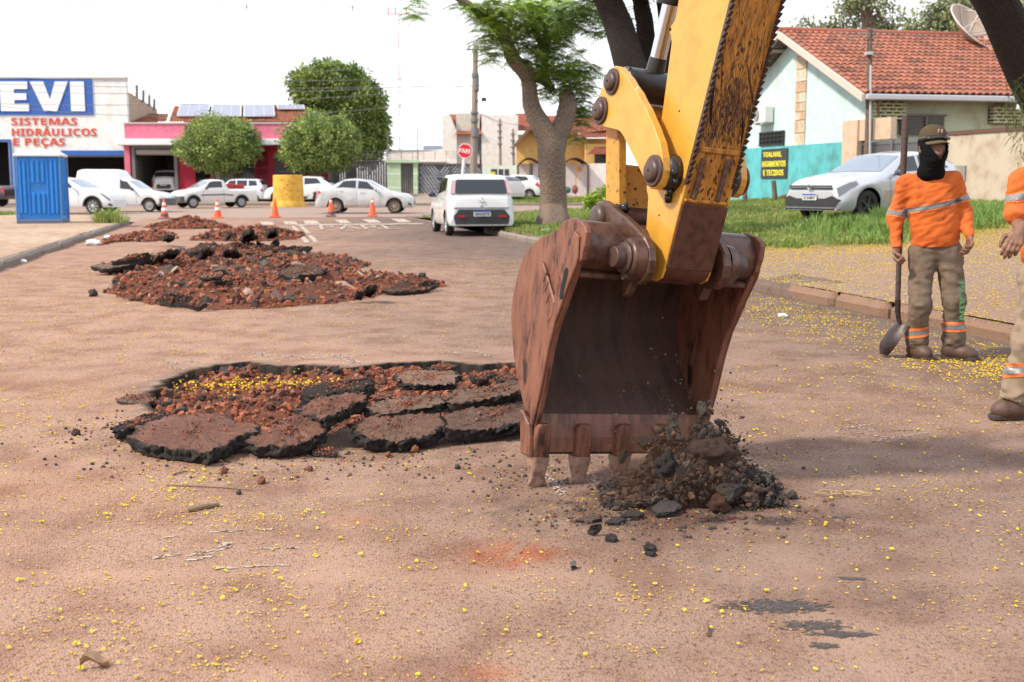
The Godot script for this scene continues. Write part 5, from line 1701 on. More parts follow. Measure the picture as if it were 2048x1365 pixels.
	var ws := [[V(-29.3,5.6,-66), V(-2.12,7.03,-72), 0.5], [V(-29.26,6.29,-66), V(-2.09,7.18,-72), 0.4], [V(-29.22,7.03,-66), V(-2.12,7.55,-72), 0.3], [V(-13.26,7.72,-70), V(-9.26,7.77,-70), 0.1], [V(-29.24,6.66,-66), V(-2.15,6.98,-72), 0.2], [V(-31.08,5.86,-70), V(-2.03,6.4,-72), 1.0], [V(-2.03,7.03,-72), V(6.75,6.82,-70), 0.3], [V(-2.03,6.46,-72), V(6.76,6.54,-70), 0.4], [V(-2.04,5.44,-72), V(0.9,5.28,-84), 0.2], [V(-2.03,6.02,-72), V(1.03,6.17,-70), 0.3], [V(-2.04,5.73,-72), V(-0.83,5.45,-84), 0.2]]
	for q in ws:
		cable(t, "wire", q[0], q[1], q[2], 0.016, wire)
	t = thing("high_wire", "single high wire crossing the white sky at the upper left, two insulators on it", "wire")
	cable(t, "wire", V(-19.69,7.64,-44), V(-1.68,7.5,-44), 0.02, 0.012, wire)
	for q in [V(-9.47,7.56,-44), V(-5.69,7.49,-44)]:
		bar("spacer", q + V(0, -0.11, 0), q + V(0, 0.11, 0), 0.022, wire, t, -1, 6)
	t = thing("stay_cable", "slanting cable between the forked tree and the excavator linkage", "cable")
	cable(t, "wire", V(1.23,4.79,-30), V(3.52,2.05,-24), 0.05, 0.02, wire)
	for q in [["slim grey pole left of its pair before the white house", V(-0.85,5.79,-86), V(-0.82,2.51,-86)], ["slim grey pole right of its pair, nearer the yellow house", V(0.07,5.19,-88), V(0.15,2.54,-88)]]:
		t = thing("slim_pole", q[0], "pole", Vector3.ZERO, 0.0, "slim poles before the white house")
		bar("shaft", q[2] + V(0, -1.4, 0), q[1], 0.11, pole, t, 0.08)
		for i in 4:
			box1("insulator_rack", q[1] + V(0.0, -0.4 - i * 0.45, 0.1), V(0.34, 0.1, 0.2), wire, t)
	t = thing("lattice_mast", "thin red and white lattice radio mast far behind the gates", "mast")
	var m0 := V(-17.52,6.46,-190)
	var m1 := V(-17.5,27.17,-190)
	var reds := [mat("mast_red", lin(0.55, 0.2, 0.17), 0.7), mat("mast_white", lin(0.66, 0.64, 0.64), 0.7)]
	for s in 8:
		var a := m0.lerp(m1, s / 8.0)
		var b := m0.lerp(m1, (s + 1) / 8.0)
		var kk := MB.new()
		for i in 3:
			var o := V(cos(TAU * i / 3), 0, sin(TAU * i / 3)) * 0.22
			kk.cyl(a + o, b + o, 0.04, -1, 4, false)
			var o2 := V(cos(TAU * (i + 1) / 3), 0, sin(TAU * (i + 1) / 3)) * 0.22
			for j in 5:
				kk.cyl(a.lerp(b, j / 5.0) + o, a.lerp(b, (j + 1) / 5.0) + o2, 0.025, -1, 4, false)
		put("mast_section", kk, reds[s % 2], t)
	box1("mast_foot", V(m0.x, m0.y / 2 - 0.2, m0.z), V(0.6, m0.y + 0.4, 0.6), grey, t)
	box1("antenna_bar", m1 + V(0, 0.0, 0), V(3.6, 0.16, 0.2), reds[0], t)
	for x in [-1.6, -0.5, 1.2]:
		box1("antenna", m1 + V(x, 0.5, 0), V(0.2, 0.9, 0.2), reds[0], t)
	for q in [["bare thin pole behind the silver sedan's roof, beside the dense tree", V(-8.18,4.7,-80), V(-8.21,2.49,-80)], ["bare thin rod above the pale green doorway", V(-6.21,4.9,-80), V(-6.23,2.49,-80)]]:
		var o := bar("thin_pole", q[2] + V(0, -2.2, 0), q[1], 0.035, wire)
		tag(o, q[0], "pole")
	t = thing("right_pole", "weathered wooden utility pole before the tiled roof of the right house", "utility pole")
	var pm := mat("pole_wood", lin(0.24, 0.16, 0.12), 0.9, {"tex": "bark", "scale": V(2, 0.6, 2)})
	bar("shaft", V(10.162, 0.6, -34.6), V(10.08,5.64,-34.6), 0.10, pm, t, 0.075)
	bar("conduit", V(10.204, 0.6, -34.45), V(10.09,4.59,-34.45), 0.03, mat("conduit", lin(0.45, 0.45, 0.45), 0.4), t)
	box1("band", V(10.04,4.92,-34.5), V(0.19, 0.08, 0.19), mat("conduit", lin(0.45, 0.45, 0.45), 0.4), t)
	for q in [V(9.88,5.56,-34.5), V(10.15,5.56,-34.5)]:
		for i in 4:
			var kk := MB.new()
			kk.lump(q + V(0, -0.1 - i * 0.13, 0), V(0.035, 0.05, 0.035), noise(1, 0.01), 0.0, 6)
			put("insulator", kk, wire, t)
	bar("pole_bracket", V(10.37,3.19,-34.5), V(10.35,3.77,-34.5), 0.04, mat("rust_iron", lin(0.13, 0.06, 0.04), 0.8), t)
	for q in [[V(10.04,5.57,-34.6), V(18.68,6.95,-42), 0.4], [V(10.04,5.49,-34.6), V(11.09,9.85,-60), 0.3], [V(10.04,5.44,-34.6), V(11.1,9.66,-60), 0.5], [V(10.04,5.55,-34.6), V(18.67,7.12,-42), 0.4], [V(10.04,5.57,-34.6), V(7.6,5.95,-30), 0.1], [V(10.04,5.49,-34.6), V(11.64,7.52,-60), 0.4], [V(10.07,4.75,-34.6), V(9.31,5.58,-50), 0.8], [V(10.04,5.57,-34.6), V(10.39,5.95,-30), 0.1]]:
		cable(t, "wire", q[0], q[1], q[2], 0.009, wire)
	for q in [["weathered wooden post by the teal wall, nearer the excavator arm", V(7.09,0.66,-36.82), 0.62, 0.02, 0.075], ["weathered wooden post by the teal wall, nearer the silver car", V(8.07,0.72,-36.93), 0.66, -0.09, 0.08]]:
		t = thing("wooden_post", q[0], "post", q[1] + V(0, 0, 0), 0.0, "old posts by the teal wall")
		var kk := MB.new()
		limb(kk, [V(0, -0.2, 0), V(q[3] * 0.5, 0.3, 0), V(q[3], q[2], 0)], [q[4], q[4], q[4] * 0.9], 10, 0.12, 5)
		put("post", kk, pm, t)
	var lg := MB.new()
	limb(lg, [Vector3.ZERO, V(0.25, 0.06, 0.1), V(0.55, 0.02, 0.12)], [0.06, 0.07, 0.05], 9, 0.15, 6)
	tag(put("log", lg, mat("rust_iron", lin(0.13, 0.06, 0.04), 0.8), self, T3(V(8.4,0.75,-37.88) + V(0, 0.1, 0))), "short brown log lying at the foot of the teal wall", "log")
	lg = MB.new()
	lg.lump(Vector3.ZERO, V(0.16, 0.06, 0.1), noise(8, 0.02), 0.3, 8)
	tag(put("pale_stone", lg, mat("stone_grey", lin(0.38, 0.36, 0.35), 0.9, {"tex": "grain", "scale": 2.0}), self, T3(V(0.79,0.17,-27.82) + V(0, 0.03, 0))), "pale flat stone in the grass below the thick trunk", "stone")
	for q in [["crushed white cup by the gap in the left kerb", V(-8.02,0,-19.61), 0.09], ["white plastic bag by the left kerb near the red heap", V(-8.82,0,-25.32), 0.16], ["white scrap of paper by the left kerb, farther than the plastic bag", V(-9.51,0,-28.3), 0.1], ["small white scrap on the road right of the bucket", V(2.647,0,-11.65), 0.05]]:
		lg = MB.new()
		lg.lump(Vector3.ZERO, V(q[2], q[2] * 0.5, q[2] * 0.7), noise(9, 0.03), 0.7, 7)
		tag(put("litter", lg, mat("litter_white", lin(0.68, 0.68, 0.7), 0.6), self, T3(q[1] + V(0, q[2] * 0.3, 0))), q[0], "litter")

# ---------------------------------------------------------------- vehicles
func poly_at(pts: Array, x: float) -> float:
	for i in pts.size() - 1:
		if x <= pts[i + 1][0]:
			var w: float = pts[i + 1][0] - pts[i][0]
			return lerpf(pts[i][1], pts[i + 1][1], clampf((x - pts[i][0]) / maxf(w, 1e-5), 0.0, 1.0))
	return pts[pts.size() - 1][1]
class CarSkin:
	var xs := PackedFloat32Array()
	var top := PackedFloat32Array()
	var belt := PackedFloat32Array()
	var wid := PackedFloat32Array()
	var arch := PackedFloat32Array()
	var yb := 0.2
	var roofk := 0.76
	var length := 4.0
	func half(i: float) -> PackedVector3Array:
		var a := clampi(int(i), 0, xs.size() - 2)
		var t := clampf(i - a, 0.0, 1.0)
		var x := lerpf(xs[a], xs[a + 1], t)
		var tp := lerpf(top[a], top[a + 1], t)
		var bl := minf(lerpf(belt[a], belt[a + 1], t), tp - 0.01)
		var w := lerpf(wid[a], wid[a + 1], t)
		var ar := lerpf(arch[a], arch[a + 1], t)
		var y0 := minf(maxf(yb, ar), tp - 0.03)
		bl = maxf(bl, y0 + 0.015)
		var up := clampf((tp - bl) / 0.40, 0.0, 1.0)
		var wr := lerpf(w * 0.90, w * roofk, up)
		var sk := 0.93 if ar <= yb else 0.985
		return PackedVector3Array([
			Vector3(x, y0, w * sk), Vector3(x, lerpf(y0, bl, 0.16), w * 0.99), Vector3(x, lerpf(y0, bl, 0.5), w),
			Vector3(x, lerpf(y0, bl, 0.86), w * 0.985), Vector3(x, bl, w * 0.945),
			Vector3(x, lerpf(bl, tp, 0.82), lerpf(w * 0.93, wr, 0.9)), Vector3(x, lerpf(bl, tp, 0.95), wr * 0.92),
			Vector3(x, tp - 0.004 * up, wr * 0.55), Vector3(x, tp + 0.012 * up, 0.0)])
	func idx(x: float) -> float:
		for i in xs.size() - 1:
			if x <= xs[i + 1]:
				return i + clampf((x - xs[i]) / maxf(xs[i + 1] - xs[i], 1e-5), 0.0, 1.0)
		return xs.size() - 1.0
	func pt(x: float, r: float) -> Vector3:
		return pti(idx(x), r)
	func pti(i: float, r: float) -> Vector3:
		var h := half(i)
		var flip := r > 8.0
		if flip:
			r = 16.0 - r
		var a := clampi(int(r), 0, 7)
		var p := h[a].lerp(h[a + 1], r - a)
		if flip:
			p.z = -p.z
		return p
	func patch(k, q: Array, off: float, nu := 8, nv := 5) -> void:
		var rows := []
		for i in nu + 1:
			var row := PackedVector3Array()
			for j in nv + 1:
				var u := float(i) / nu
				var w := float(j) / nv
				var x := lerpf(lerpf(q[0][0], q[1][0], u), lerpf(q[3][0], q[2][0], u), w)
				var r := lerpf(lerpf(q[0][1], q[1][1], u), lerpf(q[3][1], q[2][1], u), w)
				var p := pt(x, r)
				var n := (pt(x + 0.02, r) - pt(x - 0.02, r)).cross(pt(x, minf(r + 0.1, 15.99)) - pt(x, maxf(r - 0.1, 0.01)))
				n = n.normalized()
				if n.y < -0.4 or n.dot(Vector3(0, 0.25, p.z)) < 0.0 and absf(n.y) < 0.3 and absf(n.x) < 0.6:
					n = -n
				row.append(p + n * off)
			rows.append(row)
		var m: Vector3 = rows[nu / 2][nv / 2]
		var f: Vector3 = (rows[nu / 2 + 1][nv / 2] - m).cross(rows[nu / 2][nv / 2 + 1] - m)
		var out := Vector3((m.x - length * 0.5) * 0.3, m.y - 0.6, m.z)
		if f.dot(out) > 0.0:
			for row in rows:
				row.reverse()
		k.sheet(rows)
func make_skin(s: Dictionary) -> CarSkin:
	var sk := CarSkin.new()
	sk.length = s.len
	sk.yb = s.get("yb", 0.22)
	sk.roofk = s.get("roofk", 0.76)
	var xs := [0.0, 0.02, 0.05, 0.1, 0.16]
	var x := 0.22
	while x < s.len - 0.2:
		xs.append(x)
		x += 0.05
	xs.append_array([s.len - 0.16, s.len - 0.1, s.len - 0.05, s.len - 0.02, s.len])
	var tops := []
	for v in xs:
		tops.append(poly_at(s.top, v))
	for pass_ in 2:
		var t2 := tops.duplicate()
		for i in range(2, xs.size() - 2):
			t2[i] = (tops[i - 1] + 2.0 * tops[i] + tops[i + 1]) / 4.0
		tops = t2
	for i in xs.size():
		var v: float = xs[i]
		sk.xs.append(v)
		sk.top.append(tops[i])
		sk.belt.append(poly_at(s.belt, v))
		var w: float = s.wid * 0.5
		var e0 := clampf(v / s.get("nose", 0.55), 0.0, 1.0)
		var e1 := clampf((s.len - v) / s.get("tail", 0.4), 0.0, 1.0)
		w *= lerpf(s.get("nosew", 0.72), 1.0, sqrt(1.0 - pow(1.0 - e0, 2.0))) * lerpf(s.get("tailw", 0.82), 1.0, sqrt(1.0 - pow(1.0 - e1, 2.0)))
		sk.wid.append(w)
		var a := 0.0
		for wx in [s.fx, s.rx]:
			var d: float = absf(v - wx)
			var ra: float = s.rad + 0.065
			if d < ra:
				a = maxf(a, s.rad + sqrt(ra * ra - d * d))
		sk.arch.append(a)
	return sk
func wheel(parent: Node, at: Vector3, r: float, w: float, outer: float, style: String, steer := 0.0) -> void:
	var o := Node3D.new()
	o.name = "wheel"
	parent.add_child(o, true)
	o.position = at
	o.rotation.y = steer
	var rim_r := r * 0.66
	var k := MB.new()
	var b := Basis(Vector3.RIGHT, PI / 2 * outer)
	k.lathe([Vector2(rim_r, -w * 0.42), Vector2(r * 0.9, -w * 0.5), Vector2(r * 0.98, -w * 0.38), Vector2(r, 0), Vector2(r * 0.98, w * 0.38), Vector2(r * 0.9, w * 0.5), Vector2(rim_r, w * 0.42)], Transform3D(b, Vector3.ZERO), 26)
	put("tyre", k, mat("tyre", lin(0.025, 0.022, 0.02), 0.85), o)
	k = MB.new()
	var xf := Transform3D(b, Vector3.ZERO)
	k.lathe([Vector2(rim_r * 1.01, w * 0.40), Vector2(rim_r * 0.95, w * 0.42), Vector2(rim_r * 0.88, w * 0.30), Vector2(rim_r * 0.84, w * 0.05)], xf, 24)
	var n := 8
	var m := mat("rim_silver", lin(0.5, 0.5, 0.5), 0.35, {"metal": 0.6})
	var bg := mat("rim_shadow", lin(0.03, 0.028, 0.026), 0.7)
	if style == "steel":
		n = 0
		m = mat("rim_steel", lin(0.34, 0.33, 0.32), 0.5, {"metal": 0.3})
		k.lathe([Vector2(rim_r * 0.9, w * 0.2), Vector2(rim_r * 0.55, w * 0.34), Vector2(rim_r * 0.3, w * 0.24), Vector2(0.0, w * 0.3)], xf, 20)
	elif style == "dark":
		m = mat("rim_dark", lin(0.035, 0.035, 0.037), 0.4)
		n = 5
	elif style == "dusty":
		m = mat("rim_dusty", lin(0.3, 0.22, 0.16), 0.6)
		n = 9
	for i in n:
		var t := TAU * i / n
		var d := b * V(cos(t), 0, sin(t))
		k.box(d * rim_r * 0.52 + b * V(0, w * 0.33, 0), V(rim_r * 0.9, w * 0.12, rim_r * (0.26 if n < 8 else 0.17)), b * Basis(Vector3.UP, -t))
	k.lathe([Vector2(rim_r * 0.22, w * 0.3), Vector2(rim_r * 0.2, w * 0.42), Vector2(0.0, w * 0.44)], xf, 12)
	put("rim", k, m, o)
	k = MB.new()
	k.cyl(b * V(0, w * -0.1, 0), b * V(0, w * 0.16, 0), rim_r * 0.95, -1, 20)
	put("rim_shade_disc", k, bg, o)  # dark disc whose colour stands for the shade behind the spokes
func plate(parent: Node, at: Vector3, yaw: float, words: String, w := 0.40, blue := true) -> void:
	var o := box1("number_plate", at, V(w, w * 0.325, 0.016), mat("plate_white", lin(0.62, 0.62, 0.62), 0.5), parent, 0.0, Basis(Vector3.UP, yaw))
	if blue:
		box1("blue_band", V(0, w * 0.125, 0.010), V(w * 0.98, w * 0.07, 0.006), mat("plate_blue", lin(0.02, 0.06, 0.4), 0.5), o)
	lettering("plate_text", words, w * 0.84, w * 0.16, T3(V(0, -w * 0.035, 0.011)), mat("plate_black", lin(0.02, 0.02, 0.02), 0.6), o, "Droid Sans", true, 0.004)
func car(called: String, label: String, cat: String, at: Vector3, heading: Vector3, s: Dictionary, group := "") -> Node3D:
	var t := thing(called, label, cat, Vector3.ZERO, 0.0, group)
	var bx := -heading.normalized()
	var up := Vector3.UP
	var bz := bx.cross(up).normalized()
	up = bz.cross(bx)
	t.transform = Transform3D(Basis(bx, up, bz), at - bx * (s.len * 0.5))
	var sk := make_skin(s)
	var paint: Material = s.paint
	var k := MB.new()
	var rings := []
	for i in sk.xs.size():
		var h := sk.half(i)
		var ring := PackedVector3Array()
		for j in 9:
			ring.append(h[j])
		for j in range(7, -1, -1):
			ring.append(V(h[j].x, h[j].y, -h[j].z))
		rings.append(ring)
	for r in rings:
		r.reverse()
	k.loft(rings, false, true, true)
	put("body", k, paint, t)
	k = MB.new()
	var ym: float = sk.yb + 0.06
	k.box(V(s.len * 0.5, (ym + s.rad * 2 + 0.05) / 2, 0), V(s.len - 0.5, s.rad * 2 + 0.05 - ym, s.wid - 0.62))
	k.box(V(s.len * 0.5, ym + 0.05, 0), V(s.len - 0.3, 0.1, s.wid - 0.3))
	put("underbody", k, mat("underbody", lin(0.015, 0.014, 0.013), 0.9), t)
	var glass := mat("car_glass", lin(0.018, 0.02, 0.023), 0.04, {"spec": 0.6})
	var trim := mat("black_trim", lin(0.03, 0.03, 0.032), 0.55)
	if s.has("wind"):
		k = MB.new()
		sk.patch(k, [[s.wind[0], 5.4], [s.wind[0], 10.6], [s.wind[1], 10.3], [s.wind[1], 5.7]], 0.008, 14, 8)
		put("windscreen", k, mat("windscreen_glass", lin(0.30, 0.34, 0.38), 0.06, {"metal": 0.7}), t)  # pale blue metallic colour stands in for bright sky reflected in the glass
	if s.has("rearw"):
		k = MB.new()
		sk.patch(k, [[s.rearw[0], 5.75], [s.rearw[0], 10.25], [s.rearw[1], 10.5], [s.rearw[1], 5.5]], 0.008, 14, 8)
		put("rear_window", k, glass, t)
	for q in s.get("side", []):
		for sd in [0, 1]:
			k = MB.new()
			var pts := []
			for c in q:
				pts.append([c[0], c[1] if sd == 0 else 16.0 - c[1]])
			sk.patch(k, pts, 0.007, 8, 4)
			put("side_window", k, glass, t)
	for q in s.get("panels", []):
		for sd in ([0, 1] if q[3] else [0]):
			k = MB.new()
			var pts := []
			for c in q[1]:
				pts.append([c[0], c[1] if sd == 0 else 16.0 - c[1]])
			sk.patch(k, pts, q[4] if q.size() > 4 else 0.01, 8, 8 if not q[3] else 4)
			put(q[0], k, q[2], t)
	for x in s.get("gaps", []):
		for sd in [0, 1]:
			k = MB.new()
			var a := 0.6 if sd == 0 else 15.4
			var b := 4.0 if sd == 0 else 12.0
			sk.patch(k, [[x - 0.006, a], [x + 0.006, a], [x + 0.006, b], [x - 0.006, b]], 0.003, 1, 8)
			put("door_gap", k, trim, t)
	for x in s.get("handles", []):
		for sd in [1.0, -1.0]:
			var p := sk.pt(x, 3.25)
			box1("door_handle", V(p.x, p.y, (p.z + 0.012) * sd), V(0.16, 0.03, 0.03), s.get("handle_m", paint), t, 0.01)
	if s.has("mirror"):
		for sd in [1.0, -1.0]:
			var p := sk.pt(s.mirror, 4.1)
			k = MB.new()
			k.lump(V(p.x, p.y + 0.07, (p.z + 0.12) * sd), V(0.06, 0.07, 0.11), noise(1, 0.01), 0.0, 8)
			k.box(V(p.x, p.y + 0.02, (p.z + 0.04) * sd), V(0.05, 0.03, 0.12))
			put("mirror", k, s.get("mirror_m", paint), t)
	if s.has("lips"):
		for wx in [s.fx, s.rx]:
			for sd in [1.0, -1.0]:
				var path := []
				var rad := []
				for i in 15:
					var a := PI * i / 14.0
					var x: float = wx + cos(a) * (s.rad + 0.08)
					var y: float = s.rad + sin(a) * (s.rad + 0.08)
					if y < sk.yb + 0.05:
						y = sk.yb + 0.05
					path.append(V(x, y, (sk.pt(clampf(x, 0.05, s.len - 0.05), 1.5).z + 0.004) * sd))
					rad.append(0.035)
				k = MB.new()
				k.tube(path, rad, 6)
				put("arch_trim", k, s.lips, t)
	var tw: float = s.get("tyrew", 0.19)
	for q in [[s.fx, 1.0], [s.fx, -1.0], [s.rx, 1.0], [s.rx, -1.0]]:
		wheel(t, V(q[0], s.rad, (s.wid * 0.5 - tw * 0.5 - 0.025) * q[1]), s.rad, tw, q[1], s.get("rims", "alloy"), s.get("steer", 0.0) if q[0] == s.fx else 0.0)
	if s.has("front_plate"):
		plate(t, V(-0.02, s.front_plate, 0), -PI / 2, s.get("fp_text", "BRA2E19"), 0.4, s.get("fp_blue", true))
	if s.has("rear_plate"):
		plate(t, V(s.len + s.get("rp_off", 0.012), s.rear_plate, 0), PI / 2, s.get("rp_text", "RHU5G78"))
	return t
func build_cars() -> void:
	var white := mat("white_car_paint", lin(0.66, 0.66, 0.66), 0.28, {"coat": 0.8, "vc": false})
	var cream := mat("dusty_white_paint", lin(0.66, 0.62, 0.57), 0.35, {"coat": 0.5})
	var silver := mat("silver_car_paint", lin(0.56, 0.55, 0.54), 0.3, {"coat": 0.8, "metal": 0.25, "tex": "mottle", "scale": 0.4})
	var bright_silver := mat("bright_silver_paint", lin(0.5, 0.51, 0.54), 0.28, {"coat": 0.9, "metal": 0.3})
	var beige_silver := mat("beige_silver_paint", lin(0.5, 0.46, 0.42), 0.35, {"coat": 0.6, "metal": 0.2})
	var trim := mat("black_trim", lin(0.03, 0.03, 0.032), 0.55)
	var grey_trim := mat("grey_trim", lin(0.08, 0.08, 0.083), 0.6)
	var red := mat("tail_red", lin(0.42, 0.01, 0.015), 0.15, {"coat": 0.6})
	var clear := mat("lamp_clear", lin(0.55, 0.55, 0.57), 0.08, {"coat": 0.8})
	var dark_lamp := mat("lamp_dark", lin(0.12, 0.12, 0.13), 0.08, {"coat": 0.9})
	var chrome := mat("chrome", lin(0.6, 0.6, 0.6), 0.12, {"metal": 1.0})
	var dirt := mat("door_dust", lin(0.45, 0.36, 0.27), 0.8)
	var hatch_top := [[0.0, 0.62], [0.05, 0.74], [0.35, 0.9], [1.0, 1.02], [1.75, 1.46], [2.3, 1.53], [3.0, 1.52], [3.42, 1.46], [3.62, 1.14], [3.74, 0.96], [3.77, 0.5]]
	var hatch_belt := [[0.0, 0.5], [0.4, 0.78], [1.0, 0.9], [2.0, 0.94], [3.3, 1.0], [3.6, 0.95], [3.77, 0.4]]
	var s := {"len": 3.77, "wid": 1.67, "fx": 0.72, "rx": 3.08, "rad": 0.29, "yb": 0.26, "top": hatch_top, "belt": hatch_belt, "paint": white, "roofk": 0.85,
		"wind": [1.08, 1.68], "tailw": 0.93, "tail": 0.25,
		"side": [[[1.25, 4.25], [2.1, 4.25], [2.1, 5.1], [1.72, 5.1]], [[2.17, 4.25], [2.95, 4.3], [2.95, 5.1], [2.17, 5.1]]],
		"gaps": [1.2, 2.13, 3.0], "handles": [1.95, 2.85], "mirror": 1.3, "mirror_m": mat("mirror_blue_black", lin(0.03, 0.04, 0.07), 0.25), "rims": "alloy"}
	var h := car("white_hatchback", "white hatchback seen from behind, parked at the kerb beside the thick tree trunk", "car", V(-1.13,0,-31.73) + V(0.02, 0, 0.25), V(-0.215, 0, -0.977).rotated(Vector3.UP, -0.02), s)
	var tail := MB.new()
	rear_plate_shape(tail, [[-0.64, 1.05], [0.64, 1.05], [0.59, 1.39], [-0.59, 1.39]], 3.72, 3.57, 1.02, 1.40)
	put("rear_window", tail, mat("car_glass", lin(0.018, 0.02, 0.023), 0.04), h)
	for sd in [1.0, -1.0]:
		tail = MB.new()
		rear_plate_shape(tail, [[0.66 * sd, 1.05], [0.765 * sd, 1.05], [0.70 * sd, 1.38], [0.61 * sd, 1.38]], 3.71, 3.56, 1.02, 1.40)
		put("taillight", tail, mat("pale_tail_lamp", lin(0.5, 0.33, 0.34), 0.12, {"coat": 0.6}), h)
	tail = MB.new()
	rear_plate_shape(tail, [[-0.66, 0.30], [0.66, 0.30], [0.70, 0.50], [0.56, 0.66], [-0.56, 0.66], [-0.70, 0.50]], 3.80, 3.79, 0.3, 0.66)
	put("rear_bumper", tail, trim, h)
	for sd in [1.0, -1.0]:
		tail = MB.new()
		rear_plate_shape(tail, [[0.42 * sd, 0.47], [0.60 * sd, 0.47], [0.60 * sd, 0.515], [0.42 * sd, 0.515]], 3.82, 3.82, 0.4, 0.6)
		put("reflector", tail, red, h)
	plate(h, V(3.83, 0.56, 0), PI / 2, "RHU5G78", 0.42)
	tail = MB.new()
	for i in 20:
		var a := TAU * i / 20.0
		var b := TAU * (i + 1) / 20.0
		tail.cyl(V(3.765, 0.88 + 0.055 * sin(a), 0.045 * cos(a)), V(3.765, 0.88 + 0.055 * sin(b), 0.045 * cos(b)), 0.010, -1, 5)
	put("emblem", tail, chrome, h)
	box1("hatch_latch", V(3.765, 0.74, 0), V(0.03, 0.03, 0.04), trim, h)
	tail = MB.new()
	rear_plate_shape(tail, [[-0.70, 0.695], [0.70, 0.695], [0.70, 0.708], [-0.70, 0.708]], 3.785, 3.785, 0.69, 0.72)
	put("hatch_gap", tail, grey_trim, h)
	var sedan := {"len": 4.27, "wid": 1.70, "fx": 0.80, "rx": 3.35, "rad": 0.31, "yb": 0.24, "paint": silver,
		"top": [[0.0, 0.55], [0.04, 0.68], [0.3, 0.84], [1.15, 1.0], [1.95, 1.44], [2.5, 1.51], [3.0, 1.47], [3.72, 1.12], [4.1, 1.08], [4.22, 0.98], [4.27, 0.5]],
		"belt": [[0.0, 0.45], [0.4, 0.75], [1.2, 0.92], [2.2, 0.96], [3.5, 1.02], [4.1, 0.98], [4.27, 0.4]],
		"wind": [1.22, 1.9], "rearw": [3.05, 3.68],
		"side": [[[1.55, 4.25], [2.38, 4.25], [2.36, 5.05], [1.98, 5.0]], [[2.47, 4.25], [3.32, 4.35], [3.02, 5.05], [2.47, 5.05]]],
		"gaps": [1.42, 2.43, 3.3], "handles": [2.2, 3.1], "mirror": 1.6, "rims": "dusty", "front_plate": 0.42,
		"panels": [["taillight", [[3.98, 2.9], [4.2, 2.9], [4.22, 4.3], [4.05, 4.3]], red, true], ["headlight", [[0.06, 3.2], [0.42, 3.4], [0.5, 4.4], [0.14, 4.4]], clear, true], ["fog_lamp", [[0.05, 1.6], [0.2, 1.6], [0.2, 2.4], [0.05, 2.4]], trim, true], ["lower_dust", [[1.2, 0.2], [2.95, 0.2], [2.95, 1.0], [1.2, 1.0]], dirt, true, 0.004]]}
	car("silver_sedan", "silver four-door sedan with dusty lower doors crossing behind the orange cones", "car", V(-6.42,0,-52.29) + V(0, 0, -0.85), V(1, 0, 0.02), sedan)
	var pick := {"len": 4.41, "wid": 1.66, "fx": 0.78, "rx": 3.48, "rad": 0.30, "yb": 0.30, "paint": cream,
		"top": [[0.0, 0.6], [0.05, 0.78], [0.3, 0.9], [1.05, 1.02], [1.75, 1.46], [2.05, 1.5], [2.45, 1.49], [2.62, 1.42], [2.72, 1.06], [2.85, 1.0], [4.36, 1.0], [4.41, 0.5]],
		"belt": [[0.0, 0.5], [0.4, 0.8], [1.2, 0.94], [2.6, 0.98], [2.8, 0.93], [4.36, 0.93], [4.41, 0.4]],
		"wind": [1.1, 1.7], "rearw": [2.6, 2.7],
		"side": [[[1.42, 4.25], [2.42, 4.25], [2.42, 5.1], [1.78, 5.05]]],
		"gaps": [1.32, 2.48], "handles": [2.3], "mirror": 1.5, "mirror_m": trim, "rims": "steel", "front_plate": 0.44, "fp_text": "HRK1274", "fp_blue": false, "lips": grey_trim, "tailw": 0.95, "tail": 0.15,
		"panels": [["front_bumper", [[0.0, 4.5], [0.0, 11.5], [0.12, 14.2], [0.12, 1.8]], grey_trim, false, 0.0], ["headlight", [[0.05, 3.6], [0.25, 3.7], [0.3, 4.6], [0.08, 4.6]], clear, true], ["rub_strip", [[1.2, 2.1], [3.0, 2.1], [3.0, 2.4], [1.2, 2.4]], grey_trim, true]]}
	var pk := car("white_pickup", "small white pickup carrying red goods, facing left behind the cones", "pickup", V(-16,0,-63.95) + V(0, 0, -0.7), V(-0.8, 0, 0.6), pick)
	bumper_block(pk, 1.6, 0.32, 0.62, grey_trim, -0.05)
	box1("bed_inside", V(3.55, 1.003, 0), V(1.5, 0.02, 1.3), trim, pk)
	var bx := pk.global_transform if pk.is_inside_tree() else pk.transform
	var cargo := thing("red_crates", "red crates loaded on the bed of the small white pickup", "crate")
	cargo.transform = bx * T3(V(3.35, 1.015, 0))
	for q in [[V(-0.35, 0.13, 0.3), V(0.5, 0.26, 0.5), 0.2], [V(0.2, 0.11, 0.25), V(0.5, 0.22, 0.5), -0.1], [V(-0.2, 0.12, -0.35), V(0.6, 0.24, 0.5), 0.0]]:
		box1("crate", q[0], q[1], mat("crate_red", lin(0.42, 0.03, 0.03), 0.6), cargo, 0.02, Basis(Vector3.UP, q[2]))
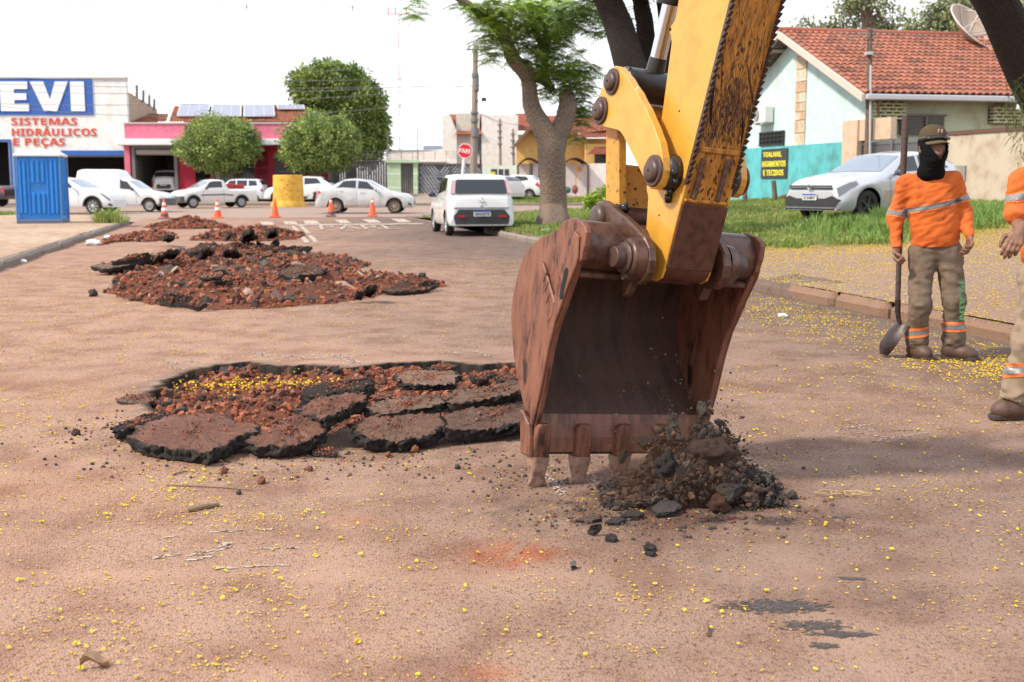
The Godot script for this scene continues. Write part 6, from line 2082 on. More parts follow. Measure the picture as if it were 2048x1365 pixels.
	var van := {"len": 4.2, "wid": 1.66, "fx": 0.78, "rx": 3.30, "rad": 0.30, "yb": 0.28, "paint": white, "roofk": 0.86,
		"top": [[0.0, 0.55], [0.05, 0.74], [0.3, 0.86], [1.1, 1.02], [1.72, 1.45], [2.0, 1.52], [2.1, 1.62], [2.2, 1.85], [2.4, 1.92], [4.05, 1.93], [4.17, 1.85], [4.2, 0.5]],
		"belt": [[0.0, 0.5], [0.4, 0.78], [1.2, 0.92], [2.2, 0.96], [4.1, 0.96], [4.2, 0.4]],
		"wind": [1.15, 1.68], "side": [[[1.42, 4.2], [2.1, 4.2], [2.1, 4.95], [1.78, 5.0]]],
		"gaps": [1.34, 2.16], "handles": [2.05], "mirror": 1.5, "mirror_m": trim, "rims": "steel", "tailw": 0.97, "tail": 0.15,
		"panels": [["headlight", [[0.05, 3.4], [0.3, 3.5], [0.34, 4.5], [0.1, 4.5]], clear, true]]}
	var vn := car("white_van", "white delivery van with tall box body behind the white car and blue toilet", "van", V(-17.81,0,-55.03) + V(0, 0, -0.8), V(1, 0, 0.06), van)
	bumper_block(vn, 1.6, 0.30, 0.62, grey_trim, -0.04)
	var suv := {"len": 4.25, "wid": 1.75, "fx": 0.82, "rx": 3.42, "rad": 0.34, "yb": 0.28, "paint": white, "lips": grey_trim,
		"top": [[0.0, 0.6], [0.04, 0.78], [0.3, 0.95], [1.2, 1.08], [2.0, 1.5], [2.6, 1.57], [3.5, 1.5], [4.0, 1.15], [4.2, 1.02], [4.25, 0.5]],
		"belt": [[0.0, 0.5], [0.4, 0.84], [1.2, 0.98], [2.2, 1.02], [3.6, 1.08], [4.2, 0.95], [4.25, 0.4]],
		"wind": [1.28, 1.94], "rearw": [3.6, 3.96],
		"side": [[[1.6, 4.25], [2.42, 4.25], [2.42, 5.05], [2.05, 5.0]], [[2.5, 4.25], [3.4, 4.4], [3.2, 5.05], [2.5, 5.05]]],
		"gaps": [1.45, 2.46], "handles": [2.25, 3.15], "mirror": 1.62, "rims": "alloy",
		"panels": [["headlight", [[0.04, 3.4], [0.45, 3.7], [0.5, 4.3], [0.1, 4.3]], dark_lamp, true], ["front_grille", [[0.01, 1.2], [0.14, 1.2], [0.12, 2.2], [0.01, 2.2]], trim, true], ["sill_trim", [[1.3, 0.1], [2.95, 0.1], [2.95, 0.8], [1.3, 0.8]], grey_trim, true]]}
	car("white_crossover", "white crossover car partly hidden by the blue portable toilet", "car", V(-18.42,0,-51.44) + V(-0.55, 0, -0.85), V(1, 0, 0.16), suv)
	var dk := {"len": 5.2, "wid": 1.85, "fx": 0.95, "rx": 4.05, "rad": 0.37, "yb": 0.42, "paint": mat("dark_car_paint", lin(0.035, 0.035, 0.04), 0.25, {"coat": 0.8}),
		"top": [[0.0, 0.7], [0.05, 0.95], [1.3, 1.15], [2.0, 1.72], [3.0, 1.76], [3.4, 1.7], [3.6, 1.2], [5.12, 1.16], [5.2, 0.6]],
		"belt": [[0.0, 0.6], [0.4, 0.95], [1.4, 1.08], [3.5, 1.12], [5.15, 1.08], [5.2, 0.5]],
		"wind": [1.4, 1.95], "rims": "alloy", "tailw": 0.95, "tail": 0.15,
		"side": [[[1.75, 4.25], [2.4, 4.25], [2.4, 5.0], [2.05, 5.0]], [[2.5, 4.25], [3.3, 4.25], [3.3, 5.0], [2.5, 5.0]]],
		"panels": [["taillight", [[5.0, 2.2], [5.16, 2.2], [5.17, 4.2], [5.05, 4.2]], red, true]]}
	car("dark_pickup", "dark pickup at the left edge of the picture showing only its red tail lamp", "pickup", V(-27.72,0,-66.65) + V(-2.5, 0, -0.6), V(-1, 0, -0.12), dk)
	var g := {"len": 3.9, "wid": 1.72, "fx": 0.8, "rx": 3.25, "rad": 0.30, "yb": 0.25, "paint": beige_silver,
		"top": [[0.0, 0.6], [0.05, 0.74], [0.35, 0.9], [1.0, 1.02], [1.75, 1.46], [2.3, 1.53], [3.3, 1.48], [3.6, 1.2], [3.86, 0.98], [3.9, 0.5]], "belt": hatch_belt,
		"wind": [1.08, 1.68], "rearw": [3.4, 3.72], "rims": "alloy",
		"side": [[[1.25, 4.25], [2.1, 4.25], [2.1, 5.1], [1.72, 5.1]], [[2.17, 4.25], [3.1, 4.3], [3.0, 5.1], [2.17, 5.1]]],
		"panels": [["taillight", [[3.6, 3.0], [3.84, 2.8], [3.86, 4.4], [3.68, 4.4]], red, true]]}
	var gc := car("garage_hatchback", "beige silver hatchback inside the open garage of the pink shop", "car", V(-22.075, 0.62, -78.6), V(0.0, 0, -1), g)
	bumper_block(gc, 1.3, 0.34, 0.6, trim, 3.9)
	plate(gc, V(3.96, 0.6, 0), PI / 2, "HSQ4092", 0.42, false)
	var old := {"len": 3.7, "wid": 1.55, "fx": 0.7, "rx": 3.05, "rad": 0.28, "yb": 0.24, "paint": mat("old_white_paint", lin(0.62, 0.63, 0.68), 0.4, {"coat": 0.4}),
		"top": [[0.0, 0.6], [0.05, 0.76], [0.3, 0.86], [1.05, 0.96], [1.6, 1.4], [2.0, 1.44], [3.3, 1.42], [3.45, 1.32], [3.66, 0.95], [3.7, 0.5]], "belt": [[0.0, 0.5], [0.4, 0.74], [1.0, 0.86], [3.4, 0.92], [3.64, 0.86], [3.7, 0.4]],
		"wind": [1.1, 1.55], "rearw": [3.42, 3.58], "rims": "alloy", "gaps": [1.2, 2.1, 2.95],
		"side": [[[1.35, 4.25], [2.0, 4.25], [2.0, 5.1], [1.62, 5.1]], [[2.08, 4.25], [2.68, 4.25], [2.68, 5.1], [2.08, 5.1]], [[2.78, 4.25], [3.3, 4.3], [3.22, 5.0], [2.78, 5.1]]],
		"panels": [["taillight", [[3.5, 2.6], [3.64, 2.6], [3.66, 3.9], [3.55, 3.9]], red, true], ["lower_trim", [[0.3, 0.2], [3.5, 0.2], [3.5, 1.0], [0.3, 1.0]], grey_trim, true, 0.004]]}
	car("old_hatchback", "boxy old white hatchback behind the small pickup in front of the red gate", "car", V(-16.6, 0.12, -72.7), V(-1, 0, -0.02), old)
	var w2 := sedan.duplicate()
	w2.paint = white
	w2.len = 4.27
	w2.top = [[0.0, 0.6], [0.04, 0.74], [0.3, 0.92], [1.15, 1.05], [1.95, 1.52], [2.5, 1.6], [3.4, 1.56], [3.95, 1.2], [4.2, 1.0], [4.27, 0.5]]
	w2.rearw = [3.55, 3.92]
	w2.side = [[[1.55, 4.25], [2.38, 4.25], [2.36, 5.05], [1.98, 5.0]], [[2.47, 4.25], [3.5, 4.35], [3.2, 5.05], [2.47, 5.05]]]
	w2.rims = "dark"
	w2.panels = [["lower_trim", [[0.3, 0.2], [4.0, 0.2], [4.0, 1.2], [0.3, 1.2]], trim, true, 0.004]]
	car("white_suv", "white car half hidden between the yellow cylinder and the silver sedan", "car", V(-12.62, 0.12, -72.5), V(-1, 0, -0.05), w2)
	var f1 := {"len": 3.9, "wid": 1.68, "fx": 0.78, "rx": 3.2, "rad": 0.31, "yb": 0.27, "paint": white, "roofk": 0.8,
		"top": [[0.0, 0.6], [0.05, 0.74], [0.35, 0.9], [1.0, 1.02], [1.7, 1.46], [2.3, 1.55], [3.2, 1.5], [3.55, 1.3], [3.82, 1.0], [3.9, 0.5]], "belt": [[0.0, 0.5], [0.4, 0.78], [1.0, 0.92], [2.0, 0.96], [3.4, 1.05], [3.8, 0.95], [3.9, 0.4]],
		"wind": [1.08, 1.66], "rearw": [3.3, 3.62], "rims": "alloy", "gaps": [2.1],
		"side": [[[1.25, 4.25], [2.1, 4.25], [2.1, 5.1], [1.72, 5.1]], [[2.17, 4.25], [3.15, 4.45], [2.95, 5.1], [2.17, 5.1]]],
		"panels": [["taillight", [[3.55, 3.0], [3.82, 2.6], [3.84, 4.3], [3.66, 4.9]], red, true]]}
	car("far_white_hatchback", "white hatchback parked beside the trunk beyond the lawn, red tail lamp to the right", "car", V(0.063 + 0.05, 0.28, -76.3), V(-0.96, 0, -0.28), f1)
	var f2 := f1.duplicate()
	f2.paint = beige_silver
	car("far_silver_hatchback", "silver hatchback mostly hidden behind the parked white hatchback", "car", V(-1.039 - 0.15, 0.22, -74.0), V(-0.8, 0, -0.6), f2)
	var polo := {"len": 4.05, "wid": 1.75, "fx": 0.82, "rx": 3.38, "rad": 0.32, "yb": 0.22, "paint": bright_silver, "nosew": 0.80, "nose": 0.5, "roofk": 0.74,
		"top": [[0.0, 0.62], [0.03, 0.74], [0.10, 0.80], [0.5, 0.92], [1.25, 1.02], [2.0, 1.42], [2.6, 1.49], [3.2, 1.45], [3.7, 1.2], [3.98, 1.0], [4.05, 0.5]],
		"belt": [[0.0, 0.52], [0.3, 0.72], [1.2, 0.90], [2.2, 0.95], [3.6, 1.03], [3.98, 0.92], [4.05, 0.4]],
		"wind": [1.27, 1.96], "rearw": [3.3, 3.66],
		"side": [[[1.62, 4.25], [2.4, 4.25], [2.38, 5.05], [2.05, 5.0]], [[2.48, 4.25], [3.4, 4.4], [3.15, 5.05], [2.48, 5.05]]],
		"gaps": [1.46, 2.44], "handles": [2.25, 3.15], "mirror": 1.62, "mirror_m": mat("mirror_grey", lin(0.05, 0.05, 0.053), 0.4), "rims": "dark",
		"panels": [["headlight", [[0.035, 3.15], [0.52, 3.75], [0.50, 4.55], [0.05, 4.75]], dark_lamp, true], ["door_dust", [[1.25, 0.3], [2.95, 0.3], [2.95, 2.3], [1.25, 2.3]], dirt, true, 0.003]]}
	var hd := V(-0.848, 0, 0.53)
	var pf := V(6.09,0.45,-25.56)
	var pp := car("silver_hatchback", "silver hatchback standing in the grass in front of the teal wall", "car", pf - hd * 2.0 + V(0.25, 0.06, 0), hd, polo)
	front_face(pp, trim, chrome, dark_lamp)
	plate(pp, V(-0.035, 0.50, 0), -PI / 2, "SCK4B07", 0.4)
func rear_plate_shape(k: MB, pts: Array, xa: float, xb: float, ya: float, yb: float) -> void:
	var pl := PackedVector2Array()
	for p in pts:
		pl.append(Vector2(p[0], p[1]))
	if Geometry2D.is_polygon_clockwise(pl):
		pl.reverse()
	var t := Geometry2D.triangulate_polygon(pl)
	var lift := func(p: Vector2, o: float) -> Vector3: return V(lerpf(xa, xb, (p.y - ya) / maxf(yb - ya, 0.001)) + o, p.y, -p.x)
	for i in range(0, t.size(), 3):
		var a: Vector3 = lift.call(pl[t[i]], 0.0)
		var b: Vector3 = lift.call(pl[t[i + 1]], 0.0)
		var c: Vector3 = lift.call(pl[t[i + 2]], 0.0)
		if (b - a).cross(c - a).x < 0.0:
			var q := b
			b = c
			c = q
		k.tri(a, b, c)
	for i in pl.size():
		var a := pl[i]
		var b := pl[(i + 1) % pl.size()]
		k.quad(lift.call(a, -0.10), lift.call(b, -0.10), lift.call(b, 0.0), lift.call(a, 0.0))
func bumper_block(parent: Node, w: float, y0: float, y1: float, m: Material, x: float) -> void:
	var k := MB.new()
	var pl := PackedVector2Array()
	for i in 13:
		var z := -w / 2 + w * i / 12.0
		pl.append(Vector2(z, 0.16 * (1.0 - pow(absf(z) / (w / 2), 4.0))))
	pl.append(Vector2(w / 2, -0.3))
	pl.append(Vector2(-w / 2, -0.3))
	var front := x < 1.0
	var b := Basis(V(0, 0, 1), V(-1, 0, 0), V(0, 1, 0)) if front else Basis(V(0, 0, -1), V(1, 0, 0), V(0, 1, 0))
	k.prism(pl, Transform3D(b, V(x + (0.12 if front else -0.12), y0, 0)), y1 - y0, 0.03)
	put("bumper", k, m, parent)
func front_face(t: Node, trim: Material, chrome: Material, lamp: Material) -> void:
	var bend := func(z: float) -> float: return 0.5 * (1.0 - sqrt(1.0 - pow(clampf((absf(z) / 0.875 - 0.8) / 0.2, 0.0, 0.98), 2.0)))
	for q in [["grille", [[-0.60, 0.665], [0.60, 0.665], [0.62, 0.745], [-0.62, 0.745]], trim, 0.0], ["lower_intake", [[-0.70, 0.30], [0.70, 0.30], [0.80, 0.44], [0.62, 0.53], [0.40, 0.47], [-0.40, 0.47], [-0.62, 0.53], [-0.80, 0.44]], trim, 0.0], ["lip", [[-0.74, 0.235], [0.74, 0.235], [0.78, 0.275], [0.60, 0.27], [-0.60, 0.27], [-0.78, 0.275]], chrome, 0.02], ["grille_bar", [[-0.58, 0.70], [0.58, 0.70], [0.58, 0.71], [-0.58, 0.71]], chrome, 0.008]]:
		var k := MB.new()
		var pts: Array = q[1]
		var pl := PackedVector2Array()
		for p in pts:
			pl.append(Vector2(p[0], p[1]))
		for i in 32:
			var z0 := -0.8 + 1.6 * i / 32.0
			var z1 := z0 + 0.05
			var strip := PackedVector2Array([Vector2(z0, 0.0), Vector2(z1, 0.0), Vector2(z1, 1.2), Vector2(z0, 1.2)])
			for piece in Geometry2D.intersect_polygons(pl, strip):
				var tr := Geometry2D.triangulate_polygon(piece)
				for j in range(0, tr.size(), 3):
					var v := []
					for e in 3:
						var p2: Vector2 = piece[tr[j + e]]
						v.append(V(bend.call(p2.x) - 0.022 - q[3], p2.y, p2.x))
					if (v[1] - v[0]).cross(v[2] - v[0]).x > 0.0:
						k.tri(v[0], v[2], v[1])
					else:
						k.tri(v[0], v[1], v[2])
		put(q[0], k, q[2], t)
	var kb := MB.new()
	for i in 24:
		var a := TAU * i / 24.0
		var b := TAU * (i + 1) / 24.0
		kb.cyl(V(-0.04, 0.71 + 0.066 * sin(a), 0.066 * cos(a)), V(-0.04, 0.71 + 0.066 * sin(b), 0.066 * cos(b)), 0.009, -1, 5)
	for q in [[[-0.038, 0.055], [0.0, 0.012]], [[0.0, 0.012], [0.038, 0.055]], [[-0.055, 0.03], [-0.025, -0.055]], [[-0.025, -0.055], [0.0, 0.0]], [[0.0, 0.0], [0.025, -0.055]], [[0.025, -0.055], [0.055, 0.03]]]:
		kb.cyl(V(-0.04, 0.71 + q[0][1], q[0][0]), V(-0.04, 0.71 + q[1][1], q[1][0]), 0.007, -1, 5)
	put("emblem", kb, chrome, t)

# ---------------------------------------------------------------- excavator arm and bucket; local x along the pins, y up, z towards the machine
func zy(a: Array) -> PackedVector2Array:
	var o := PackedVector2Array()
	for i in range(0, a.size(), 2):
		o.append(Vector2(a[i], a[i + 1]))
	return o
func plate_x(called: String, pts: PackedVector2Array, x0: float, x1: float, m: Material, parent: Node, bev := 0.004) -> MeshInstance3D:
	var k := MB.new()
	k.prism(pts, Transform3D(Basis(V(0, 0, 1), V(0, 1, 0), V(-1, 0, 0)), V(x1, 0, 0)), x1 - x0, bev)
	return put(called, k, m, parent)
func pin_x(called: String, x0: float, x1: float, y: float, z: float, steps: Array, m: Material, parent: Node) -> MeshInstance3D:
	var k := MB.new()
	var prof := []
	for s in steps:
		prof.append(Vector2(s[1], lerpf(x0, x1, s[0])))
	if x1 < x0:
		prof.reverse()
	k.lathe(prof, Transform3D(Basis(V(0, 1, 0), V(1, 0, 0), V(0, 0, -1)), V(0, y, z)), 26)
	return put(called, k, m, parent)
func build_excavator() -> void:
	var yellow := mat("machine_yellow", lin(0.58, 0.29, 0.035), 0.42, {"tex": "plaster", "scale": 1.5, "coat": 0.25})
	var worn := mat("worn_yellow", lin(0.46, 0.20, 0.022), 0.6, {"tex": "rust", "scale": V(3.0, 0.7, 3.0), "bump": 0.08, "bumptex": "bump_fine"})
	var chipped := mat("chipped_yellow", lin(0.52, 0.25, 0.035), 0.55, {"tex": "chips", "scale": 3.0})
	var rust := mat("rusty_steel", lin(0.205, 0.08, 0.045), 0.55, {"tex": "rust", "scale": V(2.4, 0.6, 2.4), "bump": 0.10, "bumptex": "bump_fine", "detail": "scuff_soft", "dscale": V(1.4, 0.5, 1.4)})
	var inside := mat("bucket_inside_shade", lin(0.062, 0.027, 0.016), 0.65, {"tex": "rust", "scale": V(1.5, 0.4, 1.5), "bump": 0.1, "bumptex": "bump_fine"})  # darker than the outer steel: shade of the hollow is put into the colour
	var polished := mat("worn_steel", lin(0.115, 0.06, 0.042), 0.38, {"tex": "rust", "scale": 2.0, "metal": 0.35})
	var black := mat("greasy_steel", lin(0.022, 0.018, 0.016), 0.35, {"tex": "grain", "scale": 4.0})
	var brown := mat("pin_brown", lin(0.085, 0.045, 0.035), 0.45, {"tex": "grain", "scale": 6.0})
	var bare := mat("bare_plate", lin(0.085, 0.027, 0.012), 0.55, {"tex": "rust", "scale": 2.5})
	var chrome := mat("rod_chrome", lin(0.62, 0.62, 0.64), 0.14, {"metal": 1.0})
	var toothm := mat("tooth_steel", lin(0.36, 0.24, 0.185), 0.42, {"tex": "rust", "scale": 2.5, "metal": 0.25})
	var t := thing("excavator", "yellow excavator arm with rusty toothed bucket biting into the road", "excavator")
	var bx := V(0.902, -0.090, -0.4226).normalized()
	var by := V(0.099, 0.995, 0.0)
	by = (by - bx * by.dot(bx)).normalized()
	t.transform = Transform3D(Basis(bx, by, bx.cross(by)), V(0.12, 0.012, -5.019))
	var b := Node3D.new()
	b.name = "bucket"
	t.add_child(b)
	var side := zy([0.102, 1.157, 0.179, 1.146, 0.221, 1.125, 0.231, 1.105, 0.228, 1.05, 0.217, 1.024, 0.214, 0.995, 0.188, 0.975, 0.167, 0.924, 0.132, 0.854, 0.107, 0.789, 0.07, 0.72, 0.046, 0.662, 0.026, 0.58, 0.018, 0.521, 0.006, 0.45, -0.006, 0.384, -0.024, 0.31, -0.04, 0.241, -0.045, 0.184, -0.034, 0.135, -0.082, 0.125, -0.11, 0.19, -0.158, 0.305, -0.2, 0.355, -0.243, 0.406, -0.309, 0.5, -0.359, 0.605, -0.38, 0.665, -0.389, 0.72, -0.384, 0.782, -0.364, 0.854, -0.34, 0.922, -0.299, 0.974, -0.236, 1.02, -0.173, 1.05, -0.092, 1.075, -0.03, 1.097, 0.028, 1.135])
	plate_x("side_plate", side, -0.035, -0.008, rust, b)
	plate_x("side_plate", side, 0.823, 0.85, rust, b)
	var dbl := zy([0.15, 1.105, 0.192, 1.085, 0.2, 1.0, 0.19, 0.965, 0.163, 0.915, 0.128, 0.85, 0.10, 0.785, 0.062, 0.715, 0.03, 0.6, 0.012, 0.5, -0.006, 0.4, -0.045, 0.25, -0.07, 0.27, -0.05, 0.45, -0.03, 0.6, 0.0, 0.72, 0.04, 0.85, 0.085, 0.98, 0.115, 1.07])
	for x in [-0.047, 0.85]:
		var dp := plate_x("doubling_plate", dbl, x, x + 0.012, rust, b)
		var ks := MB.new()
		var cap := PackedVector2Array()
		for i in 16:
			var a := TAU * i / 16.0
			cap.append(Vector2(0.017 * cos(a), 0.017 * sin(a) + (0.052 if sin(a) > 0.0 else -0.052)).rotated(-0.22) + Vector2(0.112, 0.885))
		ks.prism(cap, Transform3D(Basis(V(0, 0, 1), V(0, 1, 0), V(-1, 0, 0)), V(0.0, 0, 0)), 0.0145)
		put("slot_shade", ks, mat("hole_shade", lin(0.006, 0.005, 0.005), 0.9), dp, T3(V(x + 0.0135, 0, 0)))  # dark capsule on the plate, the shade of a slot put into its colour
	var badge := plate_x("badge", zy([0.05, 0.80, -0.045, 0.90, -0.10, 0.955, -0.075, 0.83, 0.005, 0.70, 0.04, 0.735]), -0.05, -0.036, rust, b, 0.005)
	var kb := MB.new()
	for q in [[-0.058, 0.895, 0.05], [-0.035, 0.855, 0.045], [-0.012, 0.81, 0.05]]:
		kb.box(V(-0.0505, q[1], q[0]), V(0.005, q[2], 0.009), Basis(V(1, 0, 0), 0.5))
	put("badge_relief", kb, rust, badge)
	var inner := [-0.046, 0.128, -0.065, 0.2, -0.105, 0.29, -0.155, 0.345, -0.225, 0.42, -0.285, 0.51, -0.335, 0.61, -0.355, 0.665, -0.362, 0.72, -0.358, 0.78, -0.34, 0.845, -0.315, 0.91, -0.275, 0.955, -0.22, 0.995, -0.16, 1.02, -0.08, 1.035, 0.0, 1.05]
	var cv := Curve2D.new()
	for i in range(0, inner.size(), 2):
		var p := Vector2(inner[i], inner[i + 1])
		var tn := Vector2.ZERO
		if i > 0 and i < inner.size() - 2:
			tn = (Vector2(inner[i + 2], inner[i + 3]) - Vector2(inner[i - 2], inner[i - 1])) * 0.17
		cv.add_point(p, -tn, tn)
	var rows := []
	var out_rows := []
	for i in 49:
		var l := cv.get_baked_length()
		var p := cv.sample_baked(l * i / 48.0)
		var d := (cv.sample_baked(minf(l, l * i / 48.0 + 0.01)) - cv.sample_baked(maxf(0, l * i / 48.0 - 0.01))).normalized()
		var o := p + Vector2(-d.y, d.x) * 0.022
		var r := PackedVector3Array()
		var r2 := PackedVector3Array()
		for j in 13:
			var x := -0.008 + 0.831 * j / 12.0
			r.append(V(x, p.y, p.x))
			r2.append(V(x, o.y, o.x))
		rows.append(r)
		r2.reverse()
		out_rows.append(r2)
	var k := MB.new()
	k.sheet(rows)
	k.sheet(out_rows)
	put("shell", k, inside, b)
	plate_x("cutting_lip", zy([-0.034, 0.14, -0.042, 0.205, -0.078, 0.3, -0.094, 0.292, -0.066, 0.2, -0.066, 0.132]), -0.03, 0.845, rust, b, 0.003)
	pin_x("top_tube", -0.008, 0.823, 1.045, 0.105, [[0.0, 0.0], [0.0, 0.105], [1.0, 0.105], [1.0, 0.0]], polished, b)
	box1("lower_bar", V(0.4075, 0.93, 0.135), V(0.831, 0.028, 0.05), polished, b, 0.006)
	box1("lower_flange", V(0.4075, 0.96, 0.125), V(0.828, 0.07, 0.02), polished, b, 0.004, Basis(Vector3.RIGHT, -0.3))
	var ear := zy([-0.165, 1.16, -0.16, 1.195, -0.128, 1.228, -0.08, 1.236, -0.02, 1.222, 0.043, 1.198, 0.11, 1.18, 0.165, 1.16, 0.225, 1.135, 0.285, 1.108, 0.325, 1.07, 0.345, 1.02, 0.34, 0.97, 0.315, 0.935, 0.28, 0.915, 0.225, 0.91, 0.195, 0.86, 0.165, 0.85, 0.14, 0.88, 0.12, 0.93, 0.0, 1.0, -0.1, 1.08])
	for x in [0.2, 0.568]:
		plate_x("ear", ear, x, x + 0.042, polished, b, 0.008)
	for q in [[0.2, -1.0], [0.61, 1.0]]:
		pin_x("pin_boss", q[0], q[0] + 0.055 * q[1], 1.018, 0.252, [[0.0, 0.088], [0.75, 0.082], [0.85, 0.07], [1.0, 0.068], [1.0, 0.0]], polished, b)
		pin_x("washer", q[0] + 0.052 * q[1], q[0] + 0.07 * q[1], 1.018, 0.252, [[0.0, 0.0], [0.0, 0.062], [1.0, 0.062], [1.0, 0.0]], brown, b)
		pin_x("bucket_pin", q[0], q[0] + 0.115 * q[1], 1.018, 0.252, [[0.0, 0.044], [0.95, 0.044], [1.0, 0.038], [1.0, 0.0]], brown, b)
		pin_x("rear_pin", q[0], q[0] + 0.03 * q[1], 1.159, -0.095, [[0.0, 0.055], [0.6, 0.055], [0.8, 0.04], [1.0, 0.034], [1.0, 0.0]], brown, b)
	bar("locking_bolt", V(0.19, 0.945, 0.265), V(0.135, 0.945, 0.265), 0.016, brown, b)
	for i in 5:
		var x := 0.002 + 0.2035 * i
		if i == 4:
			x -= 0.01
		var tt := Node3D.new()
		tt.name = "tooth"
		b.add_child(tt, true)
		var rings := []
		for q in [[0.265, 0.024, 0.020, -0.03], [0.25, 0.036, 0.03, -0.04], [0.2, 0.042, 0.038, -0.045], [0.13, 0.043, 0.04, -0.05], [0.118, 0.040, 0.038, -0.05]]:
			rings.append(tooth_ring(x, q))
		k = MB.new()
		k.loft(rings, true, true, true)
		put("adapter", k, rust, tt)
		rings = []
		for q in [[0.122, 0.045, 0.043, -0.05], [0.105, 0.045, 0.043, -0.05], [0.06, 0.038, 0.030, -0.046], [0.032, 0.033, 0.02, -0.040], [0.012, 0.040, 0.013, -0.036], [-0.004, 0.045, 0.008, -0.033], [-0.010, 0.041, 0.005, -0.033]]:
			rings.append(tooth_ring(x, q))
		k = MB.new()
		k.loft(rings, true, true, true)
		put("tip", k, toothm, tt)
	for x in [-0.062, 0.85]:
		plate_x("side_cutter", zy([-0.02, 0.125, -0.03, 0.2, -0.05, 0.26, -0.125, 0.305, -0.15, 0.3, -0.12, 0.2, -0.10, 0.12]), x, x + 0.026, rust, b, 0.006)
	var s := Node3D.new()
	s.name = "stick"
	t.add_child(s)
	var prof := zy([0.322, 0.978, 0.308, 0.95, 0.27, 0.933, 0.22, 0.935, 0.18, 0.96, 0.165, 1.0, 0.16, 1.06, 0.15, 1.12, 0.142, 1.22, 0.136, 1.269, 0.116, 1.30, 0.112, 1.36, 0.124, 1.45, 0.142, 1.53, 0.158, 1.547, 0.168, 1.562, 0.174, 1.66, 0.178, 1.775, 0.182, 1.895, 0.17, 1.925, 0.153, 1.942, 0.153, 1.955, 0.178, 1.975, 0.191, 1.99, 0.199, 2.075, 0.27, 2.9, 0.34, 3.8, 1.0, 3.8, 0.78, 2.9, 0.575, 2.05, 0.45, 1.53, 0.387, 1.25])
	plate_x("side_web", prof, 0.29, 0.302, yellow, s, 0.003)
	plate_x("side_web", prof, 0.508, 0.52, yellow, s, 0.003)
	var fz := func(y: float) -> float: return 0.322 + 0.2365 * (y - 0.978)
	var kf := MB.new()
	var yl := [0.985, 1.28, 2.0, 3.79]
	for i in 3:
		kf.quad(V(0.296, yl[i], fz.call(yl[i])), V(0.514, yl[i], fz.call(yl[i])), V(0.514, yl[i + 1], fz.call(yl[i + 1])), V(0.296, yl[i + 1], fz.call(yl[i + 1])))
		kf.quad(V(0.514, yl[i], fz.call(yl[i]) - 0.012), V(0.296, yl[i], fz.call(yl[i]) - 0.012), V(0.296, yl[i + 1], fz.call(yl[i + 1]) - 0.012), V(0.514, yl[i + 1], fz.call(yl[i + 1]) - 0.012))
	put("front_plate", kf, worn, s)
	kf = MB.new()
	var bl := [[0.15, 1.13], [0.125, 1.46], [0.17, 1.57], [0.2, 2.07], [0.34, 3.79]]
	for i in 4:
		kf.quad(V(0.514, bl[i][1], bl[i][0] + 0.012), V(0.296, bl[i][1], bl[i][0] + 0.012), V(0.296, bl[i + 1][1], bl[i + 1][0] + 0.012), V(0.514, bl[i + 1][1], bl[i + 1][0] + 0.012))
	kf.quad(V(0.296, 3.79, 0.35), V(0.296, 3.79, 0.98), V(0.514, 3.79, 0.98), V(0.514, 3.79, 0.35))
	put("back_plate", kf, chipped, s)
	pin_x("nose_tube", 0.302, 0.508, 1.018, 0.252, [[0.0, 0.0], [0.0, 0.085], [1.0, 0.085], [1.0, 0.0]], bare, s)
	var tilt := Basis(Vector3.RIGHT, atan(0.2365))
	box1("wear_plate", V(0.405, 1.125, fz.call(1.125) + 0.005), V(0.218, 0.275, 0.012), bare, s, 0.003, tilt)
	for x in [0.34, 0.455]:
		box1("rub_strip", V(x, 1.36, fz.call(1.36) + 0.008), V(0.022, 0.17, 0.016), mat("strip_steel", lin(0.12, 0.065, 0.045), 0.5, {"tex": "rust", "scale": 5.0}), s, 0.005, tilt)
	box1("cross_bead", V(0.405, 1.475, fz.call(1.475) + 0.005), V(0.175, 0.022, 0.012), worn, s, 0.004, tilt)
	box1("cross_bead", V(0.405, 1.272, fz.call(1.272) + 0.006), V(0.21, 0.014, 0.014), worn, s, 0.004, tilt)
	for q in [["scratches", front_marks(fz, 0.0008, 900), mat("scratch_dark", lin(0.05, 0.026, 0.018), 0.6)], ["bare_patches", front_marks(fz, 0.0004, 260, true), bare]]:
		stuff(put(q[0], q[1], q[2], s))
	for x in [0.287, 0.509]:
		k = MB.new()
		var y := 1.33
		while y < 3.75:
			var st := 0.0255
			var z0: float = fz.call(y)
			var z1: float = fz.call(y + st)
			var tip := V(x, y + st * 0.75, fz.call(y + st * 0.75) + 0.019)
			var w := V(0.014, 0, 0)
			var pa := V(x, y, z0 - 0.008)
			var pb := V(x, y + st, z1 - 0.008)
			var pc := V(x, y + 0.003, z0 + 0.004)
			var pd := V(x, y + st, z1 + 0.004)
			k.quad(pa, pc, pd, pb)
			k.tri(pc, tip, pd)
			k.quad(pa + w, pb + w, pd + w, pc + w)
			k.tri(pc + w, pd + w, tip + w)
			k.quad(pc, pc + w, tip + w, tip)
			k.quad(tip, tip + w, pd + w, pd)
			y += st
		put("saw_edge", k, mat("saw_steel", lin(0.07, 0.05, 0.042), 0.45, {"metal": 0.4}), s)
	bar("eye_hole_shade", V(0.2885, 1.95, 0.162), V(0.2905, 1.95, 0.162), 0.008, mat("hole_shade", lin(0.006, 0.005, 0.005), 0.9), s)  # near-black disc on the web, its colour stands for a shaded hole
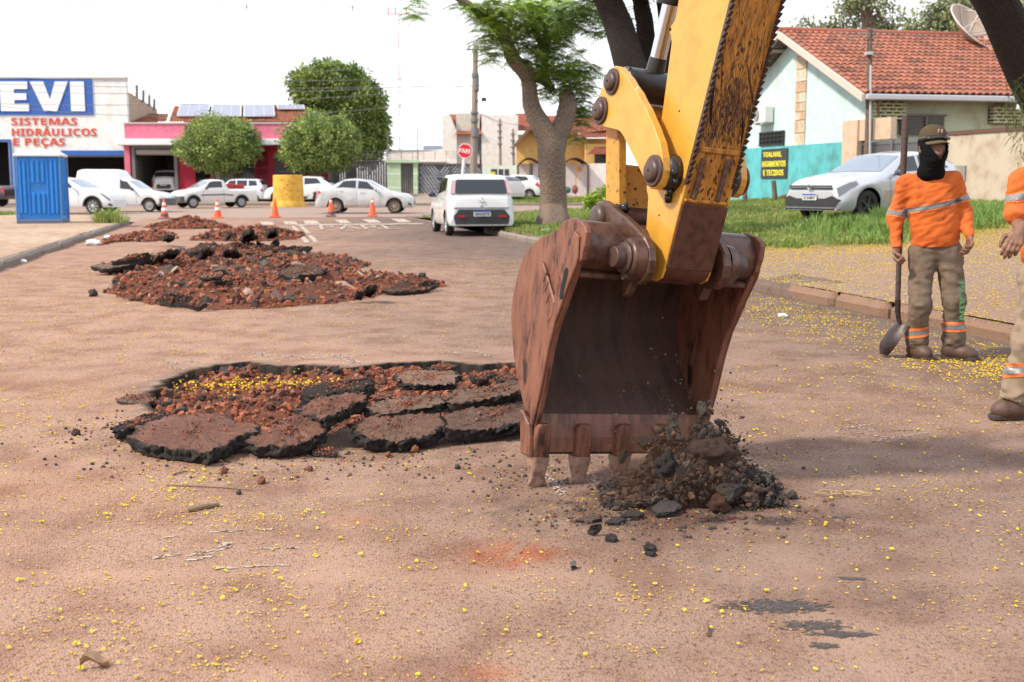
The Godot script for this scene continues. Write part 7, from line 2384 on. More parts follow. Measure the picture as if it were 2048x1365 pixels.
	for q in [[1.62, 0.30], [1.47, 0.24], [1.30, 0.33], [1.2, 0.24]]:
		bar("plug_hole_shade", V(0.2888, q[0], q[1]), V(0.2905, q[0], q[1]), 0.0045, mat("hole_shade", lin(0.006, 0.005, 0.005), 0.9), s, -1, 8)  # flat dark discs, shade of small holes put into the colour
	var l := Node3D.new()
	l.name = "linkage"
	t.add_child(l)
	var rock := zy([-0.14, 1.792, -0.105, 1.805, -0.069, 1.80, -0.018, 1.769, 0.02, 1.748, 0.064, 1.715, 0.108, 1.688, 0.148, 1.652, 0.192, 1.62, 0.232, 1.58, 0.268, 1.548, 0.298, 1.514, 0.322, 1.49, 0.337, 1.464, 0.356, 1.43, 0.366, 1.40, 0.372, 1.38, 0.368, 1.35, 0.352, 1.32, 0.325, 1.302, 0.295, 1.302, 0.264, 1.322, 0.24, 1.342, 0.213, 1.361, 0.15, 1.413, 0.074, 1.474, 0.035, 1.508, 0.006, 1.526, -0.02, 1.534, -0.051, 1.537, -0.12, 1.545, -0.168, 1.553, -0.22, 1.568, -0.245, 1.59, -0.252, 1.612, -0.248, 1.646, -0.209, 1.692, -0.177, 1.743, -0.165, 1.77])
	for q in [[0.2, -1.0], [0.572, 1.0]]:
		plate_x("rocker_plate", rock, q[0], q[0] + 0.038, yellow, l, 0.003)
		var face: float = q[0] if q[1] < 0.0 else q[0] + 0.038
		for p in [[1.738, -0.103, 0.056], [1.617, -0.178, 0.06], [1.374, 0.31, 0.064]]:
			pin_x("washer", face, face + 0.012 * q[1], p[0], p[1], [[0.0, p[2]], [0.8, p[2]], [1.0, p[2] * 0.94], [1.0, 0.0]], brown, l)
			pin_x("pin_cap", face + 0.011 * q[1], face + 0.03 * q[1], p[0], p[1], [[0.0, p[2] * 0.72], [0.55, p[2] * 0.72], [0.56, p[2] * 0.6], [1.0, p[2] * 0.56], [1.0, 0.0]], brown, l)
			pin_x("grease_hole_shade", face + 0.029 * q[1], face + 0.0315 * q[1], p[0], p[1], [[0.0, 0.006], [1.0, 0.006], [1.0, 0.0]], mat("hole_shade", lin(0.006, 0.005, 0.005), 0.9), l)  # dark disc on the cap, the hole is only shade put into colour
		var inner_x: float = 0.238 if q[1] < 0.0 else 0.572
		pin_x("collar", inner_x, inner_x + 0.052 * -q[1], 1.374, 0.31, [[0.0, 0.0], [0.0, 0.07], [1.0, 0.074], [1.0, 0.0]], black, l)
	pin_x("rod_eye_tube", 0.245, 0.565, 1.738, -0.103, [[0.0, 0.0], [0.0, 0.062], [0.04, 0.072], [0.3, 0.072], [0.31, 0.068], [0.69, 0.068], [0.7, 0.072], [0.96, 0.072], [1.0, 0.062], [1.0, 0.0]], black, l)
	pin_x("link_tube", 0.24, 0.57, 1.617, -0.178, [[0.0, 0.0], [0.0, 0.055], [1.0, 0.055], [1.0, 0.0]], chipped, l)
	for x in [0.258, 0.512]:
		plate_x("link_bar", zy([-0.235, 1.62, -0.215, 1.655, -0.165, 1.665, -0.125, 1.63, -0.115, 1.54, -0.036, 1.19, -0.03, 1.15, -0.06, 1.1, -0.11, 1.095, -0.155, 1.14, -0.15, 1.19, -0.226, 1.54]), x, x + 0.042, chipped, l, 0.005)
	box1("link_web", V(0.406, 1.28, -0.118), V(0.214, 0.24, 0.03), chipped, l, 0.006, Basis(Vector3.RIGHT, -0.22))
	pin_x("link_foot_tube", 0.243, 0.567, 1.159, -0.095, [[0.0, 0.0], [0.0, 0.06], [1.0, 0.06], [1.0, 0.0]], bare, l)
	var c := Node3D.new()
	c.name = "cylinder"
	t.add_child(c)
	var r0 := V(0.405, 1.738, -0.125)
	var dr := V(0, 0.974, 0.226).normalized()
	bar("rod_neck", r0 + dr * 0.05, r0 + dr * 0.13, 0.043, black, c, 0.038, 24)
	bar("rod", r0 + dr * 0.12, r0 + dr * 0.5, 0.0355, chrome, c, -1, 28)
	bar("gland", r0 + dr * 0.355, r0 + dr * 0.5, 0.062, black, c, -1, 24)
	bar("gland_ring", r0 + dr * 0.365, r0 + dr * 0.395, 0.068, black, c, -1, 24)
	bar("barrel", r0 + dr * 0.49, r0 + dr * 1.6, 0.055, yellow, c, -1, 24)
	var gm := mat("grease", lin(0.008, 0.0075, 0.007), 0.16)
	var gn := noise(6, 0.02)
	for q in [[0.25, 1.76, -0.03], [0.25, 1.735, -0.015], [0.255, 1.71, 0.0], [0.255, 1.79, -0.07], [0.252, 1.06, 0.235], [0.255, 1.03, 0.245], [0.25, 1.085, 0.21], [0.245, 1.375, 0.385], [0.26, 1.34, 0.38], [0.27, 1.3, 0.33], [0.28, 1.275, 0.31], [0.25, 1.21, -0.02], [0.25, 1.215, 0.03], [0.53, 1.05, 0.24], [0.535, 1.0, 0.25], [0.262, 1.21, -0.06]]:
		k = MB.new()
		k.lump(Vector3.ZERO, V(0.016, 0.02, 0.016) * rr(0.7, 1.2), gn, 0.7, 6)
		put("grease_blob", k, gm, l, T3(V(q[0], q[1], q[2])))
func tooth_ring(x: float, q: Array) -> PackedVector3Array:
	var out := PackedVector3Array()
	for i in 12:
		var a := -TAU * (i + 0.5) / 12.0
		var cx := cos(a)
		var sz := sin(a)
		var p := 0.55
		out.append(V(x + q[1] * signf(cx) * pow(absf(cx), p), q[0], q[3] + q[2] * signf(sz) * pow(absf(sz), p)))
	out.reverse()
	return out
func front_marks(fz, lift: float, count: int, blot := false) -> MB:
	var k := MB.new()
	for i in count:
		var y := 1.52 + 1.0 * pow(rf(), 1.5)
		var x := rr(0.308, 0.503)
		if i % 3 == 0:
			y = 1.62 + 0.09 * rng.randfn()
			x = clampf(0.40 + 0.05 * rng.randfn(), 0.308, 0.503)
		var l := rr(0.004, 0.03) * (1.0 if i % 5 else 3.5)
		var w := rr(0.0005, 0.0016)
		var lean := 0.25 * rng.randfn() - 0.1
		if blot:
			l = rr(0.003, 0.016)
			w = l * rr(0.2, 0.6)
			if i % 4 == 0:
				y = rr(1.28, 1.47)
		var p := func(a: float, b: float) -> Vector3: return V(clampf(x + a * w + b * l * lean, 0.305, 0.506), y + b * l, fz.call(y + b * l) + lift)
		k.quad(p.call(0.0, -1.0), p.call(1.0, rr(-0.4, 0.2)), p.call(0.1, 1.0), p.call(-1.0, rr(-0.2, 0.4)))
	return k

# ---------------------------------------------------------------- bodies: smooth union of tapered capsules, meshed by surface nets
func sdf_mesh(bones: Array, cell: float, blend: float, wrinkle = null) -> ArrayMesh:
	return sdf_mb(bones, cell, blend, wrinkle).mesh()
func sdf_mb(bones: Array, cell: float, blend: float, wrinkle = null) -> MB:
	var lo := V(1e9, 1e9, 1e9)
	var hi := -lo
	for b in bones:
		var m: float = maxf(b[2], b[3]) + cell * 3 + blend
		lo = lo.min(b[0] - Vector3.ONE * m).min(b[1] - Vector3.ONE * m)
		hi = hi.max(b[0] + Vector3.ONE * m).max(b[1] + Vector3.ONE * m)
	var n := Vector3i(((hi - lo) / cell).ceil()) + Vector3i.ONE * 2
	var sx := 1
	var sy := n.x
	var sz := n.x * n.y
	var acc := PackedFloat32Array()
	acc.resize(sz * n.z)
	var k := 1.0 / maxf(blend * 0.5, 0.001)
	for b in bones:
		var pa: Vector3 = b[0]
		var pb: Vector3 = b[1]
		var ra: float = b[2]
		var rb: float = b[3]
		var ab := pb - pa
		var l2 := maxf(ab.length_squared(), 1e-9)
		var m: float = maxf(ra, rb) + cell * 2.5 + blend * 1.5
		var i0 := Vector3i(((pa.min(pb) - Vector3.ONE * m - lo) / cell).floor()).max(Vector3i.ZERO)
		var i1 := Vector3i(((pa.max(pb) + Vector3.ONE * m - lo) / cell).ceil()).min(n - Vector3i.ONE)
		var sq: bool = b.size() > 4
		var sd := Vector3.ZERO
		var sf := 1.0
		if sq:
			sd = b[4][0].normalized()
			sf = 1.0 / b[4][1] - 1.0
		for z in range(i0.z, i1.z + 1):
			for y in range(i0.y, i1.y + 1):
				var at := y * sy + z * sz
				for x in range(i0.x, i1.x + 1):
					var p := lo + V(x, y, z) * cell - pa
					var t := clampf(p.dot(ab) / l2, 0.0, 1.0)
					var q := p - ab * t
					if sq:
						q += sd * (q.dot(sd) * sf)
					var d := q.length() - (ra + (rb - ra) * t)
					if d < m:
						acc[at + x] += exp(-d * k)
	var mb := MB.new()
	var ids := PackedInt32Array()
	ids.resize(acc.size())
	ids.fill(-1)
	var corner := [0, 1, sy, sy + 1, sz, sz + 1, sz + sy, sz + sy + 1]
	var off := [V(0, 0, 0), V(1, 0, 0), V(0, 1, 0), V(1, 1, 0), V(0, 0, 1), V(1, 0, 1), V(0, 1, 1), V(1, 1, 1)]
	var edges := [[0, 1], [2, 3], [4, 5], [6, 7], [0, 2], [1, 3], [4, 6], [5, 7], [0, 4], [1, 5], [2, 6], [3, 7]]
	var live := PackedInt32Array()
	for z in n.z - 1:
		for y in n.y - 1:
			var at := y * sy + z * sz
			for x in n.x - 1:
				var c := at + x
				var a0 := acc[c] > 1.0
				if a0 == (acc[c + 1] > 1.0) and a0 == (acc[c + sy] > 1.0) and a0 == (acc[c + sz] > 1.0) and a0 == (acc[c + sy + 1] > 1.0) and a0 == (acc[c + sz + 1] > 1.0) and a0 == (acc[c + sz + sy] > 1.0) and a0 == (acc[c + sz + sy + 1] > 1.0):
					continue
				var sum := Vector3.ZERO
				var cnt := 0
				for e in edges:
					var fa: float = acc[c + corner[e[0]]]
					var fb: float = acc[c + corner[e[1]]]
					if (fa > 1.0) == (fb > 1.0):
						continue
					var da := -log(maxf(fa, 1e-6))
					var db := -log(maxf(fb, 1e-6))
					sum += off[e[0]].lerp(off[e[1]], clampf(da / (da - db), 0.0, 1.0))
					cnt += 1
				ids[c] = mb.v.size()
				mb.v.append(lo + (V(x, y, z) + sum / cnt) * cell)
				mb.c.append(Color.WHITE)
				live.append(c)
	for c in live:
		var f0 := acc[c] > 1.0
		for ax in 3:
			var st: int = [sx, sy, sz][ax]
			var u: int = [sy, sz, sx][ax]
			var w: int = [sz, sx, sy][ax]
			if f0 == (acc[c + st] > 1.0):
				continue
			var a := ids[c]
			var b2 := ids[c - u]
			var d2 := ids[c - u - w]
			var e2 := ids[c - w]
			if a < 0 or b2 < 0 or d2 < 0 or e2 < 0:
				continue
			if f0:
				mb.f.append_array(PackedInt32Array([a, b2, d2, a, d2, e2]))
			else:
				mb.f.append_array(PackedInt32Array([a, e2, d2, a, d2, b2]))
	if wrinkle != null:
		var nn := normals_of(mb)
		for i in mb.v.size():
			mb.v[i] += nn[i] * float(wrinkle.call(mb.v[i], nn[i]))
	return mb
func normals_of(mb: MB) -> PackedVector3Array:
	var n := PackedVector3Array()
	n.resize(mb.v.size())
	for i in range(0, mb.f.size(), 3):
		var a := mb.f[i]
		var b := mb.f[i + 1]
		var c := mb.f[i + 2]
		var k := (mb.v[b] - mb.v[a]).cross(mb.v[c] - mb.v[a])
		n[a] += k
		n[b] += k
		n[c] += k
	for i in n.size():
		n[i] = n[i].normalized()
	return n
func join(a: MB, b: MB) -> void:
	var n := a.v.size()
	a.v.append_array(b.v)
	a.c.append_array(b.c)
	for i in b.f:
		a.f.append(i + n)
func band_of(mb: MB, at: Vector3, axis: Vector3, half: float, reach: float, lift: float, center = null) -> MB:
	var out := MB.new()
	var nn := normals_of(mb)
	axis = axis.normalized()
	for i in range(0, mb.f.size(), 3):
		var poly := []
		var near := false
		for e in 3:
			var q := mb.v[mb.f[i + e]]
			poly.append([q + nn[mb.f[i + e]] * lift, (q - at).dot(axis)])
			var o := q - at
			near = near or (o - axis * o.dot(axis)).length() < reach
		if not near:
			continue
		for side in [1.0, -1.0]:
			var res := []
			for j in poly.size():
				var a: Array = poly[j]
				var b: Array = poly[(j + 1) % poly.size()]
				var fa: float = half - a[1] * side
				var fb: float = half - b[1] * side
				if fa >= 0.0:
					res.append(a)
				if (fa >= 0.0) != (fb >= 0.0):
					var t := fa / (fa - fb)
					res.append([a[0].lerp(b[0], t), lerpf(a[1], b[1], t)])
			poly = res
		for j in range(1, poly.size() - 1):
			out.tri(poly[0][0], poly[j][0], poly[j + 1][0])
	return out
func hand_bones(wrist: Vector3, dir: Vector3, pal: Vector3, curl: float, side: float) -> Array:
	dir = dir.normalized()
	pal = (pal - dir * pal.dot(dir)).normalized()
	var lat := dir.cross(pal).normalized() * side   # towards the thumb
	var o := []
	var knuckles := []
	for i in 4:
		var k: Vector3 = wrist + dir * (0.088 - 0.006 * absf(i - 1.2)) + lat * (0.032 - 0.021 * i)
		knuckles.append(k)
		o.append([wrist + dir * 0.012 + lat * (0.016 - 0.010 * i), k, 0.015, 0.0115])
	o.append([wrist - dir * 0.05, wrist + dir * 0.02, 0.026, 0.024])
	for i in 4:
		var p: Vector3 = knuckles[i]
		var a := 0.25 + curl * 0.5 + i * 0.05
		var seg: float = [0.042, 0.046, 0.042, 0.033][i]
		for j in 3:
			var d := dir.rotated(dir.cross(pal).normalized(), a)
			var q: Vector3 = p + d * seg * float([1.0, 0.68, 0.5][j])
			o.append([p, q, 0.0098 - 0.0009 * j, 0.0090 - 0.0009 * j])
			p = q
			a += curl * 1.25 + 0.12
	var tb := wrist + dir * 0.028 + lat * 0.026
	var t1 := tb + (dir * 0.6 + lat * 0.75 + pal * 0.35 * (0.4 + curl)).normalized() * 0.042
	var t2 := t1 + (dir * 0.85 + lat * (0.25 - 0.6 * curl) + pal * (0.25 + 0.7 * curl)).normalized() * 0.034
	var t3 := t2 + (dir * 0.9 + lat * (0.05 - 0.7 * curl) + pal * (0.3 + 0.6 * curl)).normalized() * 0.026
	o.append([wrist + dir * 0.01 + lat * 0.012, tb, 0.017, 0.0145])
	o.append([tb, t1, 0.0135, 0.0115])
	o.append([t1, t2, 0.0110, 0.0102])
	o.append([t2, t3, 0.0100, 0.0085])
	return o
func head_bones(c: Vector3, f: Vector3, up: Vector3) -> Array:
	var r := f.cross(up).normalized()
	var o := []
	var P := func(x: float, y: float, z: float) -> Vector3: return c + r * x + up * y + f * z
	o.append([P.call(0, 0.035, -0.02), P.call(0, 0.04, 0.012), 0.088, 0.080])
	o.append([P.call(0, 0.0, 0.02), P.call(0, -0.055, 0.035), 0.066, 0.05])
	o.append([P.call(0, -0.07, 0.045), P.call(0, -0.09, 0.055), 0.042, 0.030])
	o.append([P.call(-0.045, -0.05, 0.0), P.call(-0.02, -0.085, 0.045), 0.034, 0.03])
	o.append([P.call(0.045, -0.05, 0.0), P.call(0.02, -0.085, 0.045), 0.034, 0.03])
	o.append([P.call(-0.035, 0.018, 0.074), P.call(0.035, 0.018, 0.074), 0.016, 0.016])   # brow
	o.append([P.call(0, 0.005, 0.084), P.call(0, -0.028, 0.102), 0.0095, 0.0135])          # nose
	o.append([P.call(-0.012, -0.031, 0.092), P.call(0.012, -0.031, 0.092), 0.0095, 0.0095])
	o.append([P.call(-0.042, -0.018, 0.062), P.call(-0.03, -0.02, 0.07), 0.024, 0.02])     # cheeks
	o.append([P.call(0.042, -0.018, 0.062), P.call(0.03, -0.02, 0.07), 0.024, 0.02])
	o.append([P.call(-0.018, -0.058, 0.083), P.call(0.018, -0.058, 0.083), 0.009, 0.009])  # lips
	o.append([P.call(-0.015, -0.068, 0.081), P.call(0.015, -0.068, 0.081), 0.009, 0.009])
	for s in [-1.0, 1.0]:
		o.append([P.call(0.083 * s, 0.01, -0.012), P.call(0.085 * s, -0.03, -0.002), 0.016, 0.011])   # ears
	return o
func add_eyes(t: Node, c: Vector3, f: Vector3, up: Vector3) -> void:
	var r := f.cross(up).normalized()
	for s in [-1.0, 1.0]:
		var at: Vector3 = c + r * 0.031 * s + up * 0.0 + f * 0.0745
		var k := MB.new()
		k.lump(Vector3.ZERO, V(0.012, 0.009, 0.012), noise(1, 0.01), 0.0, 8)
		var e := put("eye", k, mat("eye_white", lin(0.4, 0.37, 0.35), 0.3), t, T3(at))
		k = MB.new()
		k.lump(Vector3.ZERO, V(0.006, 0.006, 0.006), noise(1, 0.01), 0.0, 8)
		put("iris", k, mat("iris_dark", lin(0.012, 0.008, 0.006), 0.2), e, T3(f * 0.0085))
func boot(t: Node, ankle: Vector3, toe: Vector3, m: Material, sole: Material, ground: float) -> void:
	var d := toe - ankle
	d.y = 0.0
	var l := d.length()
	d = d.normalized()
	var a := V(ankle.x, ground, ankle.z)
	var n := noise(13, 9.0, 3)
	var bones := [[ankle + V(0, 0.08, 0) - d * 0.01, a + V(0, 0.075, 0) - d * 0.015, 0.056, 0.054], [a + V(0, 0.058, 0) - d * 0.03, a + V(0, 0.055, 0) + d * l * 0.5, 0.046, 0.047], [a + V(0, 0.05, 0) + d * l * 0.5, a + V(0, 0.046, 0) + d * (l - 0.045), 0.05, 0.044]]
	put("boot", sdf_mesh(bones, 0.009, 0.03, func(p: Vector3, _n: Vector3) -> float: return 0.003 * n.get_noise_3dv(p)), m, t)
	var s := PackedVector2Array()
	var side := V(-d.z, 0, d.x)
	for q in [[-0.08, 0.028], [-0.06, 0.040], [0.0, 0.038], [0.5, 0.044], [0.75, 0.050], [0.92, 0.042], [1.0, 0.02], [1.0, -0.02], [0.92, -0.042], [0.75, -0.050], [0.5, -0.044], [0.0, -0.038], [-0.06, -0.040], [-0.08, -0.028]]:
		s.append(Vector2((q[0] if q[0] < 0.0 else q[0] * l + 0.012 * q[0]), q[1]))
	var k := MB.new()
	k.prism(s, Transform3D(Basis(d, side, d.cross(side)), Vector3.ZERO), 0.026, 0.004)
	put("boot_sole", k, sole, t, T3(a + V(0, 0.027, 0)) if d.cross(side).y < 0.0 else T3(a + V(0, 0.001, 0)))
func worker(label: String, J: Dictionary, f: Vector3, opts: Dictionary) -> Node3D:
	var base: Vector3 = (J.ankle_r + J.ankle_l) / 2
	base.y = 0.0
	var t := thing("person", label, "person", base)
	for key in J:
		J[key] -= base
	var up := Vector3.UP
	var skin := mat("worker_skin", lin(0.20, 0.095, 0.058), 0.55, {"tex": "plaster", "scale": 6.0})
	var orange := mat("shirt_orange", lin(0.56, 0.115, 0.012), 0.85, {"tex": "dirt", "scale": 1.6, "rim": 0.2})
	var khaki := mat(opts.trousers, opts.tcol, 0.92, {"tex": "dirt", "scale": 1.8, "detail": "cloth", "dscale": 4.0})
	var tape := mat("tape_grey", lin(0.17, 0.165, 0.17), 0.4)
	var fluo := mat("tape_orange", lin(0.72, 0.17, 0.035), 0.6)
	var leather := mat("boot_leather", lin(0.085, 0.045, 0.03), 0.6, {"tex": "dirt", "scale": 4.0})
	var solem := mat("boot_sole", lin(0.04, 0.028, 0.022), 0.8)
	var r := (J.shoulder_r - J.shoulder_l).normalized() as Vector3
	var B := []
	B.append([J.pelvis + up * 0.02, J.chest, 0.085, 0.09])
	B.append([J.hip_r, J.hip_l, 0.075, 0.075])
	B.append([J.chest - r * 0.07, J.chest + r * 0.07, 0.078, 0.078])
	B.append([J.shoulder_r - r * 0.03, J.shoulder_l + r * 0.03, 0.04, 0.04])
	B.append([J.chest + up * 0.12, J.neck, 0.05, 0.048])
	B.append([J.neck, J.head - up * 0.03, 0.056, 0.058])
	for s in ["r", "l"]:
		B.append([J["shoulder_" + s], J["elbow_" + s], 0.042, 0.036])
		B.append([J["elbow_" + s], J["wrist_" + s], 0.040, 0.027])
		B.append([J["hip_" + s], J["knee_" + s], 0.07, 0.05])
		B.append([J["knee_" + s], J["ankle_" + s], 0.048, 0.038])
		B.append([J["ankle_" + s], J["ankle_" + s] + (J["toe_" + s] - J["ankle_" + s]) * 0.6 - up * 0.03, 0.036, 0.03])
	var body := sdf_mb(B, 0.0145, 0.03)
	join(body, sdf_mb(head_bones(J.head, f, up), 0.0055, 0.02))
	join(body, sdf_mb(hand_bones(J.wrist_r, J.hand_r - J.wrist_r, opts.palm_r, opts.curl_r, opts.get("thumb_r", -1.0)), 0.0034, 0.007))
	join(body, sdf_mb(hand_bones(J.wrist_l, J.hand_l - J.wrist_l, opts.palm_l, opts.curl_l, opts.get("thumb_l", 1.0)), 0.0034, 0.007))
	var bo := put("body", body, skin, t)
	add_eyes(t, J.head, f, up)
	var n1 := noise(61, 7.0, 3)
	var n2 := noise(62, 16.0, 2)
	var S := []
	var hem: Vector3 = J.hem
	S.append([hem, J.chest - up * 0.05, 0.116, 0.11])
	S.append([hem - r * 0.068, J.chest - r * 0.07 - up * 0.04, 0.101, 0.092])
	S.append([hem + r * 0.068, J.chest + r * 0.07 - up * 0.04, 0.101, 0.092])
	S.append([J.chest - r * 0.085 + up * 0.04, J.chest + r * 0.085 + up * 0.04, 0.092, 0.092])
	S.append([J.shoulder_r - r * 0.035 + up * 0.012, J.shoulder_l + r * 0.035 + up * 0.012, 0.052, 0.052])
	S.append([J.chest + up * 0.13, J.neck - up * 0.055, 0.07, 0.05])
	for s in ["r", "l"]:
		var cuff: Vector3 = J.get("cuff_" + s, J["wrist_" + s] + (J["elbow_" + s] - J["wrist_" + s]) * 0.08)
		S.append([J["shoulder_" + s], J["elbow_" + s], 0.060, 0.052])
		S.append([J["elbow_" + s], cuff, 0.051, 0.038 if not J.has("cuff_" + s) else 0.052])
	var fold := func(p: Vector3, n: Vector3) -> float:
		var q := V(p.x * 1.0 + p.y * 0.55, p.y * 0.9 - p.x * 0.4, p.z)
		return 0.006 * n1.get_noise_3dv(q) + 0.007 * (0.5 - 2.4 * absf(n2.get_noise_3dv(V(q.x * 0.22, q.y * 0.75, q.z * 0.22))))
	var shirt := sdf_mb(S, 0.0115, 0.035, fold)
	shirt = cut_below(shirt, hem - up * 0.055)
	put("shirt", shirt, orange, t)
	for q in opts.bands:
		var k := band_of(shirt, q[0] - base, q[1], 0.028, q[2], 0.004)
		put("tape_edge", k, fluo, t)
		k = band_of(shirt, q[0] - base, q[1], 0.0165, q[2], 0.0065)
		put("reflective_tape", k, tape, t)
	var T := []
	T.append([J.hip_r + up * 0.02, J.hip_l + up * 0.02, 0.088, 0.088])
	T.append([J.pelvis + up * 0.06 - r * 0.06, J.pelvis + up * 0.05 + r * 0.06, 0.080, 0.080])
	for s in ["r", "l"]:
		T.append([J["hip_" + s], J["knee_" + s], 0.097, 0.077])
		T.append([J["knee_" + s], J["ankle_" + s] + up * 0.05, 0.076, 0.064])
		T.append([J["ankle_" + s] + up * 0.12, J["ankle_" + s] + up * 0.055, 0.068, 0.074])
	var n3 := noise(63, 6.0, 3)
	var n4 := noise(64, 18.0, 2)
	var fold2 := func(p: Vector3, n: Vector3) -> float:
		var low := clampf(1.0 - (p.y - 0.10) / 0.22, 0.0, 1.0)
		return 0.008 * n3.get_noise_3dv(V(p.x * 1.3 + p.y * 0.4, p.y * 0.8, p.z * 1.3)) + (0.009 + 0.008 * low) * (0.5 - 2.4 * absf(n4.get_noise_3dv(V(p.x * 0.3 + p.y * 0.1, p.y * (0.45 + 0.9 * low), p.z * 0.3))))
	var tr := sdf_mb(T, 0.0135, 0.035, fold2)
	put("trousers", tr, khaki, t)
	for q in opts.leg_bands:
		var k := band_of(tr, q[0] - base, q[1], 0.037, q[2], 0.004)
		put("tape_edge", k, fluo, t)
		k = band_of(tr, q[0] - base, q[1], 0.0175, q[2], 0.0065)
		put("reflective_tape", k, tape, t)
	for s in ["r", "l"]:
		boot(t, J["ankle_" + s], J["toe_" + s], leather, solem, opts.get("ground", 0.0))
	t.set_meta("_shirt", 0)
	t.remove_meta("_shirt")
	return t
func cut_below(mb: MB, at: Vector3) -> MB:
	var out := MB.new()
	out.v = mb.v
	out.c = mb.c
	for i in range(0, mb.f.size(), 3):
		var up := 0
		for e in 3:
			up += 1 if mb.v[mb.f[i + e]].y > at.y else 0
		if up == 0:
			continue
		if up < 3:
			for e in 3:
				var q := mb.v[mb.f[i + e]]
				if q.y <= at.y:
					out.v[mb.f[i + e]] = V(q.x, at.y - 0.002, q.z)
		out.f.append_array(mb.f.slice(i, i + 3))
	return out
func build_people() -> void:
	var D := 8.86
	var J := {
		"head": V(3.049,1.55,-8.8), "neck": V(3.063,1.389,-8.86), "chest": V(3.068,1.215,-8.85), "pelvis": V(3.122,0.811,-8.87), "hem": V(3.119,0.893,-8.86),
		"shoulder_r": V(2.88,1.302,-8.88), "shoulder_l": V(3.238,1.324,-8.84), "elbow_r": V(2.837,1.045,-8.92), "elbow_l": V(3.327,1.076,-8.86),
		"wrist_r": V(2.829,0.813,-8.84), "wrist_l": V(3.319,0.914,-8.72), "hand_r": V(2.823,0.742,-8.8), "hand_l": V(3.311,0.83,-8.66),
		"hip_r": V(3.036,0.767,-8.88), "hip_l": V(3.217,0.776,-8.85), "knee_r": V(3.006,0.411,-8.8), "knee_l": V(3.258,0.448,-8.8), "ankle_r": V(3.025,0.087,-8.88), "ankle_l": V(3.279,0.097,-8.84),
		"toe_r": V(3.083,0.04,-8.74), "toe_l": V(3.433,0.04,-8.74)}
	var f := V(0.12, -0.10, 1.0).normalized()
	var t := worker("man in a black balaclava and cap holding a shovel upright by the kerb", J.duplicate(), f, {
		"trousers": "trousers_brown", "tcol": lin(0.185, 0.135, 0.098), "palm_r": V(0.6, 0, 0.7), "curl_r": 0.95, "thumb_r": 1.0, "palm_l": V(-0.9, 0, 0.1), "curl_l": 0.42, "thumb_l": 1.0,
		"bands": [[V(3.075,1.138,-8.86), V(-0.20, 0.98, 0.0), 0.205], [V(2.829,1.082,-8.9), V(0.16, 0.99, 0.0), 0.10], [V(3.299,1.193,-8.85), V(-0.25, 0.97, 0.0), 0.095]],
		"leg_bands": [[V(3.028,0.207,-8.86), V(-0.2, 0.98, 0), 0.13], [V(3.279,0.25,-8.84), V(-0.03, 1, 0), 0.13]]})
	var base := t.position
	var head: Vector3 = J.head - base
	var up := Vector3.UP
	var r := f.cross(up).normalized()
	var hu := r.cross(f).normalized()
	var hb := head_bones(head, f, up).slice(0, 11)
	for q in hb:
		q[2] += 0.010
		q[3] += 0.010
	for q in [[V(0, -0.075, 0.03), V(0, -0.10, 0.04), 0.056, 0.052], [V(0, -0.09, -0.005), V(0, -0.165, -0.01), 0.064, 0.074], [V(-0.03, -0.17, 0.01), V(0.03, -0.17, 0.01), 0.068, 0.068]]:
		hb.append([head + r * q[0].x + hu * q[0].y + f * q[0].z, head + r * q[1].x + hu * q[1].y + f * q[1].z, q[2], q[3]])
	var nb := noise(71, 22.0, 2)
	var mask := sdf_mb(hb, 0.0065, 0.03, func(p: Vector3, n: Vector3) -> float: return 0.005 * nb.get_noise_3dv(V(p.x * 0.4, p.y * 1.4, p.z * 0.4)))
	var open := MB.new()
	open.v = mask.v
	open.c = mask.c
	for i in range(0, mask.f.size(), 3):
		var m := (mask.v[mask.f[i]] + mask.v[mask.f[i + 1]] + mask.v[mask.f[i + 2]]) / 3.0 - head
		var lx := m.dot(r)
		var ly := m.dot(hu)
		var lz := m.dot(f)
		var floor_ := -0.074 + absf(lx + 0.004) * 1.3
		if lz > 0.0 and absf(lx) < 0.066 and ly > floor_ and ly < 0.06:
			continue
		open.f.append_array(mask.f.slice(i, i + 3))
	put("balaclava", open, mat("knit_black", lin(0.007, 0.007, 0.008), 0.95, {"spec": 0.25, "tex": "cloth", "scale": 8.0}), t)
	var capm := mat("cap_olive", lin(0.075, 0.052, 0.018), 0.9, {"tex": "cloth", "scale": 6.0})
	var cx := Transform3D(Basis(r, hu, -f), head + hu * 0.060 - f * 0.010)
	var k := MB.new()
	k.lathe([Vector2(0.103, -0.005), Vector2(0.104, 0.02), Vector2(0.099, 0.05), Vector2(0.083, 0.08), Vector2(0.055, 0.101), Vector2(0.02, 0.110), Vector2(0.0, 0.111)], Transform3D(cx.basis * Basis.from_scale(V(0.93, 1, 1.06)), cx.origin), 26)
	put("cap", k, capm, t)
	k = MB.new()
	var rows := []
	var rows2 := []
	for i in 7:
		var row := PackedVector3Array()
		var row2 := PackedVector3Array()
		for j in 13:
			var a := lerpf(-1.15, 1.15, j / 12.0)
			var q := V(sin(a) * 0.097, 0.0, -cos(a) * 0.108)
			var out := V(sin(a) * 0.085, 0, -0.078 - 0.05 * cos(a))
			var p := q.lerp(q * 0.0 + V(sin(a) * 0.090, 0, -0.108 * cos(a) - 0.072 * sqrt(maxf(cos(a), 0.0))), i / 6.0)
			p.y = 0.008 - 0.020 * pow(absf(sin(a)), 2.0) - 0.014 * i / 6.0
			row.append(cx * p)
			row2.append(cx * (p - V(0, 0.005, 0)))
		rows.append(row)
		row2.reverse()
		rows2.append(row2)
	k.sheet(rows)
	k.sheet(rows2)
	put("cap_peak", k, mat("peak_olive", lin(0.12, 0.09, 0.035), 0.85, {"tex": "cloth", "scale": 6.0}), t)
	k = MB.new()
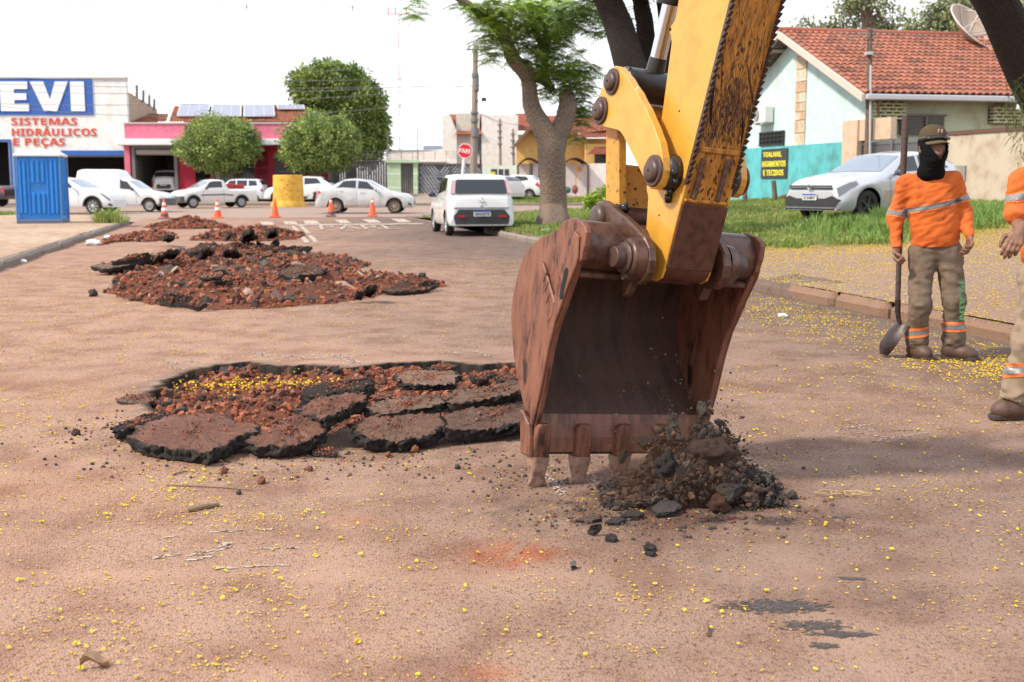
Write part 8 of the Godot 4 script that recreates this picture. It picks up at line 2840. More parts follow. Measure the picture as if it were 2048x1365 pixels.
	var gp := []
	for i in 15:
		var a := lerpf(-1.5, 1.5, i / 14.0)
		gp.append(cx * V(sin(a) * 0.105, 0.028 - 0.012 * absf(a), -cos(a) * 0.117))
	var gr := []
	for i in 15:
		gr.append(0.006 if absf(i - 7) > 5 else (0.0165 if absf(i - 7) > 1 else 0.009))
	k.tube(gp, gr, 8)
	put("sunglasses", k, mat("glasses_black", lin(0.01, 0.01, 0.012), 0.08, {"coat": 1.0}), t)
	var hl := hu.rotated(r, -0.3)
	lettering("cap_letters", "LA", 0.042, 0.042, Transform3D(Basis(-r, hl, hl.cross(r)), head + hu * 0.122 + f * 0.089 - r * 0.004), mat("letters_pink", lin(0.62, 0.45, 0.4), 0.7), t, "Droid Serif", true, 0.006)
	var lt := Transform3D(Basis(V(0.05, -0.99, 0.0), V(0.98, 0.05, 0.15), V(-0.15, 0.0, 0.98)), V(3.27,0.453,-8.675) - base)
	lettering("leg_letters", "PLAIN", 0.28, 0.034, lt, mat("letters_green", lin(0.06, 0.21, 0.08), 0.8), t, "Droid Sans", true, 0.012)
	var sh := thing("shovel", "long shovel with dark rusty blade held by the worker in the balaclava", "shovel", V(2.885,0.288,-8.9))
	var sb := sh.position
	var wood := mat("shovel_wood", lin(0.10, 0.055, 0.042), 0.7, {"tex": "bark", "scale": V(8, 2, 8)})
	bar("handle", V(2.878,0.772,-8.92) - sb, V(2.909,1.789,-9) - sb, 0.020, wood, sh, 0.026, 14)
	bar("lower_handle", V(2.875,0.423,-8.9) - sb, V(2.878,0.764,-8.92) - sb, 0.019, wood, sh, 0.02, 14)
	var iron := mat("shovel_iron", lin(0.045, 0.03, 0.026), 0.45, {"tex": "rust", "scale": 4.0, "metal": 0.4})
	k = MB.new()
	k.tube([V(2.875,0.438,-8.9) - sb, V(2.878,0.356,-8.9) - sb, V(2.885,0.289,-8.89) - sb, V(2.902,0.245,-8.88) - sb], [0.023, 0.021, 0.017, 0.014], 12)
	put("socket", k, iron, sh)
	k = MB.new()
	var e0 := V(2.866,0.263,-8.92) - sb
	var e1 := V(2.927,0.253,-8.82) - sb
	var f0 := V(2.759,0.022,-9.02) - sb
	var f1 := V(2.805,0.022,-8.86) - sb
	var nrm := (e1 - e0).cross(f0 - e0).normalized()
	rows = []
	rows2 = []
	for i in 11:
		var u := i / 10.0
		var row := PackedVector3Array()
		var row2 := PackedVector3Array()
		for j in 9:
			var w := j / 8.0
			var taper := 1.0 - 0.5 * pow(maxf(u - 0.55, 0.0) / 0.45, 2.0)
			var w2 := 0.5 + (w - 0.5) * taper * (1.25 if u > 0.12 else 1.05)
			var p := e0.lerp(e1, w2).lerp(f0.lerp(f1, w2), u) + nrm * (0.10 * pow(w - 0.5, 2.0) - 0.03 * sin(u * PI))
			row.append(p)
			row2.append(p + nrm * 0.004)
		rows.append(row)
		row2.reverse()
		rows2.append(row2)
	k.sheet(rows)
	k.sheet(rows2)
	put("blade", k, iron, sh)
	var E := 6.6
	var Q := {
		"head": V(3.011,1.585,-6.7), "neck": V(3.006,1.421,-6.68), "chest": V(2.983,1.209,-6.65), "pelvis": V(2.956,0.827,-6.6), "hem": V(2.956,0.923,-6.6),
		"shoulder_r": V(2.769,1.312,-6.6), "shoulder_l": V(3.195,1.312,-6.75), "elbow_r": V(2.737,1.134,-6.55), "elbow_l": V(3.329,1.014,-6.7), "cuff_r": V(2.711,1.125,-6.5), "wrist_r": V(2.7,1.043,-6.4), "wrist_l": V(3.268,0.771,-6.6),
		"hand_r": V(2.66,0.992,-6.36), "hand_l": V(3.248,0.692,-6.56), "hip_r": V(2.877,0.775,-6.55), "hip_l": V(3.084,0.767,-6.65), "knee_r": V(2.824,0.451,-6.5), "knee_l": V(3.125,0.41,-6.6), "ankle_r": V(2.788,0.104,-6.55), "ankle_l": V(3.217,0.038,-6.75), "toe_r": V(2.664,0.03,-6.55), "toe_l": V(3.054,-0.004,-6.7)}
	worker("worker in orange shirt and pale khaki trousers cut off by the right edge", Q, V(-0.95, -0.05, -0.3).normalized(), {
		"trousers": "trousers_khaki", "tcol": lin(0.34, 0.26, 0.185), "palm_r": V(0.3, -0.2, -0.9), "curl_r": 0.35, "thumb_r": -1.0, "palm_l": V(-0.7, 0, 0.5), "curl_l": 0.4, "thumb_l": 1.0,
		"bands": [[V(2.763,1.231,-6.6), V(-0.2, 0.97, 0.0), 0.10]], "leg_bands": [[V(2.792,0.296,-6.52), V(-0.28, 0.96, 0), 0.14], [V(3.158,0.248,-6.65), V(0, 1, 0), 0.14]]})
	var cap2 := MB.new()
	var c2: Vector3 = V(3.011,1.585,-6.7)
	cap2.lathe([Vector2(0.1, 0.03), Vector2(0.1, 0.06), Vector2(0.085, 0.1), Vector2(0.05, 0.128), Vector2(0.0, 0.135)], T3(c2 - (Q.ankle_r + Q.ankle_l) * 0.0), 20)
	var second: Node = get_child(get_child_count() - 1)
	put("cap", cap2, capm, second, T3(-(second as Node3D).position))

# ---------------------------------------------------------------- broken asphalt, earth, petals
var slab_tops := []
func clod_mesh(sd: int, rough := 0.5, flat := 1.0) -> ArrayMesh:
	var k := MB.new()
	k.lump(Vector3.ZERO, V(1, flat * 0.8, 0.8), noise(sd, 0.03, 3), rough, 4, Basis.IDENTITY, true)
	return k.mesh()
func slab(called: String, label: String, pts: Array, thick: float, top: Color, sd: int, group := "", cat := "asphalt slab") -> void:
	var mid := Vector3.ZERO
	for p in pts:
		mid += p / pts.size()
	mid.y = 0.0
	for p in pts:
		mid.y = mid.y + 0.0
	var n := noise(sd, 9.0, 4)
	var m := pts.size()
	var ring := PackedVector3Array()
	var peri := 0.0
	for i in m:
		peri += pts[i].distance_to(pts[(i + 1) % m])
	var step := maxf(peri / 130.0, 0.006)
	for i in m:
		var a: Vector3 = pts[i]
		var b: Vector3 = pts[(i + 1) % m]
		var c := maxi(2, int(a.distance_to(b) / step))
		for j in c:
			ring.append(a.lerp(b, float(j) / c) - mid)
	var cen := Vector3.ZERO
	for p in ring:
		cen += p / ring.size()
	var size := sqrt(peri * peri / 14.0)
	var ccw := 0.0
	for i in ring.size():
		var a := ring[i] - cen
		var b := ring[(i + 1) % ring.size()] - cen
		ccw += a.cross(b).y
	if ccw < 0.0:
		ring.reverse()
	var dark := Color(0.028, 0.026, 0.027)
	mid.y = 0.018 if peri < 6.0 and pts[0].z > -9.0 and thick > 0.03 else 0.0
	thick *= 1.3 if pts[0].z > -9.0 else 0.9
	var rows := []
	var cols := []
	for s in [[0.80, -1.0], [0.94, -0.85], [0.99, -0.6], [0.97, -0.4], [1.0, -0.2], [0.985, 0.0], [0.95, 0.02], [0.9, 0.02], [0.83, 0.02], [0.75, 0.02], [0.66, 0.03], [0.57, 0.03], [0.48, 0.03], [0.38, 0.03], [0.28, 0.03], [0.18, 0.03], [0.09, 0.03], [0.01, 0.03]]:
		var r := PackedVector3Array()
		var cr := PackedColorArray()
		for i in ring.size() + 1:
			var p := ring[i % ring.size()]
			p.y += 0.03 * n.get_noise_3dv(p * 0.5) * clampf(size * 2.0, 0.1, 1.0)
			var o := p - cen
			var e := n.get_noise_3dv(p * 1.4 + V(0, s[1] * 3.0 * thick * 10.0, 0))
			var e2 := n.get_noise_3dv(p * 4.5 + V(0, s[1], 7))
			var jag := (0.045 * e + 0.026 * e2 + 0.014 * n.get_noise_3dv(p * 14.0)) * clampf((s[0] - 0.5) * 2.0, 0.0, 1.0)
			var q: Vector3 = cen + o * s[0] + V(o.x, 0, o.z).normalized() * jag * clampf(size * 4.0, 0.25, 1.0)
			q.y += s[1] * thick
			var e3 := n.get_noise_3dv(q * 2.2)
			var e4 := n.get_noise_3dv(q * 7.0)
			if s[1] >= 0.0:
				q.y += (0.014 * e3 + 0.012 * e4 + 0.006 * n.get_noise_3dv(q * 20.0)) * clampf(size * 3.0, 0.2, 1.0)
				if s[0] < 0.93 and i % 2 == 0:
					slab_tops.append(q + mid)
			r.append(q)
			var col := dark
			if s[1] >= 0.0 and s[0] < 0.96:
				col = top.lerp(Color(0.055, 0.045, 0.042), clampf(e3 * 0.7 + e4 * 1.2 - 0.12, 0.0, 0.85))
			elif s[1] > -0.9:
				col = dark.lerp(Color(0.10, 0.07, 0.055), clampf(0.2 + e4 * 1.5, 0.0, 0.8))
			cr.append(col)
		rows.append(r)
		cols.append(cr)
	var k := MB.new()
	k.sheet(rows, cols)
	var o := put(called, k, mat("asphalt_slab", Color.WHITE, 0.9, {"vc": true, "tex": "asphalt", "scale": 1.6, "bump": 2.2, "bumptex": "asphalt_bump"}), self, T3(mid))
	tag(o, label, cat, group)
func heap(called: String, outline: Array, top: float, lump: float, cell: float, a: Color, b: Color, sd: int, floor_ := 0.0) -> Array:
	var poly := PackedVector2Array()
	for p in outline:
		poly.append(Vector2(p.x, p.z))
	var box := Rect2(poly[0], Vector2.ZERO)
	for p in poly:
		box = box.expand(p)
	var n := noise(sd, 1.3, 3)
	var n2 := noise(sd + 1, 9.0, 4)
	var n3 := noise(sd + 2, 30.0, 2)
	var nx := int(box.size.x / cell) + 2
	var nz := int(box.size.y / cell) + 2
	var rows := []
	var cols := []
	var inside := []
	for i in nz:
		var row := PackedVector3Array()
		var cr := PackedColorArray()
		for j in nx:
			var q := Vector2(box.position.x + j * cell, box.end.y - i * cell)
			var d := 1e9
			for e in poly.size():
				d = minf(d, q.distance_to(Geometry2D.get_closest_point_to_segment(q, poly[e], poly[(e + 1) % poly.size()])))
			if not Geometry2D.is_point_in_polygon(q, poly):
				d = -d
			var e1 := n.get_noise_2dv(q)
			var e2 := n2.get_noise_2dv(q)
			var e3 := n3.get_noise_2dv(q)
			d += 0.12 * e1 + 0.05 * e2
			var rise := clampf(d / (0.9 * maxf(top, 0.12) / 0.2), 0.0, 1.0) if floor_ >= 0.0 else clampf(d / 0.12, 0.0, 1.0)
			var y := (top * rise * (0.55 + 0.75 * e1 + 0.35) + lump * (e2 + 0.6 * e3) * sqrt(rise)) if d > 0.0 else -0.03
			if floor_ < 0.0:
				y = floor_ + top * clampf(0.5 + e1, 0.0, 1.2) + lump * (e2 + 0.6 * e3)
			row.append(V(q.x, y, q.y))
			cr.append(a.lerp(b, clampf(0.4 + 0.9 * e1 + 0.7 * e2, 0.0, 1.0)).lerp(Color(0.035, 0.028, 0.026), clampf(e3 * 0.8 + e1 * 0.4 - 0.25, 0.0, 0.5)))
			if d > 0.02:
				inside.append(V(q.x, maxf(y, 0.0) if floor_ >= 0.0 else y, q.y))
		rows.append(row)
		cols.append(cr)
	var k := MB.new()
	k.sheet(rows, cols)
	var o := put(called, k, mat("red_earth", Color.WHITE, 0.97, {"vc": true, "tex": "asphalt", "scale": 1.5, "bump": 1.2, "bumptex": "asphalt_bump", "world": true}))
	stuff(o)
	return inside
func scatter(called: String, me: Mesh, pts: Array, count: int, s0: float, s1: float, cols: Array, m: Material, lift := 0.3) -> void:
	var where := []
	var tints := []
	for i in count:
		var p: Vector3 = pts[rng.randi() % pts.size()]
		var s := s0 * pow(s1 / s0, pow(rf(), 2.2))
		p += V(rr(-0.03, 0.03), s * lift, rr(-0.03, 0.03))
		where.append(Transform3D(Basis(V(rng.randfn(), rng.randfn(), rng.randfn()).normalized(), rf() * TAU).scaled(Vector3.ONE * s), p))
		tints.append(cols[rng.randi() % cols.size()] * rr(0.7, 1.25))
	many(called, me, m, where, tints)
func build_rubble() -> void:
	var clod_m := mat("clod", Color.WHITE, 0.97, {"vc": true})
	var reds := [Color(0.22, 0.062, 0.028), Color(0.26, 0.08, 0.036), Color(0.17, 0.05, 0.025), Color(0.30, 0.11, 0.06), Color(0.11, 0.045, 0.03)]
	var darks := [Color(0.022, 0.02, 0.02), Color(0.038, 0.033, 0.031), Color(0.065, 0.045, 0.036), Color(0.10, 0.055, 0.037)]
	var red := Color(0.24, 0.075, 0.034)
	var deep := Color(0.18, 0.068, 0.038)
	var c0 := clod_mesh(1, 0.9)
	var c1 := clod_mesh(2, 1.3)
	var chip := clod_mesh(3, 1.0, 0.3)
	var pit := []
	for p in pit_outline():
		pit.append(V(p.x, 0, p.y))
	var ins := heap("pit_earth", pit, 0.08, 0.028, 0.022, red, deep, 201, -0.085)
	scatter("pit_clods", c0, ins, 9000, 0.003, 0.030, reds, clod_m)
	scatter("pit_lumps", c1, ins, 900, 0.008, 0.040, reds + darks, clod_m)
	var lab := " in the nearest pit"
	var topr := Color(0.33, 0.155, 0.105)
	slab("asphalt_slab", "large tilted asphalt slab with thick black edge at the front left of the nearest pit", [V(-1.876,0.05,-5.756), V(-1.845,0.09,-5.926), V(-1.782,0.1,-6.056), V(-1.629,0.1,-6.083), V(-1.436,0.1,-6.004), V(-1.244,0.1,-5.803), V(-1.241,0.085,-5.709), V(-1.32,0.06,-5.687), V(-1.365,0.05,-5.493), V(-1.396,0.05,-5.41), V(-1.578,0.05,-5.503), V(-1.748,0.05,-5.599)], 0.06, topr, 1)
	slab("asphalt_slab", "asphalt slab leaning beside the large tilted slab, second from the left at the pit front", [V(-1.276,0.05,-5.665), V(-1.237,0.08,-5.779), V(-1.157,0.11,-5.878), V(-1.075,0.13,-5.983), V(-1.002,0.13,-6.036), V(-0.926,0.11,-5.915), V(-0.918,0.07,-5.779), V(-0.964,0.05,-5.643), V(-1.073,0.045,-5.557), V(-1.215,0.045,-5.578)], 0.05, topr, 2)
	slab("asphalt_slab", "curved dark asphalt slab propped over a black gap in the middle of the pit front", [V(-1.115,0.13,-6.063), V(-1.02,0.15,-6.281), V(-0.893,0.17,-6.32), V(-0.786,0.18,-6.279), V(-0.757,0.17,-6.129), V(-0.822,0.165,-5.988), V(-0.87,0.15,-5.829), V(-0.912,0.135,-5.779), V(-1.045,0.12,-5.955)], 0.05, topr, 3)
	slab("asphalt_slab", "upper asphalt slab with pale broken edge lying over the lower slabs, left of its twin", [V(-0.762,0.14,-6.12), V(-0.673,0.16,-6.212), V(-0.555,0.175,-6.188), V(-0.413,0.18,-6.175), V(-0.32,0.17,-6.201), V(-0.372,0.15,-6.095), V(-0.493,0.125,-6.062), V(-0.619,0.12,-5.981), V(-0.721,0.12,-6.034)], 0.045, Color(0.34, 0.22, 0.16), 4)
	slab("asphalt_slab", "upper asphalt slab rising to the bucket, right of its twin", [V(-0.365,0.165,-6.156), V(-0.315,0.19,-6.253), V(-0.17,0.205,-6.29), V(-0.038,0.21,-6.42), V(0.127,0.21,-6.518), V(0.136,0.19,-6.314), V(-0.037,0.175,-6.218), V(-0.193,0.16,-6.154), V(-0.315,0.145,-6.094)], 0.04, Color(0.32, 0.205, 0.15), 44)
	slab("asphalt_slab", "lower asphalt slab on the road in front of the pale broken edge", [V(-0.806,0.08,-5.975), V(-0.752,0.1,-6.03), V(-0.596,0.115,-6.006), V(-0.445,0.12,-6.034), V(-0.356,0.11,-6.006), V(-0.337,0.08,-5.925), V(-0.384,0.055,-5.802), V(-0.544,0.05,-5.71), V(-0.701,0.05,-5.71), V(-0.772,0.055,-5.826)], 0.055, Color(0.30, 0.17, 0.12), 5)
	slab("asphalt_slab", "lower asphalt slab lying on the road against the bucket's left corner", [V(-0.367,0.09,-6.002), V(-0.318,0.115,-6.059), V(-0.167,0.12,-6.17), V(0.016,0.125,-6.256), V(0.164,0.12,-6.341), V(0.157,0.08,-6.052), V(-0.01,0.07,-5.973), V(-0.185,0.06,-5.898), V(-0.332,0.06,-5.826)], 0.055, Color(0.26, 0.155, 0.115), 45)
	slab("asphalt_slab", "thin asphalt plate wedged between the upper and lower slabs near the bucket", [V(-0.246,0.13,-6.173), V(-0.116,0.15,-6.237), V(0.097,0.15,-6.356), V(0.101,0.13,-6.258), V(-0.089,0.12,-6.17)], 0.03, Color(0.14, 0.10, 0.085), 46)
	slab("asphalt_slab", "round flat pale topped asphalt piece resting on the heap left of the bucket", [V(-0.699,0.15,-7.021), V(-0.618,0.155,-7.177), V(-0.498,0.16,-7.204), V(-0.358,0.16,-7.127), V(-0.3,0.16,-6.96), V(-0.328,0.15,-6.807), V(-0.41,0.145,-6.735), V(-0.554,0.14,-6.764), V(-0.659,0.14,-6.901)], 0.035, Color(0.42, 0.265, 0.185), 6)
	slab("asphalt_slab", "dark ridge of asphalt arched over the red earth in the middle of the pit", [V(-1.223,0.06,-6.821), V(-1.206,0.1,-6.928), V(-1.103,0.12,-6.985), V(-0.948,0.13,-6.926), V(-0.831,0.13,-7.033), V(-0.802,0.12,-6.88), V(-0.87,0.11,-6.769), V(-0.979,0.1,-6.728), V(-1.105,0.07,-6.734)], 0.06, Color(0.05, 0.036, 0.03), 7)
	slab("asphalt_slab", "narrow black asphalt strip sticking out at the left front of the pit", [V(-2.047,0.04,-6.043), V(-1.975,0.06,-6.177), V(-1.885,0.07,-6.374), V(-1.833,0.065,-6.26), V(-1.889,0.05,-6.083), V(-1.995,0.035,-5.931)], 0.035, Color(0.04, 0.036, 0.036), 8)
	slab("asphalt_slab", "thin flat asphalt flake at the far left corner of the pit", [V(-2.347,0.02,-7.041), V(-2.314,0.025,-7.183), V(-2.2,0.03,-7.189), V(-2.129,0.02,-7.008), V(-2.184,0.015,-6.937), V(-2.295,0.015,-6.953)], 0.018, Color(0.33, 0.2, 0.14), 9)
	slab("asphalt_slab", "small dark asphalt lump behind the long slab, touching the bucket", [V(-0.1,0.16,-6.96), V(-0.027,0.18,-6.983), V(0.076,0.18,-6.946), V(0.063,0.16,-6.782), V(-0.063,0.15,-6.807)], 0.06, Color(0.06, 0.05, 0.048), 10)
	slab("asphalt_slab", "small dark asphalt piece right of the round pale topped piece", [V(-0.266,0.12,-7.318), V(-0.212,0.14,-7.271), V(-0.138,0.13,-7.106), V(-0.197,0.12,-7.056)], 0.04, Color(0.07, 0.055, 0.05), 11)
	slab("asphalt_slab", "small dark asphalt shard lying flat before the second slab of the pit front", [V(-0.99,0.02,-5.734), V(-0.936,0.03,-5.734), V(-0.83,0.025,-5.624), V(-0.849,0.015,-5.604), V(-0.948,0.015,-5.625)], 0.02, Color(0.05, 0.042, 0.04), 12)
	slab("asphalt_slab", "little pale topped asphalt chip on the heap in front of the dark ridge", [V(-0.767,0.15,-6.479), V(-0.705,0.155,-6.513), V(-0.654,0.155,-6.451), V(-0.667,0.15,-6.356), V(-0.738,0.145,-6.368)], 0.02, Color(0.26, 0.16, 0.11), 13)
	slab("asphalt_slab", "curled asphalt flake under the far rim of the pit, near the bucket", [V(-0.574,0.05,-8.051), V(-0.481,0.06,-8.212), V(-0.378,0.05,-8.232), V(-0.457,0.03,-8.091)], 0.02, Color(0.2, 0.12, 0.09), 14)
	slab("asphalt_slab", "pale broken flake hanging on the far rim in the middle of the pit", [V(-1.085,0,-7.936), V(-1.022,0.02,-8.023), V(-0.955,0.01,-7.917), V(-0.986,0,-7.734)], 0.03, Color(0.26, 0.23, 0.22), 15)
	scatter("slab_crumbs", c0, slab_tops, 6000, 0.0012, 0.010, reds + [reds[0], reds[1], darks[2]], clod_m)
	slab_tops = []
	var o2 := [V(-4.79,0,-14.16), V(-4.207,0,-13.193), V(-3.692,0,-12.705), V(-3.112,0,-12.301), V(-2.523,0,-12.449), V(-2.068,0,-12.864), V(-1.707,0,-13.422), V(-1.49,0,-14.03), V(-1.06,0,-14.56), V(-0.76,0,-15.27), V(-1.23,0,-15.98), V(-1.74,0,-16.4), V(-2.34,0,-17.32), V(-2.24,0,-19.24), V(-2.41,0,-19.98), V(-2.99,0,-20.24), V(-3.74,0,-22.26), V(-4.56,0,-23.6), V(-5.47,0,-24.15), V(-6.13,0,-23.6), V(-6.16,0,-21.64), V(-6.28,0,-19.98), V(-6.37,0,-18.67), V(-5.56,0,-16.67)]
	ins = heap("rubble_heap", o2, 0.11, 0.05, 0.04, red, deep, 211)
	scatter("heap_clods", c0, ins, 16000, 0.005, 0.042, reds, clod_m)
	scatter("heap_lumps", c1, ins, 1700, 0.010, 0.06, reds + darks, clod_m)
	scatter("heap_chips", chip, ins, 420, 0.03, 0.12, darks + [Color(0.25, 0.17, 0.13), Color(0.3, 0.2, 0.15)], clod_m)
	var pale := Color(0.33, 0.215, 0.155)
	var slabs := [
		["long flat asphalt slab jutting out at the left end of the middle heap", [V(-6.07,0.12,-17.25), V(-5.77,0.18,-17.33), V(-5.39,0.22,-17.26), V(-5.32,0.26,-17.81), V(-5.18,0.22,-17.26), V(-5.41,0.15,-17.02), V(-5.82,0.1,-16.93)], 0.08, pale],
		["dark rough asphalt slab lying over the long flat one at the left of the middle heap", [V(-5.44,0.24,-16.29), V(-5.27,0.32,-16.78), V(-5.05,0.34,-16.68), V(-5.04,0.28,-16.75), V(-5.26,0.25,-16.56)], 0.07, Color(0.15, 0.105, 0.085)],
		["tilted pale slab standing in the back of the middle heap, left of its neighbour", [V(-4.88,0.14,-18.54), V(-4.68,0.3,-18.16), V(-4.51,0.38,-18.07), V(-4.38,0.38,-17.78), V(-4.54,0.26,-18.2), V(-4.8,0.14,-18.67)], 0.06, pale],
		["broad pale slab leaning in the back of the middle heap", [V(-4.68,0.12,-19.38), V(-4.44,0.28,-18.52), V(-4.25,0.3,-18.44), V(-4.25,0.16,-18.98), V(-4.42,0.11,-19.02)], 0.06, pale],
		["flat pale plate on top of the front lump of the middle heap", [V(-3.61,0.24,-13.81), V(-3.5,0.27,-13.95), V(-3.33,0.28,-13.82), V(-3.34,0.24,-13.74), V(-3.52,0.22,-13.7)], 0.05, pale],
		["dark slab overhanging its own shadow below the flat pale plate", [V(-3.59,0.13,-14.02), V(-3.43,0.17,-13.96), V(-3.27,0.18,-13.98), V(-3.29,0.13,-14.02), V(-3.52,0.1,-14.03)], 0.07, Color(0.06, 0.045, 0.04)],
		["grey slab flake at the back right of the middle heap, nearer the middle", [V(-3.95,0.2,-18.84), V(-3.76,0.26,-18.88), V(-3.74,0.2,-18.57), V(-3.88,0.17,-18.68)], 0.04, pale],
		["small grey flake right of the middle of the heap", [V(-3.61,0.18,-18.52), V(-3.46,0.22,-18.49), V(-3.47,0.17,-18.43), V(-3.55,0.15,-18.38)], 0.04, Color(0.12, 0.1, 0.09)],
		["pale wedge of asphalt at the right end of the middle heap", [V(-1.651,0.1,-13.251), V(-1.555,0.2,-12.925), V(-1.47,0.22,-12.944), V(-1.516,0.14,-13.239), V(-1.589,0.08,-13.287)], 0.06, pale],
		["small pale wedge left of the right end wedge of the middle heap", [V(-1.75,0.07,-13.156), V(-1.672,0.14,-12.99), V(-1.62,0.12,-13.091), V(-1.653,0.06,-13.087)], 0.05, pale],
		["long thin dark slab along the back edge of the middle heap", [V(-3.91,0.22,-19.61), V(-3.68,0.26,-19.94), V(-3.41,0.22,-20.54), V(-3.49,0.16,-20.24), V(-3.71,0.17,-19.63)], 0.07, Color(0.07, 0.055, 0.05)],
		["dark slab at the back left of the middle heap", [V(-5.26,0.2,-19.39), V(-5.01,0.34,-19.33), V(-4.75,0.36,-19.08), V(-4.84,0.28,-19.1), V(-5.1,0.18,-19.18)], 0.07, Color(0.06, 0.048, 0.045)],
		["brown broken slab right of the middle, over a dark hollow", [V(-2.87,0.2,-14.65), V(-2.71,0.3,-14.99), V(-2.42,0.28,-15.1), V(-2.34,0.2,-14.9), V(-2.51,0.16,-14.54), V(-2.72,0.16,-14.54)], 0.07, Color(0.17, 0.105, 0.075)],
		["black lump of asphalt at the lower right of the brown broken slab", [V(-2.63,0.14,-14.33), V(-2.52,0.22,-14.23), V(-2.35,0.22,-14.39), V(-2.39,0.14,-14.48), V(-2.53,0.1,-14.38)], 0.08, Color(0.04, 0.035, 0.034)],
		["long flat red brown slab reaching right from the middle heap", [V(-1.54,0.05,-14), V(-1.33,0.13,-14.17), V(-1.04,0.14,-14.33), V(-0.88,0.08,-14.62), V(-1.03,0.05,-14.13), V(-1.297,0.04,-13.85)], 0.05, Color(0.15, 0.075, 0.05)],
		["dark slab at the front left of the middle heap", [V(-3.769,0.08,-12.707), V(-3.583,0.16,-12.531), V(-3.315,0.14,-12.407), V(-3.392,0.08,-12.435), V(-3.627,0.05,-12.579)], 0.06, Color(0.07, 0.055, 0.048)],
		["brown slab edge at the front of the middle heap", [V(-3.307,0.08,-12.174), V(-3.181,0.14,-12.188), V(-3.104,0.1,-12.179), V(-3.176,0.05,-12.117)], 0.06, Color(0.14, 0.095, 0.07)],
		["pale triangular shard behind the left end of the middle heap", [V(-5.2,0.14,-17.38), V(-5.05,0.3,-17.12), V(-5.02,0.26,-17.32), V(-5.15,0.14,-17.6)], 0.05, pale],
		["dark curled slab behind the pale triangular shard", [V(-5.09,0.26,-17.32), V(-4.89,0.36,-17.07), V(-4.92,0.32,-17.79), V(-5.05,0.22,-17.98)], 0.07, Color(0.07, 0.05, 0.045)],
		["grey plate in the back of the middle heap, between the tilted and leaning slabs", [V(-4.34,0.14,-17.6), V(-4.23,0.2,-17.58), V(-4.14,0.18,-17.55), V(-4.19,0.12,-17.47)], 0.05, Color(0.2, 0.13, 0.1)]]
	for q in slabs:
		slab("asphalt_slab", q[0], q[1], q[2], q[3], 30 + slabs.find(q))
	scatter("heap_slab_crumbs", c0, slab_tops, 2500, 0.004, 0.022, reds + [Color(0.2, 0.12, 0.08)], clod_m)
	for q in [["far_left_heap", [V(-8.61,0,-25.12), V(-8.8,0,-26.84), V(-8.08,0,-26.84), V(-7.95,0,-28.3), V(-8.38,0,-29.91), V(-9.17,0,-30.5), V(-9.44,0,-29.36), V(-9.18,0,-27.31)], 0.16, 221], ["far_middle_heap", [V(-7.37,0,-27.31), V(-6.69,0,-27.07), V(-5.62,0,-26.84), V(-5.01,0,-27.79), V(-5.12,0,-29.91), V(-6.11,0,-31.73), V(-7.17,0,-31.73), V(-7.53,0,-30.5), V(-7.59,0,-28.82)], 0.16, 231], ["far_red_heap", [V(-10.83,0,-35.29), V(-9.7,0,-34.14), V(-8.66,0,-34.52), V(-8.33,0,-35.69), V(-9.17,0,-37.84), V(-10.36,0,-38.77), V(-11.06,0,-37.84)], 0.34, 241]]:
		ins = heap(q[0], q[1], q[2], 0.09, 0.09, red, deep, q[3])
		scatter(q[0] + "_clods", c0, ins, 3500, 0.010, 0.07, reds + [darks[0]], clod_m)
	for q in [["upright dark slab at the left of the far middle heap", [V(-5.94,0.2,-24.84), V(-4.99,0.45,-21.17), V(-4.83,0.5,-20.79), V(-5.31,0.35,-22.73), V(-6.04,0.15,-25.49)], Color(0.09, 0.07, 0.06)], ["pale flat slab leaning on top of the far middle heap", [V(-4.93,0.4,-21.97), V(-4.43,0.55,-20.36), V(-4.44,0.5,-20.79), V(-4.87,0.35,-22.29), V(-5.18,0.3,-23.01)], pale], ["grey flat slab lying across the front of the far middle heap", [V(-5.28,0.25,-23.27), V(-4.85,0.36,-22.27), V(-4.75,0.34,-22.52), V(-5.17,0.22,-23.72)], pale], ["dark block at the right of the far middle heap", [V(-4.81,0.3,-23.46), V(-4.02,0.55,-19.91), V(-3.81,0.6,-19.44), V(-4.36,0.4,-22.42), V(-4.81,0.25,-24.16)], Color(0.06, 0.05, 0.048)], ["dark flat slab at the right end of the far left heap", [V(-7.44,0.15,-25.49), V(-6.86,0.3,-23.92), V(-6.96,0.22,-24.85), V(-7.17,0.12,-25.23)], Color(0.08, 0.06, 0.055)]]:
		slab("asphalt_slab", q[0], q[1], 0.09, q[2], 70)
	var rub := []
	var burst := []
	var nb := noise(301, 2.5, 3)
	for i in 9000:
		var u := rf()
		var px := 0.05 + clampf(0.17 * rng.randfn(), -0.34, 0.34)
		var pz := rr(-0.12, 0.26)
		var hmax := 0.40 * exp(-pow((px - 0.10) / 0.25, 2.0)) * (0.75 + 0.6 * nb.get_noise_2d(px * 3.0, pz * 3.0)) * exp(-pow((pz - 0.05) / 0.22, 2.0))
		burst.append(V(0.691,0,-4.961) + V(px, hmax * pow(u, 0.6) - 0.01, pz))
	scatter("flying_earth", c1, burst, 9000, 0.003, 0.017, [darks[0], darks[0], darks[0], darks[1], darks[1], Color(0.02, 0.018, 0.017), Color(0.07, 0.04, 0.027), Color(0.13, 0.075, 0.05)], clod_m, 0.0)
	scatter("flying_chips", chip, burst, 900, 0.010, 0.034, darks, clod_m, 0.0)
	var fine := []
	for i in 900:
		fine.append(V(0.712,0,-4.961) + V(rng.randfn() * 0.22, absf(rng.randfn()) * 0.2 + 0.05, rng.randfn() * 0.14))
	scatter("flying_grit", c0, fine, 900, 0.0015, 0.006, darks, clod_m, 0.0)
